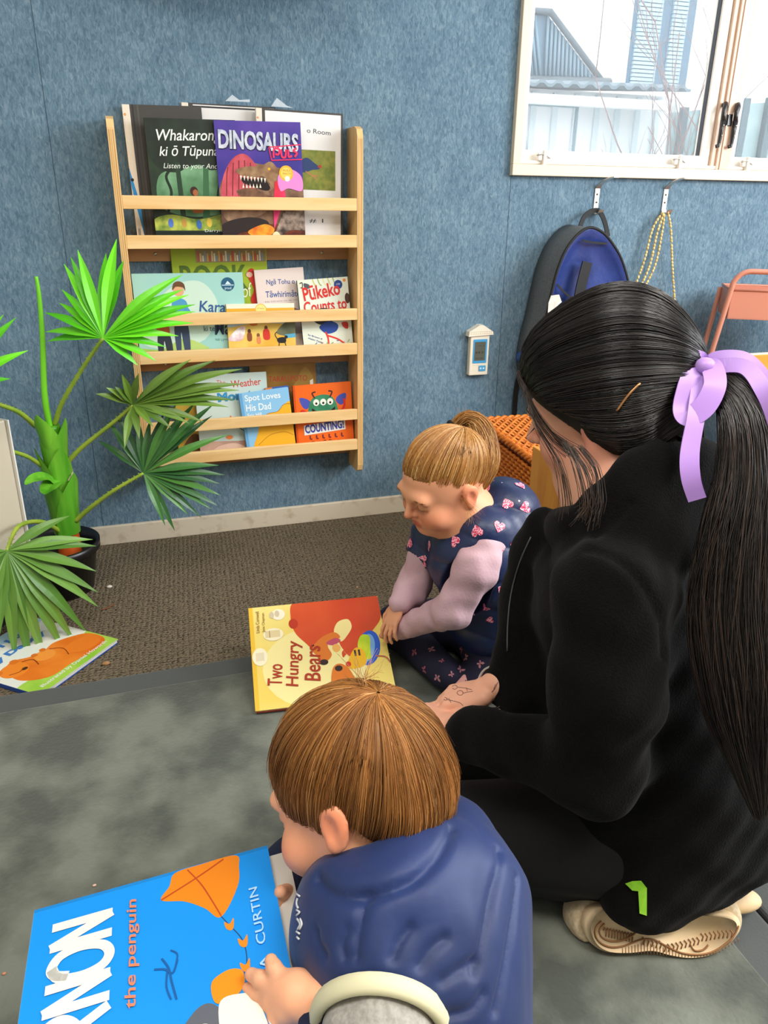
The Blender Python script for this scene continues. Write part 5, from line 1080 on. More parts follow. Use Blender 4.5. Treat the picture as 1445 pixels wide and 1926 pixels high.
# hands: left spread flat on the cover, right curled round the far edge
def fing(f, pts, r0, r1): f.chain(pts, list(np.linspace(r0, r1, len(pts))), .0022)
tw = LW
palm = bP(558, 1872, .665)
fb.cone(tw, palm, .017, .020, .012)
knuck = [bP(528, 1842, .672), bP(512, 1856, .672), bP(510, 1874, .672), bP(520, 1892, .668)]
for kq in knuck: fb.cone(palm, kq, .016, .0085, .008)
tipB = [(bP(516, 1822, .676), bP(510, 1807, .681)), (bP(490, 1842, .678), bP(473, 1833, .686)), (bP(487, 1868, .680), bP(466, 1861, .688)), (bP(500, 1897, .674), bP(483, 1903, .682))]
for kq, (a, b) in zip(knuck, tipB): fb.chain([kq, a, b], [.0082, .0075, .0060], .0022)
fb.chain([palm, bP(572, 1846, .672), bP(560, 1822, .676), bP(548, 1810, .682)], [.013, .0095, .0085, .0070], .006) if 0 else fb.chain([palm, bP(540, 1900, .66), bP(522, 1925, .662), bP(508, 1940, .668)], [.014, .0100, .0088, .0072], .006)
RH = bP(548, 1700, .80)
fb.cone(RWr, RH, .016, .018, .008); 
for i in range(4): fb.chain([RH, bP(534, 1690+i*11, .795), bP(526, 1694+i*11, .783), bP(521, 1698+i*11, .775)], [.014, .0078, .0070, .0058], .003)
fb.chain([RH, bP(538, 1680, .79), bP(528, 1678, .775)], [.013, .0085, .0068], .004)
V1, F1 = fb.mesh(HB.c-np.array([.13, .13, .17]), HB.c+np.array([.13, .13, .12]), .0026)
V2, F2 = fb.mesh(np.minimum(LW, palm)-.075, np.maximum(LW, palm)+.075, .0018)
V3, F3 = fb.mesh(RH-.06, RH+.06, .0024)
def merge(parts):
    Vs, Fs, n = [], [], 0
    for v, f in parts: Vs.append(v); Fs.append(f+n); n += len(v)
    return np.vstack(Vs), np.vstack(Fs)
Vc, Fc = merge([(V1, F1), (V2, F2), (V3, F3)])
def outside(V, boxes, keep=0): pass
tn = HB.tint(Vc, sub('f4b088'), sub('ee8058'), sub('d8705c'))
fast_mesh('body', Vc, Fc, SK, boy, tn)
# vest: padded, high collar, navy nylon
M_VEST = mat('navy_nylon', '1f3264', '192852', scale=6, rough=.52, spec=.35, bump=.0007, bscale=30, sheen=.1)
M_NAVY = mat('navy_jersey', '131a38', rough=.85, bump=.0006, bscale=300)
M_GREY = mat('grey_marl', 'a8a49c', '8f8b84', scale=220, rough=.9, bump=.0008, bscale=60)
M_CREAMP = mat('cream_binding', 'd3cda8', rough=.7)
fv = Field()
backB = bP(860, 1740, .73)
fv.ell(bP(765, 1775, .735), (.092, .092, .125), np.eye(3), .03)
fv.ell(bP(822, 1705, .765), (.076, .084, .098), np.eye(3), .04)
fv.ell(bP(790, 1930, .72), (.104, .104, .12), np.eye(3), .05)
fv.ell(bP(655, 1740, .735), (.052, .058, .070), np.eye(3), .04)
fv.cone(bP(690, 1740, .72), bP(725, 1830, .685), .052, .048, .03)
fv.cone(bP(690, 1680, .80), bP(710, 1640, .835), .048, .042, .04)
fv.cone(bP(835, 1590, .80), bP(852, 1680, .77), .046, .066, .05)
# collar ring around the neck
nax = _n(HB.p(0, -.02, -.03)-nb); cu = _n(np.cross(nax, (0, 1, 0))); cv = np.cross(nax, cu)
ring = [nb+np.array([.008, -.004, -.006])+(cu*math.cos(a)+cv*math.sin(a))*.060+nax*(.004+.004*math.sin(2*a)) for a in np.linspace(0, 2*math.pi, 19)]
fv.chain(ring, [.015]*19, .012)
fv.cone(nb-nax*.0, nb+nax*.10, .044, .064, .006, 's')
# armhole opening
AH = bP(715, 1850, .60)
fv.cone(bP(735, 1830, .70), AC-adir*.035, .056, .054, .03)
fv.cone(AC+adir*.032, AC+adir*.16, .047, .080, .004, 's')
fv.func(lambda X, Y, Z: -(Z-.06), 'i')
def disp_v(X, Y, Z): return .0010*np.sin(X*60+Y*40)*np.sin(Z*45+Y*30)+.0003*np.sin(X*160-Z*120+2*np.sin(Y*60))
Vv, Fv = fv.mesh((.02, .22, .05), (.44, .74, .60), .0034, disp_v)
bvv = bvh_of(Vv, Fv)
for line in ([(690, 1690), (682, 1730), (674, 1770), (672, 1800)], [(940, 1545), (938, 1600), (925, 1680), (908, 1760), (890, 1830)], [(972, 1650), (962, 1740), (945, 1830), (930, 1900)], [(905, 1870), (880, 1900), (840, 1910)], [(650, 1800), (645, 1775), (655, 1750)], [(740, 1800), (752, 1770), (770, 1745)], [(790, 1815), (810, 1785), (835, 1765)], [(830, 1845), (860, 1825), (890, 1810)], [(612, 1795), (600, 1775), (596, 1752)]):
    pts = [surf(bvv, u, v)[0] for u, v in line]; pts = [p for p in pts if p is not None]
    if len(pts) > 2: Vv = crease(Vv, Fv, pts, .0050, .0042, .0008, .018)
pts = [surf(bvv, u, v)[0] for u, v in [(600, 1655), (625, 1680), (660, 1690), (720, 1682), (780, 1655), (825, 1610), (850, 1560)]]; pts = [p for p in pts if p is not None]
if len(pts) > 2: Vv = crease(Vv, Fv, pts, .005, .005, .002, .014)
vest = fast_mesh('padded_vest', Vv, Fv, M_VEST, boy)
# embroidered mark on the chest
b_ = bvh_of(Vv, Fv); mb = MB()
def on_surf(bv, uv, off=.0012):
    out = []
    for u, v in uv:
        p, n = surf(bv, u, v)
        if p is None: return None
        out.append(p+n*off)
    return out
def surf_stroke(m, bv, pts, w, off=.0012, mi=0):
    q = on_surf(bv, [tuple(p) for p in crom(pts, 3)], off)
    if q is None: return
    q = np.array(q)
    if len(q) > 1: m.tube(q, w, 4, mi)
for s_ in ([(562, 1690), (560, 1700), (563, 1708)], [(560, 1712), (566, 1716), (560, 1722)], [(561, 1728), (567, 1738), (562, 1748)], [(567, 1728), (570, 1738), (566, 1748)], [(560, 1752), (566, 1756)], [(561, 1762), (565, 1766)], [(560, 1682), (566, 1686)]): surf_stroke(mb, b_, s_, .0011)
if mb.n: mb.build('chest_mark', mat('thread_white', 'd6d8dc', rough=.6), vest)
# armhole binding
bn = []
for a in np.linspace(0, 2*math.pi, 40, endpoint=False):
    c_ = AC+adir*.022; e1_ = _n(np.cross(adir, (0, 0, 1))); e2_ = np.cross(adir, e1_); d_ = e1_*math.cos(a)+e2_*math.sin(a)
    bn.append(c_+d_*.0530)
MB().tube(bn, .0065, 8, closed=True, sx=1.5, up=adir).build('armhole_binding', M_CREAMP, vest)
fs_ = Field(); fs_.chain([LS, AC-adir*.02, AC+adir*.03, LE], [.032, .040, .042, .036], .02); V, F = fs_.mesh(np.minimum(AC, np.minimum(LS, LE))-.07, np.maximum(AC, np.maximum(LS, LE))+.07, .004, lambda X, Y, Z: .0018*np.sin(X*110+Z*60)*np.sin(Y*90)); fast_mesh('upper_sleeve', V, F, M_GREY, boy)
fs_ = Field(); fs_.chain([LE, LE+(LW-LE)*.6, LW+(LE-LW)*.06], [.038, .031, .025], .02); V, F = fs_.mesh(np.minimum(LW, LE)-.06, np.maximum(LW, LE)+.06, .004, lambda X, Y, Z: .0012*np.sin(X*140+Z*90)); fast_mesh('cuff_sleeve', V, F, M_NAVY, boy)
fs_ = Field(); fs_.chain([RS, RE, RWr+(RE-RWr)*.12], [.050, .036, .027], .02); V, F = fs_.mesh(np.minimum(RS, np.minimum(RE, RWr))-.07, np.maximum(RS, np.maximum(RE, RWr))+.07, .004, lambda X, Y, Z: .0018*np.sin(X*130+Z*80)*np.sin(Y*70+Z*40)); fast_mesh('sleeve', V, F, M_NAVY, boy)
fs_ = Field(); fs_.ell(pelB, (.12, .11, .10), k=.03)
fs_.chain([pelB+np.array([-.05, -.03, -.02]), kn[0], np.array([.17, .60, .07])], [.062, .050, .036], .03); fs_.chain([pelB+np.array([.03, .06, -.02]), kn[1], np.array([.14, .50, .07])], [.062, .050, .036], .03)
V, F = fs_.mesh((-.02, .2, .034), (.5, .72, .28), .006); fast_mesh('trousers', V, F, M_NAVY, boy)
# hair: cap + strands from the crown whorl
def hair_cap(H, infl, zf, zb, extra=None, k=.01, res=.0035):
    f = Field(); q = H.s
    f.ell(H.p(0, -.010, .017), (np.array([.074, .096, .088])+infl)*q, H.R, .01)
    if extra: extra(f)
    def cut(X, Y, Z):
        x, y, z = X-H.c[0], Y-H.c[1], Z-H.c[2]; R = H.R; ly = (x*R[0, 1]+y*R[1, 1]+z*R[2, 1])/q; lz = (x*R[0, 2]+y*R[1, 2]+z*R[2, 2])/q
        line = (zb+(zf-zb)*np.clip((ly+.09)/.18, 0, 1)) if zf is not None else np.interp(ly, zb[0], zb[1]); return (line-lz)*q
    f.func(cut); return f.mesh(H.c-.16, H.c+.16, res)
crown = np.array([-.010, -.048, .080]) # local direction of the whorl
Vh, Fh = hair_cap(HB, .000, .012, -.080, lambda f: f.ell(HB.p(0, -.052, -.025), np.array([.060, .048, .05])*.92, HB.R, .02))
M_HAIRB = hair_mat('hair_light_brown', .55, .35)
hair = fast_mesh('hair', Vh, Fh, mat('hair_base_brown', '5a3516', rough=.8), boy)
bh = bvh_of(Vh, Fh)
N_, K = 5200, 13
ph = RNG.uniform(-math.pi, math.pi, N_); tt = np.linspace(0, 1, K)
c0 = crown/np.linalg.norm(crown)
zend = np.interp(np.abs(ph), [0, .7, 1.15, 1.5, 1.9, 2.4, math.pi], [-.026, -.028, -.042, -.010, -.050, -.092, -.102])+jig(N_, .012)
ends = np.column_stack([np.sin(ph)*.078, np.cos(ph)*.098-.008, zend])
start = c0+np.column_stack([np.sin(ph), np.cos(ph), 0*ph])*.02
t0 = RNG.uniform(0, .68, N_)*(RNG.rand(N_) < .72); t1 = np.minimum(1.0, t0+RNG.uniform(.45, .8, N_)); t1 = np.where(RNG.rand(N_) < .5, 1.0, t1)
T = t0[:, None]+(t1-t0)[:, None]*tt[None]
D = slerp(start[:, None, :]*np.ones((1, K, 1)), ends[:, None, :]*np.ones((1, K, 1)), T[:, :, None])
swirl = np.cross(D, c0)*(.30*np.exp(-T/.22)+(jig(N_, .09)+.10*np.sin(ph*9+2)*np.sin(ph*4))[:, None]*T)[:, :, None]
Dw = (D+swirl)@HB.R.T
lock = np.sin(ph*17+2*np.sin(ph*5))*.6+np.sin(ph*37+1)*.4
off = .0030+.005*np.sin(math.pi*np.clip(T, 0, 1))+.0030*lock[:, None]*T+jig(N_, .0018)[:, None]+.004*(tt[None]**3)*RNG.rand(N_)[:, None]
P = shell_path(bh, HB.p(0, -.01, 0), Dw, off)
low = (np.abs(ph) < 1.0)
cb = np.array([sub('8a5728'), sub('9c6832'), sub('ae7a40'), sub('744a22'), sub('c2925a'), sub('925e2e')]); tin = cb[RNG.choice(6, N_, p=[.32, .28, .13, .14, .03, .10])]*RNG.uniform(.9, 1.08, (N_, 1))*(1+.16*np.sin(ph*13+3*np.sin(ph*4))+.10*np.sin(ph*31))[:, None]; 
r = .00055*np.ones((N_, K))*(1-.75*tt[None]**2)*RNG.uniform(.7, 1.25, (N_, 1))
strand_mesh('hair_strands', P, r, tin, M_HAIRB, hair)
# wisps at the nape and at the crown
def wisps(name, H, roots, tips, n, spread, col, material, parent, r0=.00035, sag=.0, K=10):
    Ps, tn_ = [], []
    for i in range(n):
        j = i % len(roots); a = np.array(roots[j])+jig(3, spread*.3); b = np.array(tips[j])+jig(3, spread); m = (a+b)/2+jig(3, spread*.6)+np.array([0, 0, sag]); t = np.linspace(0, 1, K)[:, None]
        Ps.append((1-t)**2*a+2*t*(1-t)*m+t*t*b); tn_.append(col[i % len(col)])
    Ps = np.array(Ps); return strand_mesh(name, Ps, r0*np.ones(Ps.shape[:2])*(1-.6*np.linspace(0, 1, K)[None]), np.array(tn_), material, parent)
wc = [sub('b98a54'), sub('a5713c'), sub('c9a06c')]
wisps('nape_wisps', HB, [bP(820, 1540, .74), bP(800, 1575, .74), bP(760, 1590, .735), bP(825, 1530, .74)], [bP(868, 1608, .715), bP(800, 1650, .70), bP(745, 1660, .70), bP(850, 1660, .70)], 60, .012, wc, M_HAIRB, hair)
wisps('crown_wisps', HB, [HB.p(-.01, -.05, .105), HB.p(.01, -.04, .105)], [HB.p(.03, -.02, .125), HB.p(.035, -.05, .122), HB.p(-.01, .02, .12)][:2], 34, .014, wc, M_HAIRB, hair)
# lashes just past the cheek
print('boy ok')

# ---- the blue book he holds: cover, second board and pages
A = PD(65, 1712, .775); B = PD(503, 1590, .83)
ex = B-A; C2 = PD(560, 1820, .70)
M = frame(A, ex, C2-B); 
M[:3, 1] *= -1; M[:3, 2] = np.cross(M[:3, 0], M[:3, 1])
wv = float(np.linalg.norm(ex)); hv = .245
M = frame(A-M[:3, 1]*hv, M[:3, 0], M[:3, 1]); 
print('blue book', wv, hv, 'normal', M[:3, 2])
KB = float(np.linalg.norm(C2-B))/hv
def ab(L_): return [(a_, 1-b_*KB) for a_, b_ in L_]
ver = [('p', [(0, 0), (1, 0), (1, 1), (0, 1)], '1490ea'), ('p', [(0, .985), (1, .985), (1, 1), (0, 1)], '1a80cc'),
       ('b', ab([(.586, .02), (.70, .005), (.854, .01), (.862, .12), (.845, .28), (.763, .483), (.70, .38), (.62, .28), (.524, .215), (.56, .12)]), 'f08c18/e07a10/3'), ('s', ab([(.524, .215), (.68, .11), (.80, .015)]), .008, 'b8461a'), ('s', ab([(.64, .02), (.70, .20), (.763, .475)]), .006, 'b8461a'),
       ('s', ab([(.763, .48), (.79, .56), (.835, .70), (.84, .86), (.80, 1.0)]), .004, '26466e')]
for x_, y_ in ((.793, .56), (.838, .71), (.834, .88), (.80, 1.14), (.79, 1.27), (.72, 1.32)):
    ver += [('b', ab([(x_-.020, y_-.03), (x_, y_-.005), (x_+.018, y_-.04), (x_+.014, y_+.03), (x_, y_+.045), (x_-.016, y_+.02)]), 'ee8a1e')]
ver += [('b', ab([(.70, .93), (.73, .89), (.78, .875), (.82, .91), (.82, 1.0), (.78, 1.06), (.72, 1.07), (.70, 1.02)]), 'f29018'), ('b', ab([(.50, 1.36), (.56, 1.20), (.64, 1.06), (.70, 1.06), (.74, 1.18), (.74, 1.40)]), '60646e'), ('b', ab([(.55, 1.38), (.58, 1.25), (.65, 1.16), (.70, 1.22), (.70, 1.40)]), 'ece6da'), ('b', ab([(.72, 1.08), (.80, 1.05), (.86, 1.12), (.88, 1.40), (.74, 1.40)]), 'efe9de'),
       ('s', ab([(.49, .72), (.53, .74), (.56, .78), (.58, .70)]), .008, '1a5a9c'), ('s', ab([(.52, .66), (.545, .74), (.555, .84), (.57, .96)]), .008, '1a5a9c'), ('s', ab([(.54, .76), (.535, .86), (.55, .95)]), .007, '1a5a9c'), ('s', ab([(.555, .62), (.58, .66), (.575, .72)]), .006, '1a5a9c')]
# tall hand cut capitals running up the cover
def ls(st, a0, a1, b0, b1, wd, c): return [('s', ab([(a0+(a1-a0)*(1-q_), b1+(b0-b1)*p_) for p_, q_ in s_]), wd, c) for s_ in st]
Nn_ = [[(0, 0), (0, 1)], [(0, 1), (1, 0)], [(1, 0), (1, 1)]]
Oo_ = [[(.5, 1), (.12, .85), (0, .45), (.15, .1), (.5, -.02), (.85, .12), (1, .5), (.86, .86), (.5, 1), (.25, .92), (.12, .7)]]
Rr_ = [[(0, 0), (0, 1)], [(0, 1), (.7, .95), (.95, .72), (.6, .5), (.0, .45)], [(.4, .48), (1, 0)]]
ver += ls(Nn_, .085, .325, .20, .355, .040, 'ece9de')+ls(Oo_, .10, .315, .40, .61, .040, 'ece9de')+ls(Nn_, .085, .325, .645, .80, .040, 'ece9de')+ls(Rr_, .085, .325, .86, 1.02, .040, 'ece9de')+ls([[(0, 0), (0, 1)], [(0, 1), (1, 1)], [(0, .5), (.8, .5)], [(0, 0), (1, 0)]], .085, .325, 1.08, 1.22, .040, 'ece9de')
AR = wv/hv
def vt(sx, a_, b0, b1, th, c, bold=0, sh=0): return ('t', sx, a_, 1-b1*KB, (b1-b0)*KB/AR, th*AR, 90, c, bold, sh)
ver += [vt('the penguin', .435, .15, .93, .055, 'e8825c', .012, .15), vt('CURTIN', .925, .335, .775, .038, 'a8d4f2', .01), vt('SOPHIA', .925, .86, 1.30, .038, 'a8d4f2', .01)]
vb = book('picture_book', 'big bright blue picture book with an orange kite held by the boy', 'book', M, wv, hv, .006, '1c8fe0', ver, 'a9bccb', None, edge='ece6dc')
# the other half of the open book: pages and back board behind the cover
Mb2 = M.copy(); Mb2[:3, 3] = M[:3, 3]-M[:3, 2]*.010
m = MB()
for kx in range(9): m.box((.004+.0015*kx, .004, -.0012*kx-.001), (wv+.020, hv-.006, -.0012*kx), 0, 0, Mb2@np.block([[np.eye(3), np.array([[-.006*0], [0], [0]])], [np.zeros((1, 3)), np.ones((1, 1))]]))
m.build('loose_pages', mat('paper_inner', 'ddd5c8', rough=.8), vb)
Mb3 = M.copy(); Mb3[:3, 3] = M[:3, 3]-M[:3, 2]*.024; MB().box((.0, .0, 0), (wv+.026, hv, .0022), .0006, 0, Mb3).build('back_board', ink('1f7fc8'), vb)
# ------------------------------------------------------------------ the girl in the heart vest
girl = thing('person', 'small girl with a blond ponytail in a navy vest with pink hearts looking down', 'person', (.70, 1.33, .0))
HG = Head(101, 23, 6.6, (.546, 1.293, .507), .92, True)
fg = Field(); HG.build(fg)
gP = PD
nbg = np.array([.605, 1.290, .405])
fg.cone(HG.p(0, -.025, -.05), nbg, .038, .045, .02)
pelG = np.array([.735, 1.335, .13])
LSg = gP(915, 1035, 1.475); LEg = gP(852, 1148, 1.50); LWg = gP(752, 1182, 1.635)
RSg = gP(800, 1045, 1.62); REg = gP(775, 1110, 1.64); RWg = gP(752, 1135, 1.60)
fg.cone(nbg, pelG, .07, .09, .03)
# left hand behind the book's near edge, right hand resting in the lap
tipsL = hand(fg, LWg+_n(LWg-LEg)*.004, gP(712, 1174, 1.76)-LWg, (-.1, -.3, .95), .095, -1, (.5, .7, .5))
hand(fg, RWg, gP(742, 1158, 1.60)-RWg, (-.2, -.1, .95), .095, 1, (.2, .4, .4))
fg.cone(LEg, LWg, .024, .017, .01); fg.cone(REg, RWg, .024, .017, .01)
p1 = fg.mesh(HG.c-np.array([.13, .13, .17]), HG.c+np.array([.13, .13, .13]), .0026)
p2 = fg.mesh(LWg-.085, LWg+.085, .0024)
p3 = fg.mesh(RWg-.08, RWg+.08, .003)
Vc, Fc = merge([p1, p2, p3]); tn = HG.tint(Vc, sub('f0aa82'), sub('ea7c58'), sub('c95a50'))
# brows and closed lids
fast_mesh('body', Vc, Fc, SK, girl, tn)
def lashes(H, parent, n=14, sx_list=(-1, 1), ln=.010, col='2a1a14', lid=(.031, .0915, -.0185)):
    for sx in sx_list:
        Ps = []
        for i in range(n):
            u = -1+2*i/(n-1); a = H.p(sx*lid[0]+u*.0125, lid[1]-.004*u*u-.001, lid[2]+.0025*u*u); b = H.p(sx*lid[0]+u*.0165, lid[1]+ln*.75, lid[2]-ln*.62); m = (a+b)/2+H.R@np.array([0, .002, -.003])*H.s
            t = np.linspace(0, 1, 6)[:, None]; Ps.append((1-t)**2*a+2*t*(1-t)*m+t*t*b)
        Ps = np.array(Ps); strand_mesh('eyelashes', Ps, .00042*(1-.7*np.linspace(0, 1, 6))[None]*np.ones((n, 1)), np.tile(sub(col), (n, 1)), hair_mat('hair_dark_lash'), parent)
def brows(H, parent, col, n=70, r=.0004):
    for sx in (-1, 1):
        Ps = []
        for i in range(n):
            u = RNG.uniform(-1, 1); x = sx*(.030+u*.018); y = .0935-.010*max(0, u)**2-.001; z = .009-.005*u*u*(1 if u > 0 else .5)+RNG.uniform(-.0022, .0022)
            a = H.p(x, y, z); b = H.p(x+sx*.006, y-.001, z+.0015); Ps.append([a, (a+b)/2+H.R@np.array([0, .001, 0]), b])
        Ps = np.array(Ps); strand_mesh('eyebrow', Ps, r*np.ones(Ps.shape[:2]), np.tile(sub(col), (n, 1)), hair_mat('hair_dark_lash'), parent)
lashes(HG, girl, 12, ln=.006, col='4a2c1c'); brows(HG, girl, '9a6a40', 60, .0003)
# vest
fv = Field()
fv.ell(np.array([.625, 1.285, .330]), (.100, .118, .115), np.eye(3), .03)
fv.ell(np.array([.690, 1.300, .400]), (.072, .088, .085), np.eye(3), .04)
fv.ell(np.array([.680, 1.300, .235]), (.105, .115, .13), np.eye(3), .05)
fv.ell(np.array([.700, 1.300, .170]), (.118, .122, .085), np.eye(3), .04)
fv.cone(gP(912, 1000, 1.49), gP(925, 1030, 1.50), .050, .045, .03)
fv.cone(gP(812, 1010, 1.62), gP(800, 1040, 1.62), .048, .040, .03)
naxg = _n(HG.p(0, -.02, -.03)-nbg); cu = _n(np.cross(naxg, (0, 1, 0))); cv = np.cross(naxg, cu)
ring = [nbg+np.array([.012, 0, -.018])+(cu*math.cos(a)+cv*math.sin(a))*.064 for a in np.linspace(0, 2*math.pi, 19)]
fv.chain(ring, [.020]*19, .012)
fv.cone(nbg-naxg*.012, nbg+naxg*.10, .045, .066, .006, 's')
adL = _n(LEg-LSg); adR = _n(REg-RSg)
ACg = gP(905, 1052, 1.465)
fv.cone(ACg+adL*.012, ACg+adL*.10, .040, .062, .005, 's')
fv.cone(gP(775, 1075, 1.62), gP(750, 1130, 1.62), .045, .060, .005, 's')
qs = lambda X, Y, Z: -.0055*np.sqrt(np.abs(np.sin((Z+.30*X+.012*np.sin(Y*25))*44)))+.0045+.0010*np.sin(X*90+Y*60)
V, F = fv.mesh((.46, 1.12, .06), (.84, 1.46, .52), .0035, qs)
bg = bvh_of(V, F)
def decal(m, bv, u, v, size, rot, shapes, off=.0012, mi=0, dep=None):
    """project small flat shapes (unit coordinates) onto a surface seen at u, v"""
    p, n = surf(bv, u, v) if dep is None else dep
    if p is None: return
    a = _n(np.cross(n, RW[:, 2]*.0+np.array([0, 0, 1.])+n*.01)); b = np.cross(n, a); c, s_ = math.cos(rot), math.sin(rot); A = a*c+b*s_; B_ = -a*s_+b*c
    for sh in shapes:
        vs = []
        cen = np.mean(sh, axis=0); ok = True
        for q in [cen]+list(sh):
            w_ = p+(A*q[0]+B_*q[1])*size; h = bv.ray_cast(Vector(w_+n*.015), Vector(-n), .04)
            if h[0] is None: ok = False; break
            vs.append(np.array(h[0])+np.array(h[1])*off)
        if ok: k = len(sh); m.add(vs, [[0, 1+i, 1+(i+1) % k] for i in range(k)], mi, False)
heart = [(0, -.9), (.45, -.45), (.85, .1), (.8, .5), (.5, .72), (.2, .65), (0, .38), (-.2, .65), (-.5, .72), (-.8, .5), (-.85, .1), (-.45, -.45)]
def z8(x, y): return 700+x/3.321, 740+y/3.321
M_HEART = mat('sequin_heart', 'd81e54', 'ffc4d8', scale=420, rough=.35, spec=.8, sharp=(.48, .56), detail=0)
mb = MB(); mb.add(V, F.tolist(), 0, True); hs_ = [(780, 395), (805, 490), (715, 590), (668, 705), (520, 808), (655, 860), (795, 832), (520, 922), (360, 950), (928, 575), (845, 690), (957, 712), (250, 800), (236, 935), (287, 1062), (365, 1140), (905, 1060), (880, 1165), (805, 1220), (630, 1300), (710, 1338), (530, 1352), (735, 1412), (825, 1448), (790, 965), (885, 960), (318, 1040), (655, 945)]
for i, (x_, y_) in enumerate(hs_): decal(mb, bg, *z8(x_, y_), .0135 if y_ < 1100 else .0095, 1.2*math.sin(i*2.3)+1.5, [heart], mi=1)
# the same print carries on round the sides the photo does not show
for i in range(60):
    a = i*2.399; z = .14+.30*((i*.618) % 1); o_ = np.array([.66+.3*math.cos(a), 1.29+.3*math.sin(a), z]); h = bg.ray_cast(Vector(o_), Vector(_n(np.array([.66, 1.29, z])-o_)), .4)
    if h[0] is not None and RW[:, 2]@np.array(h[1]) > .05: decal(mb, bg, 0, 0, .011, i*1.7, [heart], mi=1, dep=(np.array(h[0]), np.array(h[1])))
for x_, y_ in ((762, 548), (750, 680), (570, 793), (445, 898), (388, 855), (690, 1020), (788, 1020), (728, 1098), (700, 1130), (852, 1258), (682, 1265), (640, 1380), (848, 1350), (670, 1248), (918, 672), (812, 560)): decal(mb, bg, *z8(x_, y_), .0016, 0, [[(math.cos(a), math.sin(a)) for a in np.linspace(0, 6.28, 7)[:-1]]], mi=2)
gv = mb.build('heart_vest', [mat('heart_vest_navy', '1d2c55', '16244a', scale=12, rough=.42, bump=.001, bscale=60), M_HEART, mat('stud_pink', 'f2c8d4', rough=.2, metal=.3)], girl)
for line in ([(905, 860), (880, 960), (862, 1010)],):
    pass
M_LILAC = mat('lilac_cotton', 'd7b2bb', 'c9a3ae', scale=8, rough=.85, bump=.0008, bscale=200)
wr_ = lambda X, Y, Z: .0022*np.sin(X*95+Z*70+1.5*np.sin(Y*80))*np.sin(Z*60-X*50)
fs_ = Field(); fs_.chain([LSg+adL*.0, ACg+adL*.02, LEg, LWg+(LEg-LWg)*.02], [.040, .041, .035, .025], .02); V, F = fs_.mesh(np.minimum(LEg, np.minimum(LSg, LWg))-.08, np.maximum(LEg, np.maximum(LSg, LWg))+.08, .0035, wr_); fast_mesh('sleeve', V, F, M_LILAC, girl)
fs_ = Field(); fs_.chain([RSg, REg, RWg+(REg-RWg)*.05], [.038, .034, .025], .02); V, F = fs_.mesh(np.minimum(REg, np.minimum(RSg, RWg))-.07, np.maximum(REg, np.maximum(RSg, RWg))+.07, .0035, wr_); fast_mesh('sleeve', V, F, M_LILAC, girl)
# butterfly leggings
M_LEG = mat('legging_navy', '191836', '14132c', scale=10, rough=.85)
fl = Field(); hipz = np.array([.745, 1.31, .115])
kR = PZ(748, 1178, .075); kL = PZ(800, 1245, .060); ftA = PZ(872, 1292, .075)
fl.ell(pelG+np.array([.0, .0, -.03]), (.13, .13, .085), k=.03)
fl.chain([np.array([.70, 1.40, .10]), kR], [.070, .052], .03); fl.chain([kR, PZ(840, 1268, .075)], [.046, .034], .02)
fl.chain([np.array([.70, 1.22, .10]), PZ(930, 1245, .085), PZ(905, 1292, .065)], [.080, .058, .036], .03)
V, F = fl.mesh((.40, 1.08, .002), (.92, 1.56, .24), .0045); bl_ = bvh_of(V, F); fly = [[(0, 0), (.3, .7), (.85, .95), (.9, .45), (.55, .05)], [(0, 0), (.5, -.1), (.7, -.55), (.35, -.75), (.1, -.35)], [(0, 0), (-.3, .7), (-.85, .95), (-.9, .45), (-.55, .05)], [(0, 0), (-.5, -.1), (-.7, -.55), (-.35, -.75), (-.1, -.35)]]
mb = MB()
mb.add(V, F.tolist(), 0, True)
for i, (x_, y_) in enumerate(((690, 1522), (765, 1552), (630, 1590), (770, 1628), (676, 1688), (788, 1690), (748, 1770), (265, 1615), (370, 1600), (437, 1672), (408, 1775), (325, 1725), (497, 1755), (560, 1600), (550, 1725), (200, 1320), (590, 1650), (720, 1830))):
    decal(mb, bl_, *z8(x_, y_), .0085 if i % 3 else .0060, i*1.9, fly, .001, 1+i % 2)
mb.build('leggings', [M_LEG, mat('print_pink', 'b87a84', rough=.8), mat('print_rose', 'a8586a', rough=.8)], girl)
# sandal and foot
ft = PZ(885, 1300, .045); fo = Field(); fd = _n(np.array([.25, -.95, .05])); fr = np.column_stack([np.cross(fd, (0, 0, 1)), fd, (0, 0, 1)])
sh = MB(); Ms_ = np.eye(4)
f1 = Field(); f1.ell(PZ(888, 1288, .065), (.030, .050, .024), head_frame(200, 10, 0, (0, 0, 0))[0], .01); f1.ell(PZ(872, 1300, .055), (.026, .03, .018), k=.02); V, F = f1.mesh(PZ(885, 1295, .06)-.08, PZ(885, 1295, .06)+.08, .0028); sd = fast_mesh('sandal', V, F, mat('sandal_pink', 'e8a8a0', rough=.5), girl)
bs_ = bvh_of(V, F); m = MB()
for ln_ in ([(868, 1290), (882, 1282), (895, 1270)], [(872, 1298), (885, 1288), (905, 1282)], [(876, 1280), (882, 1290), (884, 1300)]): surf_stroke(m, bs_, ln_, .0018)
m.build('silver_straps', mat('strap_silver', 'd8d6da', rough=.25, metal=.7), sd)
m = MB()
q = on_surf(bs_, [(850, 1306), (856, 1292), (866, 1280), (880, 1270)], .002)
if q is not None: m.tube(crom(q, 4), .0045, 8); m.build('purple_sole', mat('sole_purple', 'b77cd8', rough=.5), sd)
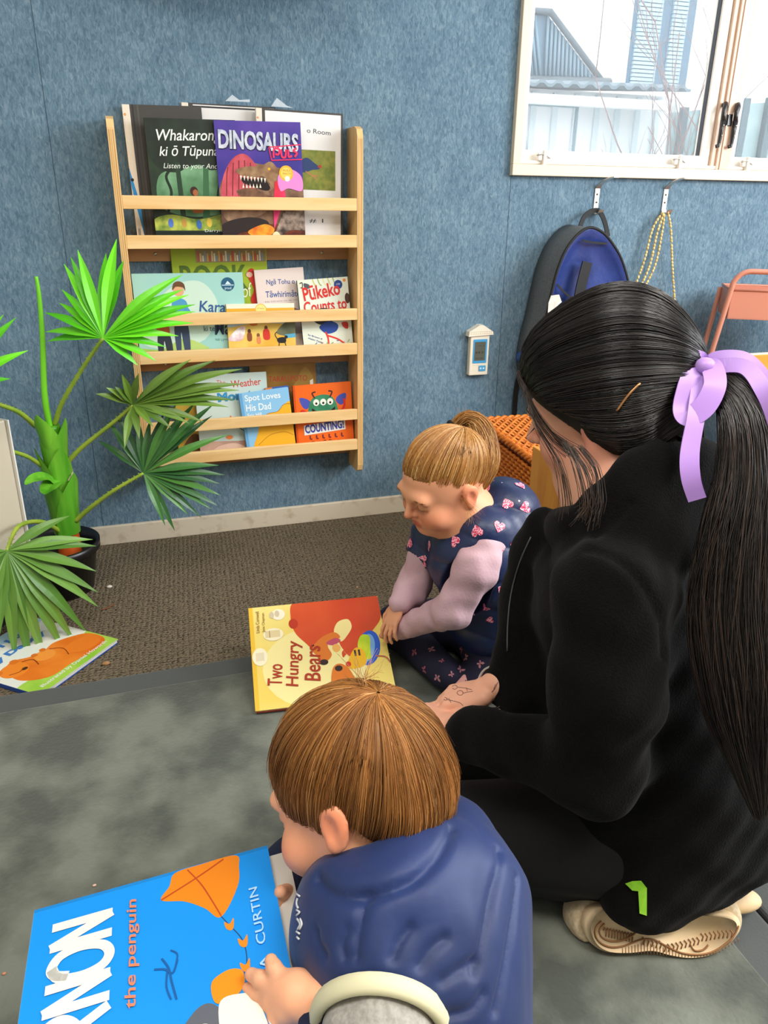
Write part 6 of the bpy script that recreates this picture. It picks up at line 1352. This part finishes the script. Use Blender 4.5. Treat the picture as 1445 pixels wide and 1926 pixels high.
# hair: combed back to a high ponytail
M_HAIRG = hair_mat('hair_blond', .45, .5)
Vh, Fh = hair_cap(HG, -.0006, .056, -.052, None, res=.0035)
hg = fast_mesh('hair', Vh, Fh, mat('hair_base_blond', '80511f', rough=.8), girl)
bh = bvh_of(Vh, Fh)
tieL = _n(np.array([0, -.062, .074])); N_, K = 2600, 11
ph = RNG.uniform(-math.pi, math.pi, N_); tt = np.linspace(0, 1, K)
zs_ = np.interp(np.abs(ph), [0, .6, 1.1, 1.5, 1.9, 2.5, math.pi], [.058, .054, .022, .004, -.030, -.055, -.060])+RNG.uniform(-.010, .020, N_)
st = np.column_stack([np.sin(ph)*.078, np.cos(ph)*.098-.008, zs_]); u_ = RNG.uniform(0, .5, N_)*(RNG.rand(N_) < .5)
T = u_[:, None]+(1-u_)[:, None]*tt[None]*.97
D = slerp(st[:, None, :]*np.ones((1, K, 1)), (tieL*.1+0*st)[:, None, :]*np.ones((1, K, 1)), T[:, :, None])
off = .0001+.0045*np.sin(math.pi*T)+(.0012*np.sin(ph*19))[:, None]+jig(N_, .0008)[:, None]
P = shell_path(bh, HG.p(0, -.01, 0), D@HG.R.T, off)
cg = np.array([sub('b98140'), sub('cf9a58'), sub('a06a30'), sub('e0b87c'), sub('8a5826')])
strand_mesh('hair_strands', P, .00062*np.ones((N_, K))*RNG.uniform(.6, 1.2, (N_, 1)), cg[RNG.choice(5, N_, p=[.3, .28, .2, .1, .12])]*RNG.uniform(.85, 1.1, (N_, 1)), M_HAIRG, hg)
def tail(name, guide, rad, n, K, cols, material, parent, r0, flat=1.0, tipspread=1.0, seed=3, clump=0):
    rd = np.random.RandomState(seed); G = crom(guide, 12); d = np.r_[0, np.cumsum(np.linalg.norm(np.diff(G, axis=0), axis=1))]; d /= d[-1]
    tl = np.linspace(0, 1, K); Gk = np.column_stack([np.interp(tl, d, G[:, i]) for i in range(3)]); Tn = np.gradient(Gk, axis=0); Tn /= np.linalg.norm(Tn, axis=1)[:, None]
    A = np.cross(Tn, RW[:, 2]); A /= np.linalg.norm(A, axis=1)[:, None]; B_ = np.cross(Tn, A); R_ = np.interp(tl, np.linspace(0, 1, len(rad)), rad)
    a = rd.uniform(0, 2*math.pi, n); q = np.sqrt(rd.uniform(0, 1, n)); x = q*np.cos(a); y = q*np.sin(a)*flat; L_ = rd.uniform(.72, 1.0, n)**.6; L_[:n//2] = 1-.06*rd.rand(n//2)
    P = np.zeros((n, K, 3)); wv_ = rd.uniform(0, 6.28, n)
    for k in range(K):
        tk = tl[k]*L_; idx_ = tk*(K-1); i0 = np.clip(idx_.astype(int), 0, K-2); fr_ = (idx_-i0)[:, None]
        g = Gk[i0]*(1-fr_)+Gk[i0+1]*fr_; Ak = A[i0]; Bk_ = B_[i0]; rr = R_[i0]*(1-fr_[:, 0])+R_[i0+1]*fr_[:, 0]
        wob = .06*np.sin(tk*9+wv_)+.03*np.sin(tk*23+wv_*2)
        P[:, k] = g+Ak*((x+wob)*rr)[:, None]+Bk_*((y+wob*.6)*rr)[:, None]
    c = cols[rd.randint(0, len(cols), n)]*rd.uniform(.8, 1.15, (n, 1))
    return strand_mesh(name, P, r0*(1-.7*tl**3)[None]*rd.uniform(.7, 1.3, (n, 1)), c, material, parent)
tg = gP(858, 808, 1.545)
gd = [tg, gP(868, 793, 1.54), gP(888, 792, 1.53), gP(908, 820, 1.51), gP(918, 865, 1.50), gP(912, 905, 1.50), gP(903, 925, 1.50)]
tail('ponytail', gd, [.013, .020, .026, .027, .024, .017, .004], 1500, 16, cg, M_HAIRG, hg, .0007, seed=5)
MB().tube([tg+np.cross(_n(gd[1]-gd[0]), _n(np.cross(_n(gd[1]-gd[0]), RW[:, 0])))*math.cos(a)*.0180+_n(np.cross(_n(gd[1]-gd[0]), RW[:, 0]))*math.sin(a)*.0180+_n(gd[1]-gd[0])*.004 for a in np.linspace(0, 2*math.pi, 20, endpoint=False)], .0066, 8, closed=True).build('hair_tie', mat('hair_tie_black', '0e0e12', rough=.8), hg)
wisps('loose_strands', HG, [gP(872, 800, 1.53), gP(870, 935, 1.42), gP(880, 960, 1.44), gP(870, 790, 1.53)], [gP(885, 778, 1.52), gP(905, 975, 1.44), gP(885, 985, 1.43), gP(868, 772, 1.52)], 40, .012, [sub('c99a5c'), sub('b98140')], M_HAIRG, hg, .00028)
# ------------------------------------------------------------------ the kneeling woman in black
woman = thing('person', 'adult in a black fleece jacket kneeling with a long black ponytail and lilac ribbon', 'person', (.64, .72, .037))
HW = Head(38, 17, 8, (.578, .842, .768), 1.0, False)
fw = Field(); HW.build(fw); wP = PD
nbw = np.array([.612, .785, .628])
fw.cone(HW.p(0, -.02, -.06), nbw, .056, .062, .02)
l_ = np.array([-.69, -.72, 0]); b_2 = np.array([-.72, .69, 0]); pelW = np.array([.665, .735, .215])
LSw = nbw+l_*.150-np.array([0, 0, .055]); RSw = nbw-l_*.15-np.array([0, 0, .055])
LWw = wP(872, 1378, 1.07); LEw = wP(1120, 1440, .955)
RWw = wP(938, 1288, 1.115); REw = wP(1060, 1230, 1.20)
fw.cone(nbw, pelW, .10, .13, .04)
fw.chain([LEw, LWw], [.040, .027], .01); fw.chain([REw, RWw], [.038, .0235], .01)
# hands clasped: the far hand lies over the near one
tL = wP(812, 1345, 1.12)-LWw
hand(fw, LWw+_n(tL)*.01, tL, _n(np.array([.15, -.1, .95])), .150, 1, (.5, .7, .5), .08, .4)
tR = wP(838, 1315, 1.14)-RWw
hand(fw, RWw+_n(tR)*.008, tR, _n(np.array([.05, .05, .95])), .150, -1, (.5, .7, .5), .08, .3)
p1 = fw.mesh(HW.c-np.array([.15, .15, .21]), HW.c+np.array([.15, .15, .15]), .003)
ctr_ = (LWw+RWw)/2+(tL+tR)*.35
p2 = fw.mesh(np.minimum(np.minimum(LWw, RWw), ctr_)-.10, np.maximum(np.maximum(LWw, RWw), ctr_)+.075, .0024)
Vc, Fc = merge([p1, p2]); tn = HW.tint(Vc, sub('f0b092'), sub('ea8c78'), sub('b8564e'))
wb = fast_mesh('body', Vc, Fc, SK, woman, tn)
bw = bvh_of(Vc, Fc); lashes(HW, woman, 18, ln=.012, col='0c0808'); brows(HW, woman, '1c120e', 90, .0005)
# inked flowers on the backs of the hands and wrist
m = MB(); M_INK = mat('tattoo_ink', '6a4a52', rough=.7)
def zw(x, y): return 460+x/2.676, 1100+y/2.676
for ln_ in ([(1045, 512), (1060, 505), (1072, 515), (1062, 526), (1048, 522)], [(1070, 540), (1085, 532), (1100, 540), (1096, 554), (1078, 554), (1070, 542)], [(1075, 516), (1110, 520), (1145, 528)], [(1098, 546), (1125, 540), (1150, 536)], [(1118, 518), (1122, 534)], [(1008, 566), (1020, 572), (1014, 582), (1004, 576)], [(1020, 578), (1050, 584), (1085, 594), (1100, 608)], [(1028, 572), (1040, 592)], [(1275, 490), (1262, 520), (1245, 540)], [(1285, 500), (1296, 512)], [(1265, 500), (1255, 524)]):
    surf_stroke(m, bw, [zw(*q) for q in ln_], .00045, .0002)
if m.n: m.build('hand_tattoo', M_INK, wb)
adw = _n(RWw-REw); c_ = RWw+adw*.012; e1_ = _n(np.cross(adw, (0, 0, 1))); e2_ = np.cross(adw, e1_)
MB().tube([c_+(e1_*math.cos(a)+e2_*math.sin(a))*.0285+adw*.010*math.sin(a) for a in np.linspace(0, 2*math.pi, 32, endpoint=False)], .0019, 8, closed=True).build('bangle', mat('silver', 'dcdce2', rough=.15, metal=1.0), woman)
# earring
ep = HW.p(-.084, .0, -.047); m = MB(); m.ball(ep, .0022, 0, 8); m.ball(ep+np.array([0, 0, -.005]), .0018, 0, 8); m.ball(ep+np.array([.001, -.001, -.009]), .0015, 0, 8); m.build('earring', mat('silver', 'dcdce2'), woman)
# fleece jacket
M_FL = mat('black_fleece', '050405', '090808', scale=240, rough=.95, spec=.12, bump=.0012, bscale=420, sheen=.04)
fj = Field()
fj.ell(nbw+np.array([-.005, .0, -.115]), (.150, .118, .135), np.column_stack([l_, b_2, (0, 0, 1)]), .04)
fj.ell(nbw+np.array([.03, -.02, -.22]), (.155, .130, .16), np.column_stack([l_, b_2, (0, 0, 1)]), .06)
fj.ell(pelW+np.array([.0, -.0, .04]), (.165, .165, .165), np.eye(3), .07)
fj.ell(pelW+np.array([.045, -.02, -.035]), (.19, .150, .125), np.eye(3), .05)
fj.ell(pelW+np.array([.01, -.075, -.085]), (.155, .070, .085), head_frame(20, 0, 0, (0, 0, 0))[0], .04)
fj.chain([nbw-np.array([0, 0, .035]), LSw+np.array([0, 0, .0])], [.070, .066], .03); fj.chain([nbw-np.array([0, 0, .035]), RSw], [.070, .066], .03)
fj.chain([LSw, LSw+(LEw-LSw)*.45+np.array([-.01, -.02, 0]), LEw, LWw+(LEw-LWw)*.06], [.066, .064, .056, .037], .03)
fj.chain([RSw, REw, RWw+(REw-RWw)*.10], [.064, .052, .034], .03)
# open front edge hanging down and standing collar
fe = list(crom([wP(1040, 1000, 1.09), wP(1012, 1055, 1.12), wP(994, 1130, 1.13), wP(986, 1225, 1.12), wP(1000, 1320, 1.10)], 3))
fj.chain(fe, [.017]*len(fe), .04)
for q in fe: fj.cone(q, q+np.array([.07, -.03, 0]), .015, .05, .05)
ce = [wP(1012, 990, 1.09), wP(1060, 985, 1.02), wP(1130, 960, .955), wP(1200, 905, .93), wP(1290, 900, .955), wP(1320, 930, 1.03)]
fj.chain(ce, [.010, .012, .014, .015, .016, .018], .012)
for q in ce: fj.cone(q, nbw-np.array([.0, .0, .055]), .013, .06, .02)
naxw = _n(HW.p(0, -.03, -.06)-nbw); fj.cone(nbw-naxw*.01, nbw+naxw*.050, .078, .070, .02)
fj.cone(nbw-naxw*.02, nbw+naxw*.14, .059, .070, .006, 's'); fj.cone(HW.p(-.01, .06, -.13), HW.p(-.035, .05, -.20), .050, .040, .02, 's')
nk = [(1062, 1000, 1.0), (1100, 985, .955), (1145, 950, .925), (1198, 895, .915), (1255, 868, .92), (1320, 868, .95)]
nkp = crom([wP(*q) for q in nk], 3); fj.chain(nkp, [.022]*len(nkp), .012)
for i_, q in enumerate(nkp): fj.cone(q, q*.35+(nbw-np.array([0, 0, .06]))*.65+l_*.06, .022, .06, .02)
fold = lambda X, Y, Z: .0030*np.sin(X*48+Z*35+2*np.sin(Y*30))*np.sin(Z*42-Y*25)+.0012*np.sin(X*120-Z*90)
V, F = fj.mesh((.30, .48, .045), (.97, 1.08, .74), .0055, fold)
bj = bvh_of(V, F)
for line in ([(1105, 1035), (1170, 1060), (1215, 1110), (1243, 1170), (1248, 1235)], [(1120, 1010), (1160, 975), (1185, 945)]):
    pts = [surf(bj, u, v)[0] for u, v in line]; pts = [p for p in pts if p is not None]
    if len(pts) > 2: V = crease(V, F, pts, .005, .004, .001, .012)
jk = fast_mesh('fleece_jacket', V, F, M_FL, woman); bj = bvh_of(V, F)
m = MB(); q = on_surf(bj, [tuple(p) for p in crom([(1000, 1010), (978, 1060), (962, 1120), (956, 1180), (955, 1225)], 3)], .001)
if q: m.tube(q, .0012, 5); m.build('front_zip', mat('zip_grey', '50565a', rough=.4, metal=.3), jk)
# green tape mark on the jacket back
m = MB(); P9 = [(1177, 1660), (1190, 1655), (1206, 1654), (1217, 1668), (1216, 1720), (1203, 1716), (1201, 1674), (1190, 1673)]
q = [surf(bj, u, v) for u, v in P9]
q = [(p+n*.0025) for p, n in q if p is not None]
if len(q) == len(P9):
    top = q; bot = [p+ray(1200, 1690)/np.linalg.norm(ray(1200, 1690))*.002 for p in q]; k = len(q)
    m.add(top+bot, [list(range(k)), list(range(k, 2*k))[::-1]]+[[i, (i+1) % k, k+(i+1) % k, k+i] for i in range(k)]); m.build('green_patch', mat('lime_tape', '8fd62c', 'a4e23c', scale=60, rough=.6), jk)
# black leggings: thighs reaching forward to the knees, shins folded beneath
fl = Field(); kf = np.array([-.86, .50, 0]); ks = np.array([-.5, -.86, 0])
for s_ in (.085, -.09):
    hp = pelW+ks*s_+np.array([0, 0, -.04]); kn_ = hp+kf*.31; kn_[2] = .125; an = kn_-kf*.33; an[2] = .085
    fl.chain([hp, kn_], [.088, .066], .03); fl.chain([kn_-np.array([0, 0, .02]), an], [.058, .040], .02)
V, F = fl.mesh((.26, .46, .036), (.98, 1.12, .34), .006); fast_mesh('leggings', V, F, mat('legging_black', '0a090b', '0e0d10', scale=200, rough=.9), woman)
# shoes: soles turned to the back
M_SOLE = mat('sole_cream', 'ecd0a6', 'e2c294', scale=20, rough=.6); M_UP = mat('shoe_upper', 'd2bfa0', 'bfa984', scale=200, rough=.85)
def shoe(pts_uv, zc, dep, th, name_full=True):
    pts = crom([PD(u, v, dep+(v-1760)*-.0004) for u, v in pts_uv], 5, True); c = pts.mean(0)
    nrm = _n(np.cross(pts[10]-c, pts[0]-c)); nrm = nrm*np.sign(-(nrm@RW[:, 2])); ax_ = _n(pts[np.argmax([(p-c)@RW[:, 0] for p in pts])]-c)
    return pts, c, nrm, ax_
so = [(1103, 1752), (1104, 1730), (1118, 1712), (1150, 1704), (1200, 1712), (1260, 1722), (1320, 1718), (1370, 1722), (1391, 1732), (1390, 1752), (1372, 1776), (1338, 1796), (1300, 1802), (1262, 1797), (1225, 1788), (1180, 1792), (1140, 1790), (1115, 1776)]
A0 = PZ(1108, 1745, .075); A1 = PZ(1388, 1740, .075)
# plane of the sole: stands nearly upright, leaning back over the foot
sx_ = _n(A1-A0); zt2 = _n(np.array([0, 0, 1.])+.55*np.cross(np.array([0, 0, 1.]), sx_)); sn = np.cross(sx_, zt2); sn = sn if sn@RW[:, 2] < 0 else -sn
def on_plane(u, v, o=A0, n=sn): d = ray(u, v); return CAM+d*((o-CAM)@n)/(d@n)
pts = crom([on_plane(u, v) for u, v in so], 4, True); k = len(pts); cS = pts.mean(0)
print('sole z', pts[:, 2].min(), pts[:, 2].max(), 'len', np.linalg.norm(A1-A0))
sho = MB(); lay = [pts+sn*.0, cS+(pts-cS)*1.02-sn*.008, cS+(pts-cS)*1.02-sn*.020, cS+(pts-cS)*.98-sn*.026]
sho.add(np.vstack([cS+(pts-cS)*.94+sn*.004]+lay), [list(range(k))]+[[j*k+i, j*k+(i+1) % k, (j+1)*k+(i+1) % k, (j+1)*k+i] for j in range(4) for i in range(k)], 0, True)
slb = sho.build('shoe_sole', M_SOLE, woman)
m = MB(); M_TR = mat('tread_line', '9a6a40', rough=.8)
def pl(u, v, off=.0050): return on_plane(u, v)+sn*off
def zz(x, y): return 880+x/2.557, 1500+y/2.557
for ln_ in ([(640, 590), (612, 620), (612, 660), (640, 695), (690, 712), (750, 705), (800, 685), (850, 672), (900, 680), (960, 712), (1020, 738), (1090, 748), (1160, 738), (1220, 705), (1270, 660), (1296, 610)], [(655, 600), (630, 630), (640, 662), (680, 682), (730, 680), (780, 660), (805, 640)], [(1065, 700), (1085, 728), (1125, 725), (1150, 700)]): m.tube(crom([pl(*zz(*q)) for q in ln_], 3), .0012, 4)
for i in range(10):
    x_ = 655+i*14; y_ = 610+i*3
    m.tube([pl(*zz(x_-8, y_+22)), pl(*zz(x_, y_+8)), pl(*zz(x_+8, y_+30)), pl(*zz(x_+4, y_+52))], .0008, 4)
for i in range(22):
    x_ = 845+i*20; y_ = 650+18*math.sin(i*.32)+(30 if 4 < i < 14 else 10)*.8-max(0, i-15)*7; m.tube([pl(*zz(x_-10, y_+6)), pl(*zz(x_+2, y_+20)), pl(*zz(x_-6, y_+42))], .0009, 4)
m.build('tread_pattern', M_TR, slb)
m = MB()
for i in range(38):
    x_ = 740+i*15; yb_ = np.interp(x_, [740, 900, 1000, 1100, 1200, 1290], [745, 752, 762, 766, 745, 690]); yt_ = np.interp(x_, [740, 850, 960, 1090, 1200, 1290], [718, 690, 722, 752, 730, 668]); m.tube([pl(*zz(x_, yt_), .0042), pl(*zz(x_, yb_-3), .0042)], .0006, 4)
m.build('sole_ridges', M_TR, slb)
f1 = Field(); 
for t_, r_ in ((.14, .030), (.30, .038), (.5, .036), (.72, .040), (.90, .030)): f1.ell(A0+(A1-A0)*t_-sn*.045+np.array([0, 0, -.004]), (r_*1.5, .042, .036), np.column_stack([sx_, sn, zt2]), .03)
f1.ell(A0-sn*.045+sx_*.012, (.026, .034, .026), np.column_stack([sx_, sn, zt2]), .03)
f1.func(lambda X, Y, Z: .040-Z)
f1.func(lambda X, Y, Z: ((X-cS[0])*sn[0]+(Y-cS[1])*sn[1]+(Z-cS[2])*sn[2])+.018)
V, F = f1.mesh(np.minimum(A0, A1)-.14, np.maximum(A0, A1)+.14, .004); fast_mesh('shoe_upper', V, F, M_UP, woman)
f1 = Field(); tq = PZ(1412, 1706, .06); f1.ell(tq+np.array([-.01, .02, -.004]), (.040, .022, .014), np.column_stack([sx_, np.cross((0, 0, 1), sx_), (0, 0, 1)]), .01); V, F = f1.mesh(tq-.1, tq+.12, .004); fast_mesh('shoe_sole', V, F, M_SOLE, woman)
# ---- hair
M_HAIRW = hair_mat('hair_black', .32, .6)
def ext(f): 
    f.ell(HW.p(0, -.028, .055), np.array([.070, .086, .078]), HW.R, .03); f.ell(HW.p(0, -.085, .02), np.array([.045, .04, .045]), HW.R, .03); f.ell(HW.p(0, .03, .055), np.array([.066, .062, .056])*1.05, HW.R, .03); f.ell(HW.p(0, -.062, -.075), (.056, .044, .085), HW.R, .03)
    for sx in (-1, 1): f.ell(HW.p(sx*.064, -.034, -.012), (.029, .046, .050), HW.R, .02)
Vh, Fh = hair_cap(HW, .004, None, ([-.12, -.05, -.005, .03, .06, .095], [-.16, -.125, -.036, -.010, .016, .048]), ext, res=.004)
hw = fast_mesh('hair', Vh, Fh, mat('hair_base_black', '060505', rough=.7), woman)
bh = bvh_of(Vh, Fh)
tw_ = wP(1312, 715, .945); tieL = _n(HW.R.T@(tw_-HW.p(0, -.01, .01)))
N_, K = 6500, 16
ph = RNG.uniform(-math.pi, math.pi, N_); tt = np.linspace(0, 1, K)
zs_ = np.interp(np.abs(ph), [0, .5, .9, 1.25, 1.6, 2.1, 2.6, math.pi], [.060, .046, .014, -.004, -.034, -.090, -.125, -.135])+RNG.uniform(-.006, .012, N_)
st = np.column_stack([np.sin(ph)*.080, np.cos(ph)*.100-.008, zs_]); u_ = RNG.uniform(0, .75, N_)*(RNG.rand(N_) < .6)
T = u_[:, None]+(1-u_)[:, None]*tt[None]*.98
# strands from the front rise over the crown before they run back
mid_ = np.array([0, -.02, .085]); w_m = np.clip(np.cos(ph), 0, 1)*.35
ends = np.tile(tieL*.1, (N_, 1))
D = slerp(st[:, None, :]*np.ones((1, K, 1)), ends[:, None, :]*np.ones((1, K, 1)), T[:, :, None])
D = D/np.linalg.norm(D, axis=2, keepdims=True); D = D+(w_m[:, None]*np.sin(math.pi*T))[:, :, None]*np.array([0, 0, .55])
off = .0010+.0045*np.sin(math.pi*T)+(.0018*np.sin(ph*17)+.0010*np.sin(ph*37))[:, None]*np.sin(math.pi*T)+jig(N_, .0010)[:, None]
P = shell_path(bh, HW.p(0, -.01, .01), D@HW.R.T, off)
cw = np.array([sub('0b0908'), sub('14100e'), sub('1e1714'), sub('2e221c'), sub('3a2a22')])
strand_mesh('hair_strands', P, .00055*np.ones((N_, K))*RNG.uniform(.6, 1.3, (N_, 1)), cw[RNG.choice(5, N_, p=[.38, .30, .18, .10, .04])], M_HAIRW, hw)
gt = [tw_, wP(1335, 712, .915), wP(1375, 725, .89), wP(1410, 790, .875), wP(1418, 900, .87), wP(1405, 1010, .865), wP(1395, 1150, .86), wP(1405, 1320, .86), wP(1420, 1450, .87), wP(1432, 1540, .88)]
tail('ponytail', gt, [.014, .026, .036, .044, .052, .056, .056, .046, .026, .008], 4200, 26, cw, M_HAIRW, hw, .00065, flat=.6, seed=8)
MB().tube(crom(gt, 4)[3:-8], np.interp(np.linspace(0, 1, len(crom(gt, 4)[3:-8])), [0, .2, .5, .8, 1], [.004, .012, .016, .016, .004]), 10).build('ponytail_core', mat('hair_base_black', '060505'), hw)
# strands falling beside the face
def fall(lists, n, spread, seed):
    rd = np.random.RandomState(seed); Ps = []
    for pts in lists:
        G = crom([wP(*q) for q in pts], 6); 
        for i in range(n): Ps.append(np.array([G[int(j)]+0 for j in np.linspace(0, len(G)-1, 14)])+np.linspace(0, 1, 14)[:, None]*rd.uniform(-spread, spread, 3)+rd.uniform(-.0025, .0025, 3))
    Ps = np.array(Ps); return strand_mesh('face_strands', Ps, .00036*np.ones(Ps.shape[:2]), cw[rd.randint(2, 5, len(Ps))]*1.5, M_HAIRW, hw)
fall([[(985, 720, .99), (1010, 800, .965), (1050, 870, .95), (1064, 940, .95), (1062, 975, .95)], [(1060, 830, .90), (1085, 880, .885), (1100, 950, .885), (1085, 975, .89)], [(1075, 840, .90), (1105, 890, .885), (1115, 940, .885), (1105, 985, .89)], [(1090, 840, .89), (1120, 880, .88), (1128, 940, .88), (1118, 975, .88)]], 16, .010, 4)
fall([[(975, 700, 1.0), (1005, 770, .97), (1040, 820, .94), (1080, 850, .905)]], 40, .008, 6)
# gold hair slide
P5 = [surf(bh, u, v) for u, v in ((1162, 772), (1180, 745), (1200, 722))]
P5 = [p+n*.009 for p, n in P5 if p is not None]
if len(P5) == 3: MB().tube(crom(P5, 4), .0016, 6).build('hair_slide', mat('slide_gold', 'c08a5a', rough=.25, metal=.8), hw)
# lilac ribbon bow
rb = woman; M_RB = mat('lilac_ribbon', 'c39be6', 'b78ade', scale=5, rough=.4, spec=.5, sheen=.3)
def ribbon(pts, wd, nrm=None, th=.0009):
    P = crom([wP(*q) for q in pts], 8); T = np.gradient(P, axis=0); T /= np.linalg.norm(T, axis=1)[:, None]; m = MB(); vs = []; K_ = len(P)
    for i, q in enumerate(P):
        t = i/(K_-1); w_ = wd*(np.interp(t, [0, .12, .88, 1], [.55, 1, 1, .55]) if nrm is None else np.interp(t, [0, .1, 1], [.5, 1, 1])); view = _n(CAM-q); s_ = _n(np.cross(T[i], view)); s_ = _n(s_+view*.45*math.sin(t*5)); nn = np.cross(s_, T[i]); vs += [q-s_*w_+nn*th, q+s_*w_+nn*th, q+s_*w_-nn*th, q-s_*w_-nn*th]
    A_ = [vs[4*i+j] for i in range(K_) for j in (0, 1)]; B_ = [vs[4*i+j] for i in range(K_) for j in (3, 2)]
    m.add(A_, [[2*i, 2*i+1, 2*i+3, 2*i+2] for i in range(K_-1)], 0, True); m.add(B_, [[2*i+2, 2*i+3, 2*i+1, 2*i] for i in range(K_-1)], 0, True); return m
bow = ribbon([(1325, 690, .905), (1312, 678, .895), (1298, 715, .885), (1286, 765, .88), (1296, 782, .875), (1325, 765, .87), (1345, 725, .87), (1340, 692, .88), (1328, 686, .895)], .0125)
bo = bow.build('hair_ribbon', M_RB, hw)
ribbon([(1325, 690, .90), (1350, 676, .89), (1395, 676, .875), (1425, 700, .865), (1450, 745, .86), (1440, 720, .875), (1400, 690, .89), (1345, 690, .90)], .010).build('ribbon_loop', M_RB, hw)
ribbon([(1322, 700, .89), (1310, 780, .872), (1298, 850, .865), (1300, 900, .862), (1312, 940, .862)], .0105, 1).build('ribbon_tail', M_RB, hw)
ribbon([(1335, 690, .895), (1400, 690, .87), (1440, 740, .85), (1462, 800, .845)], .009, 1).build('ribbon_tail', M_RB, hw)
m = MB(); m.ball(wP(1327, 688, .888), (.012, .012, .010), 0, 12); m.build('ribbon_knot', M_RB, hw)
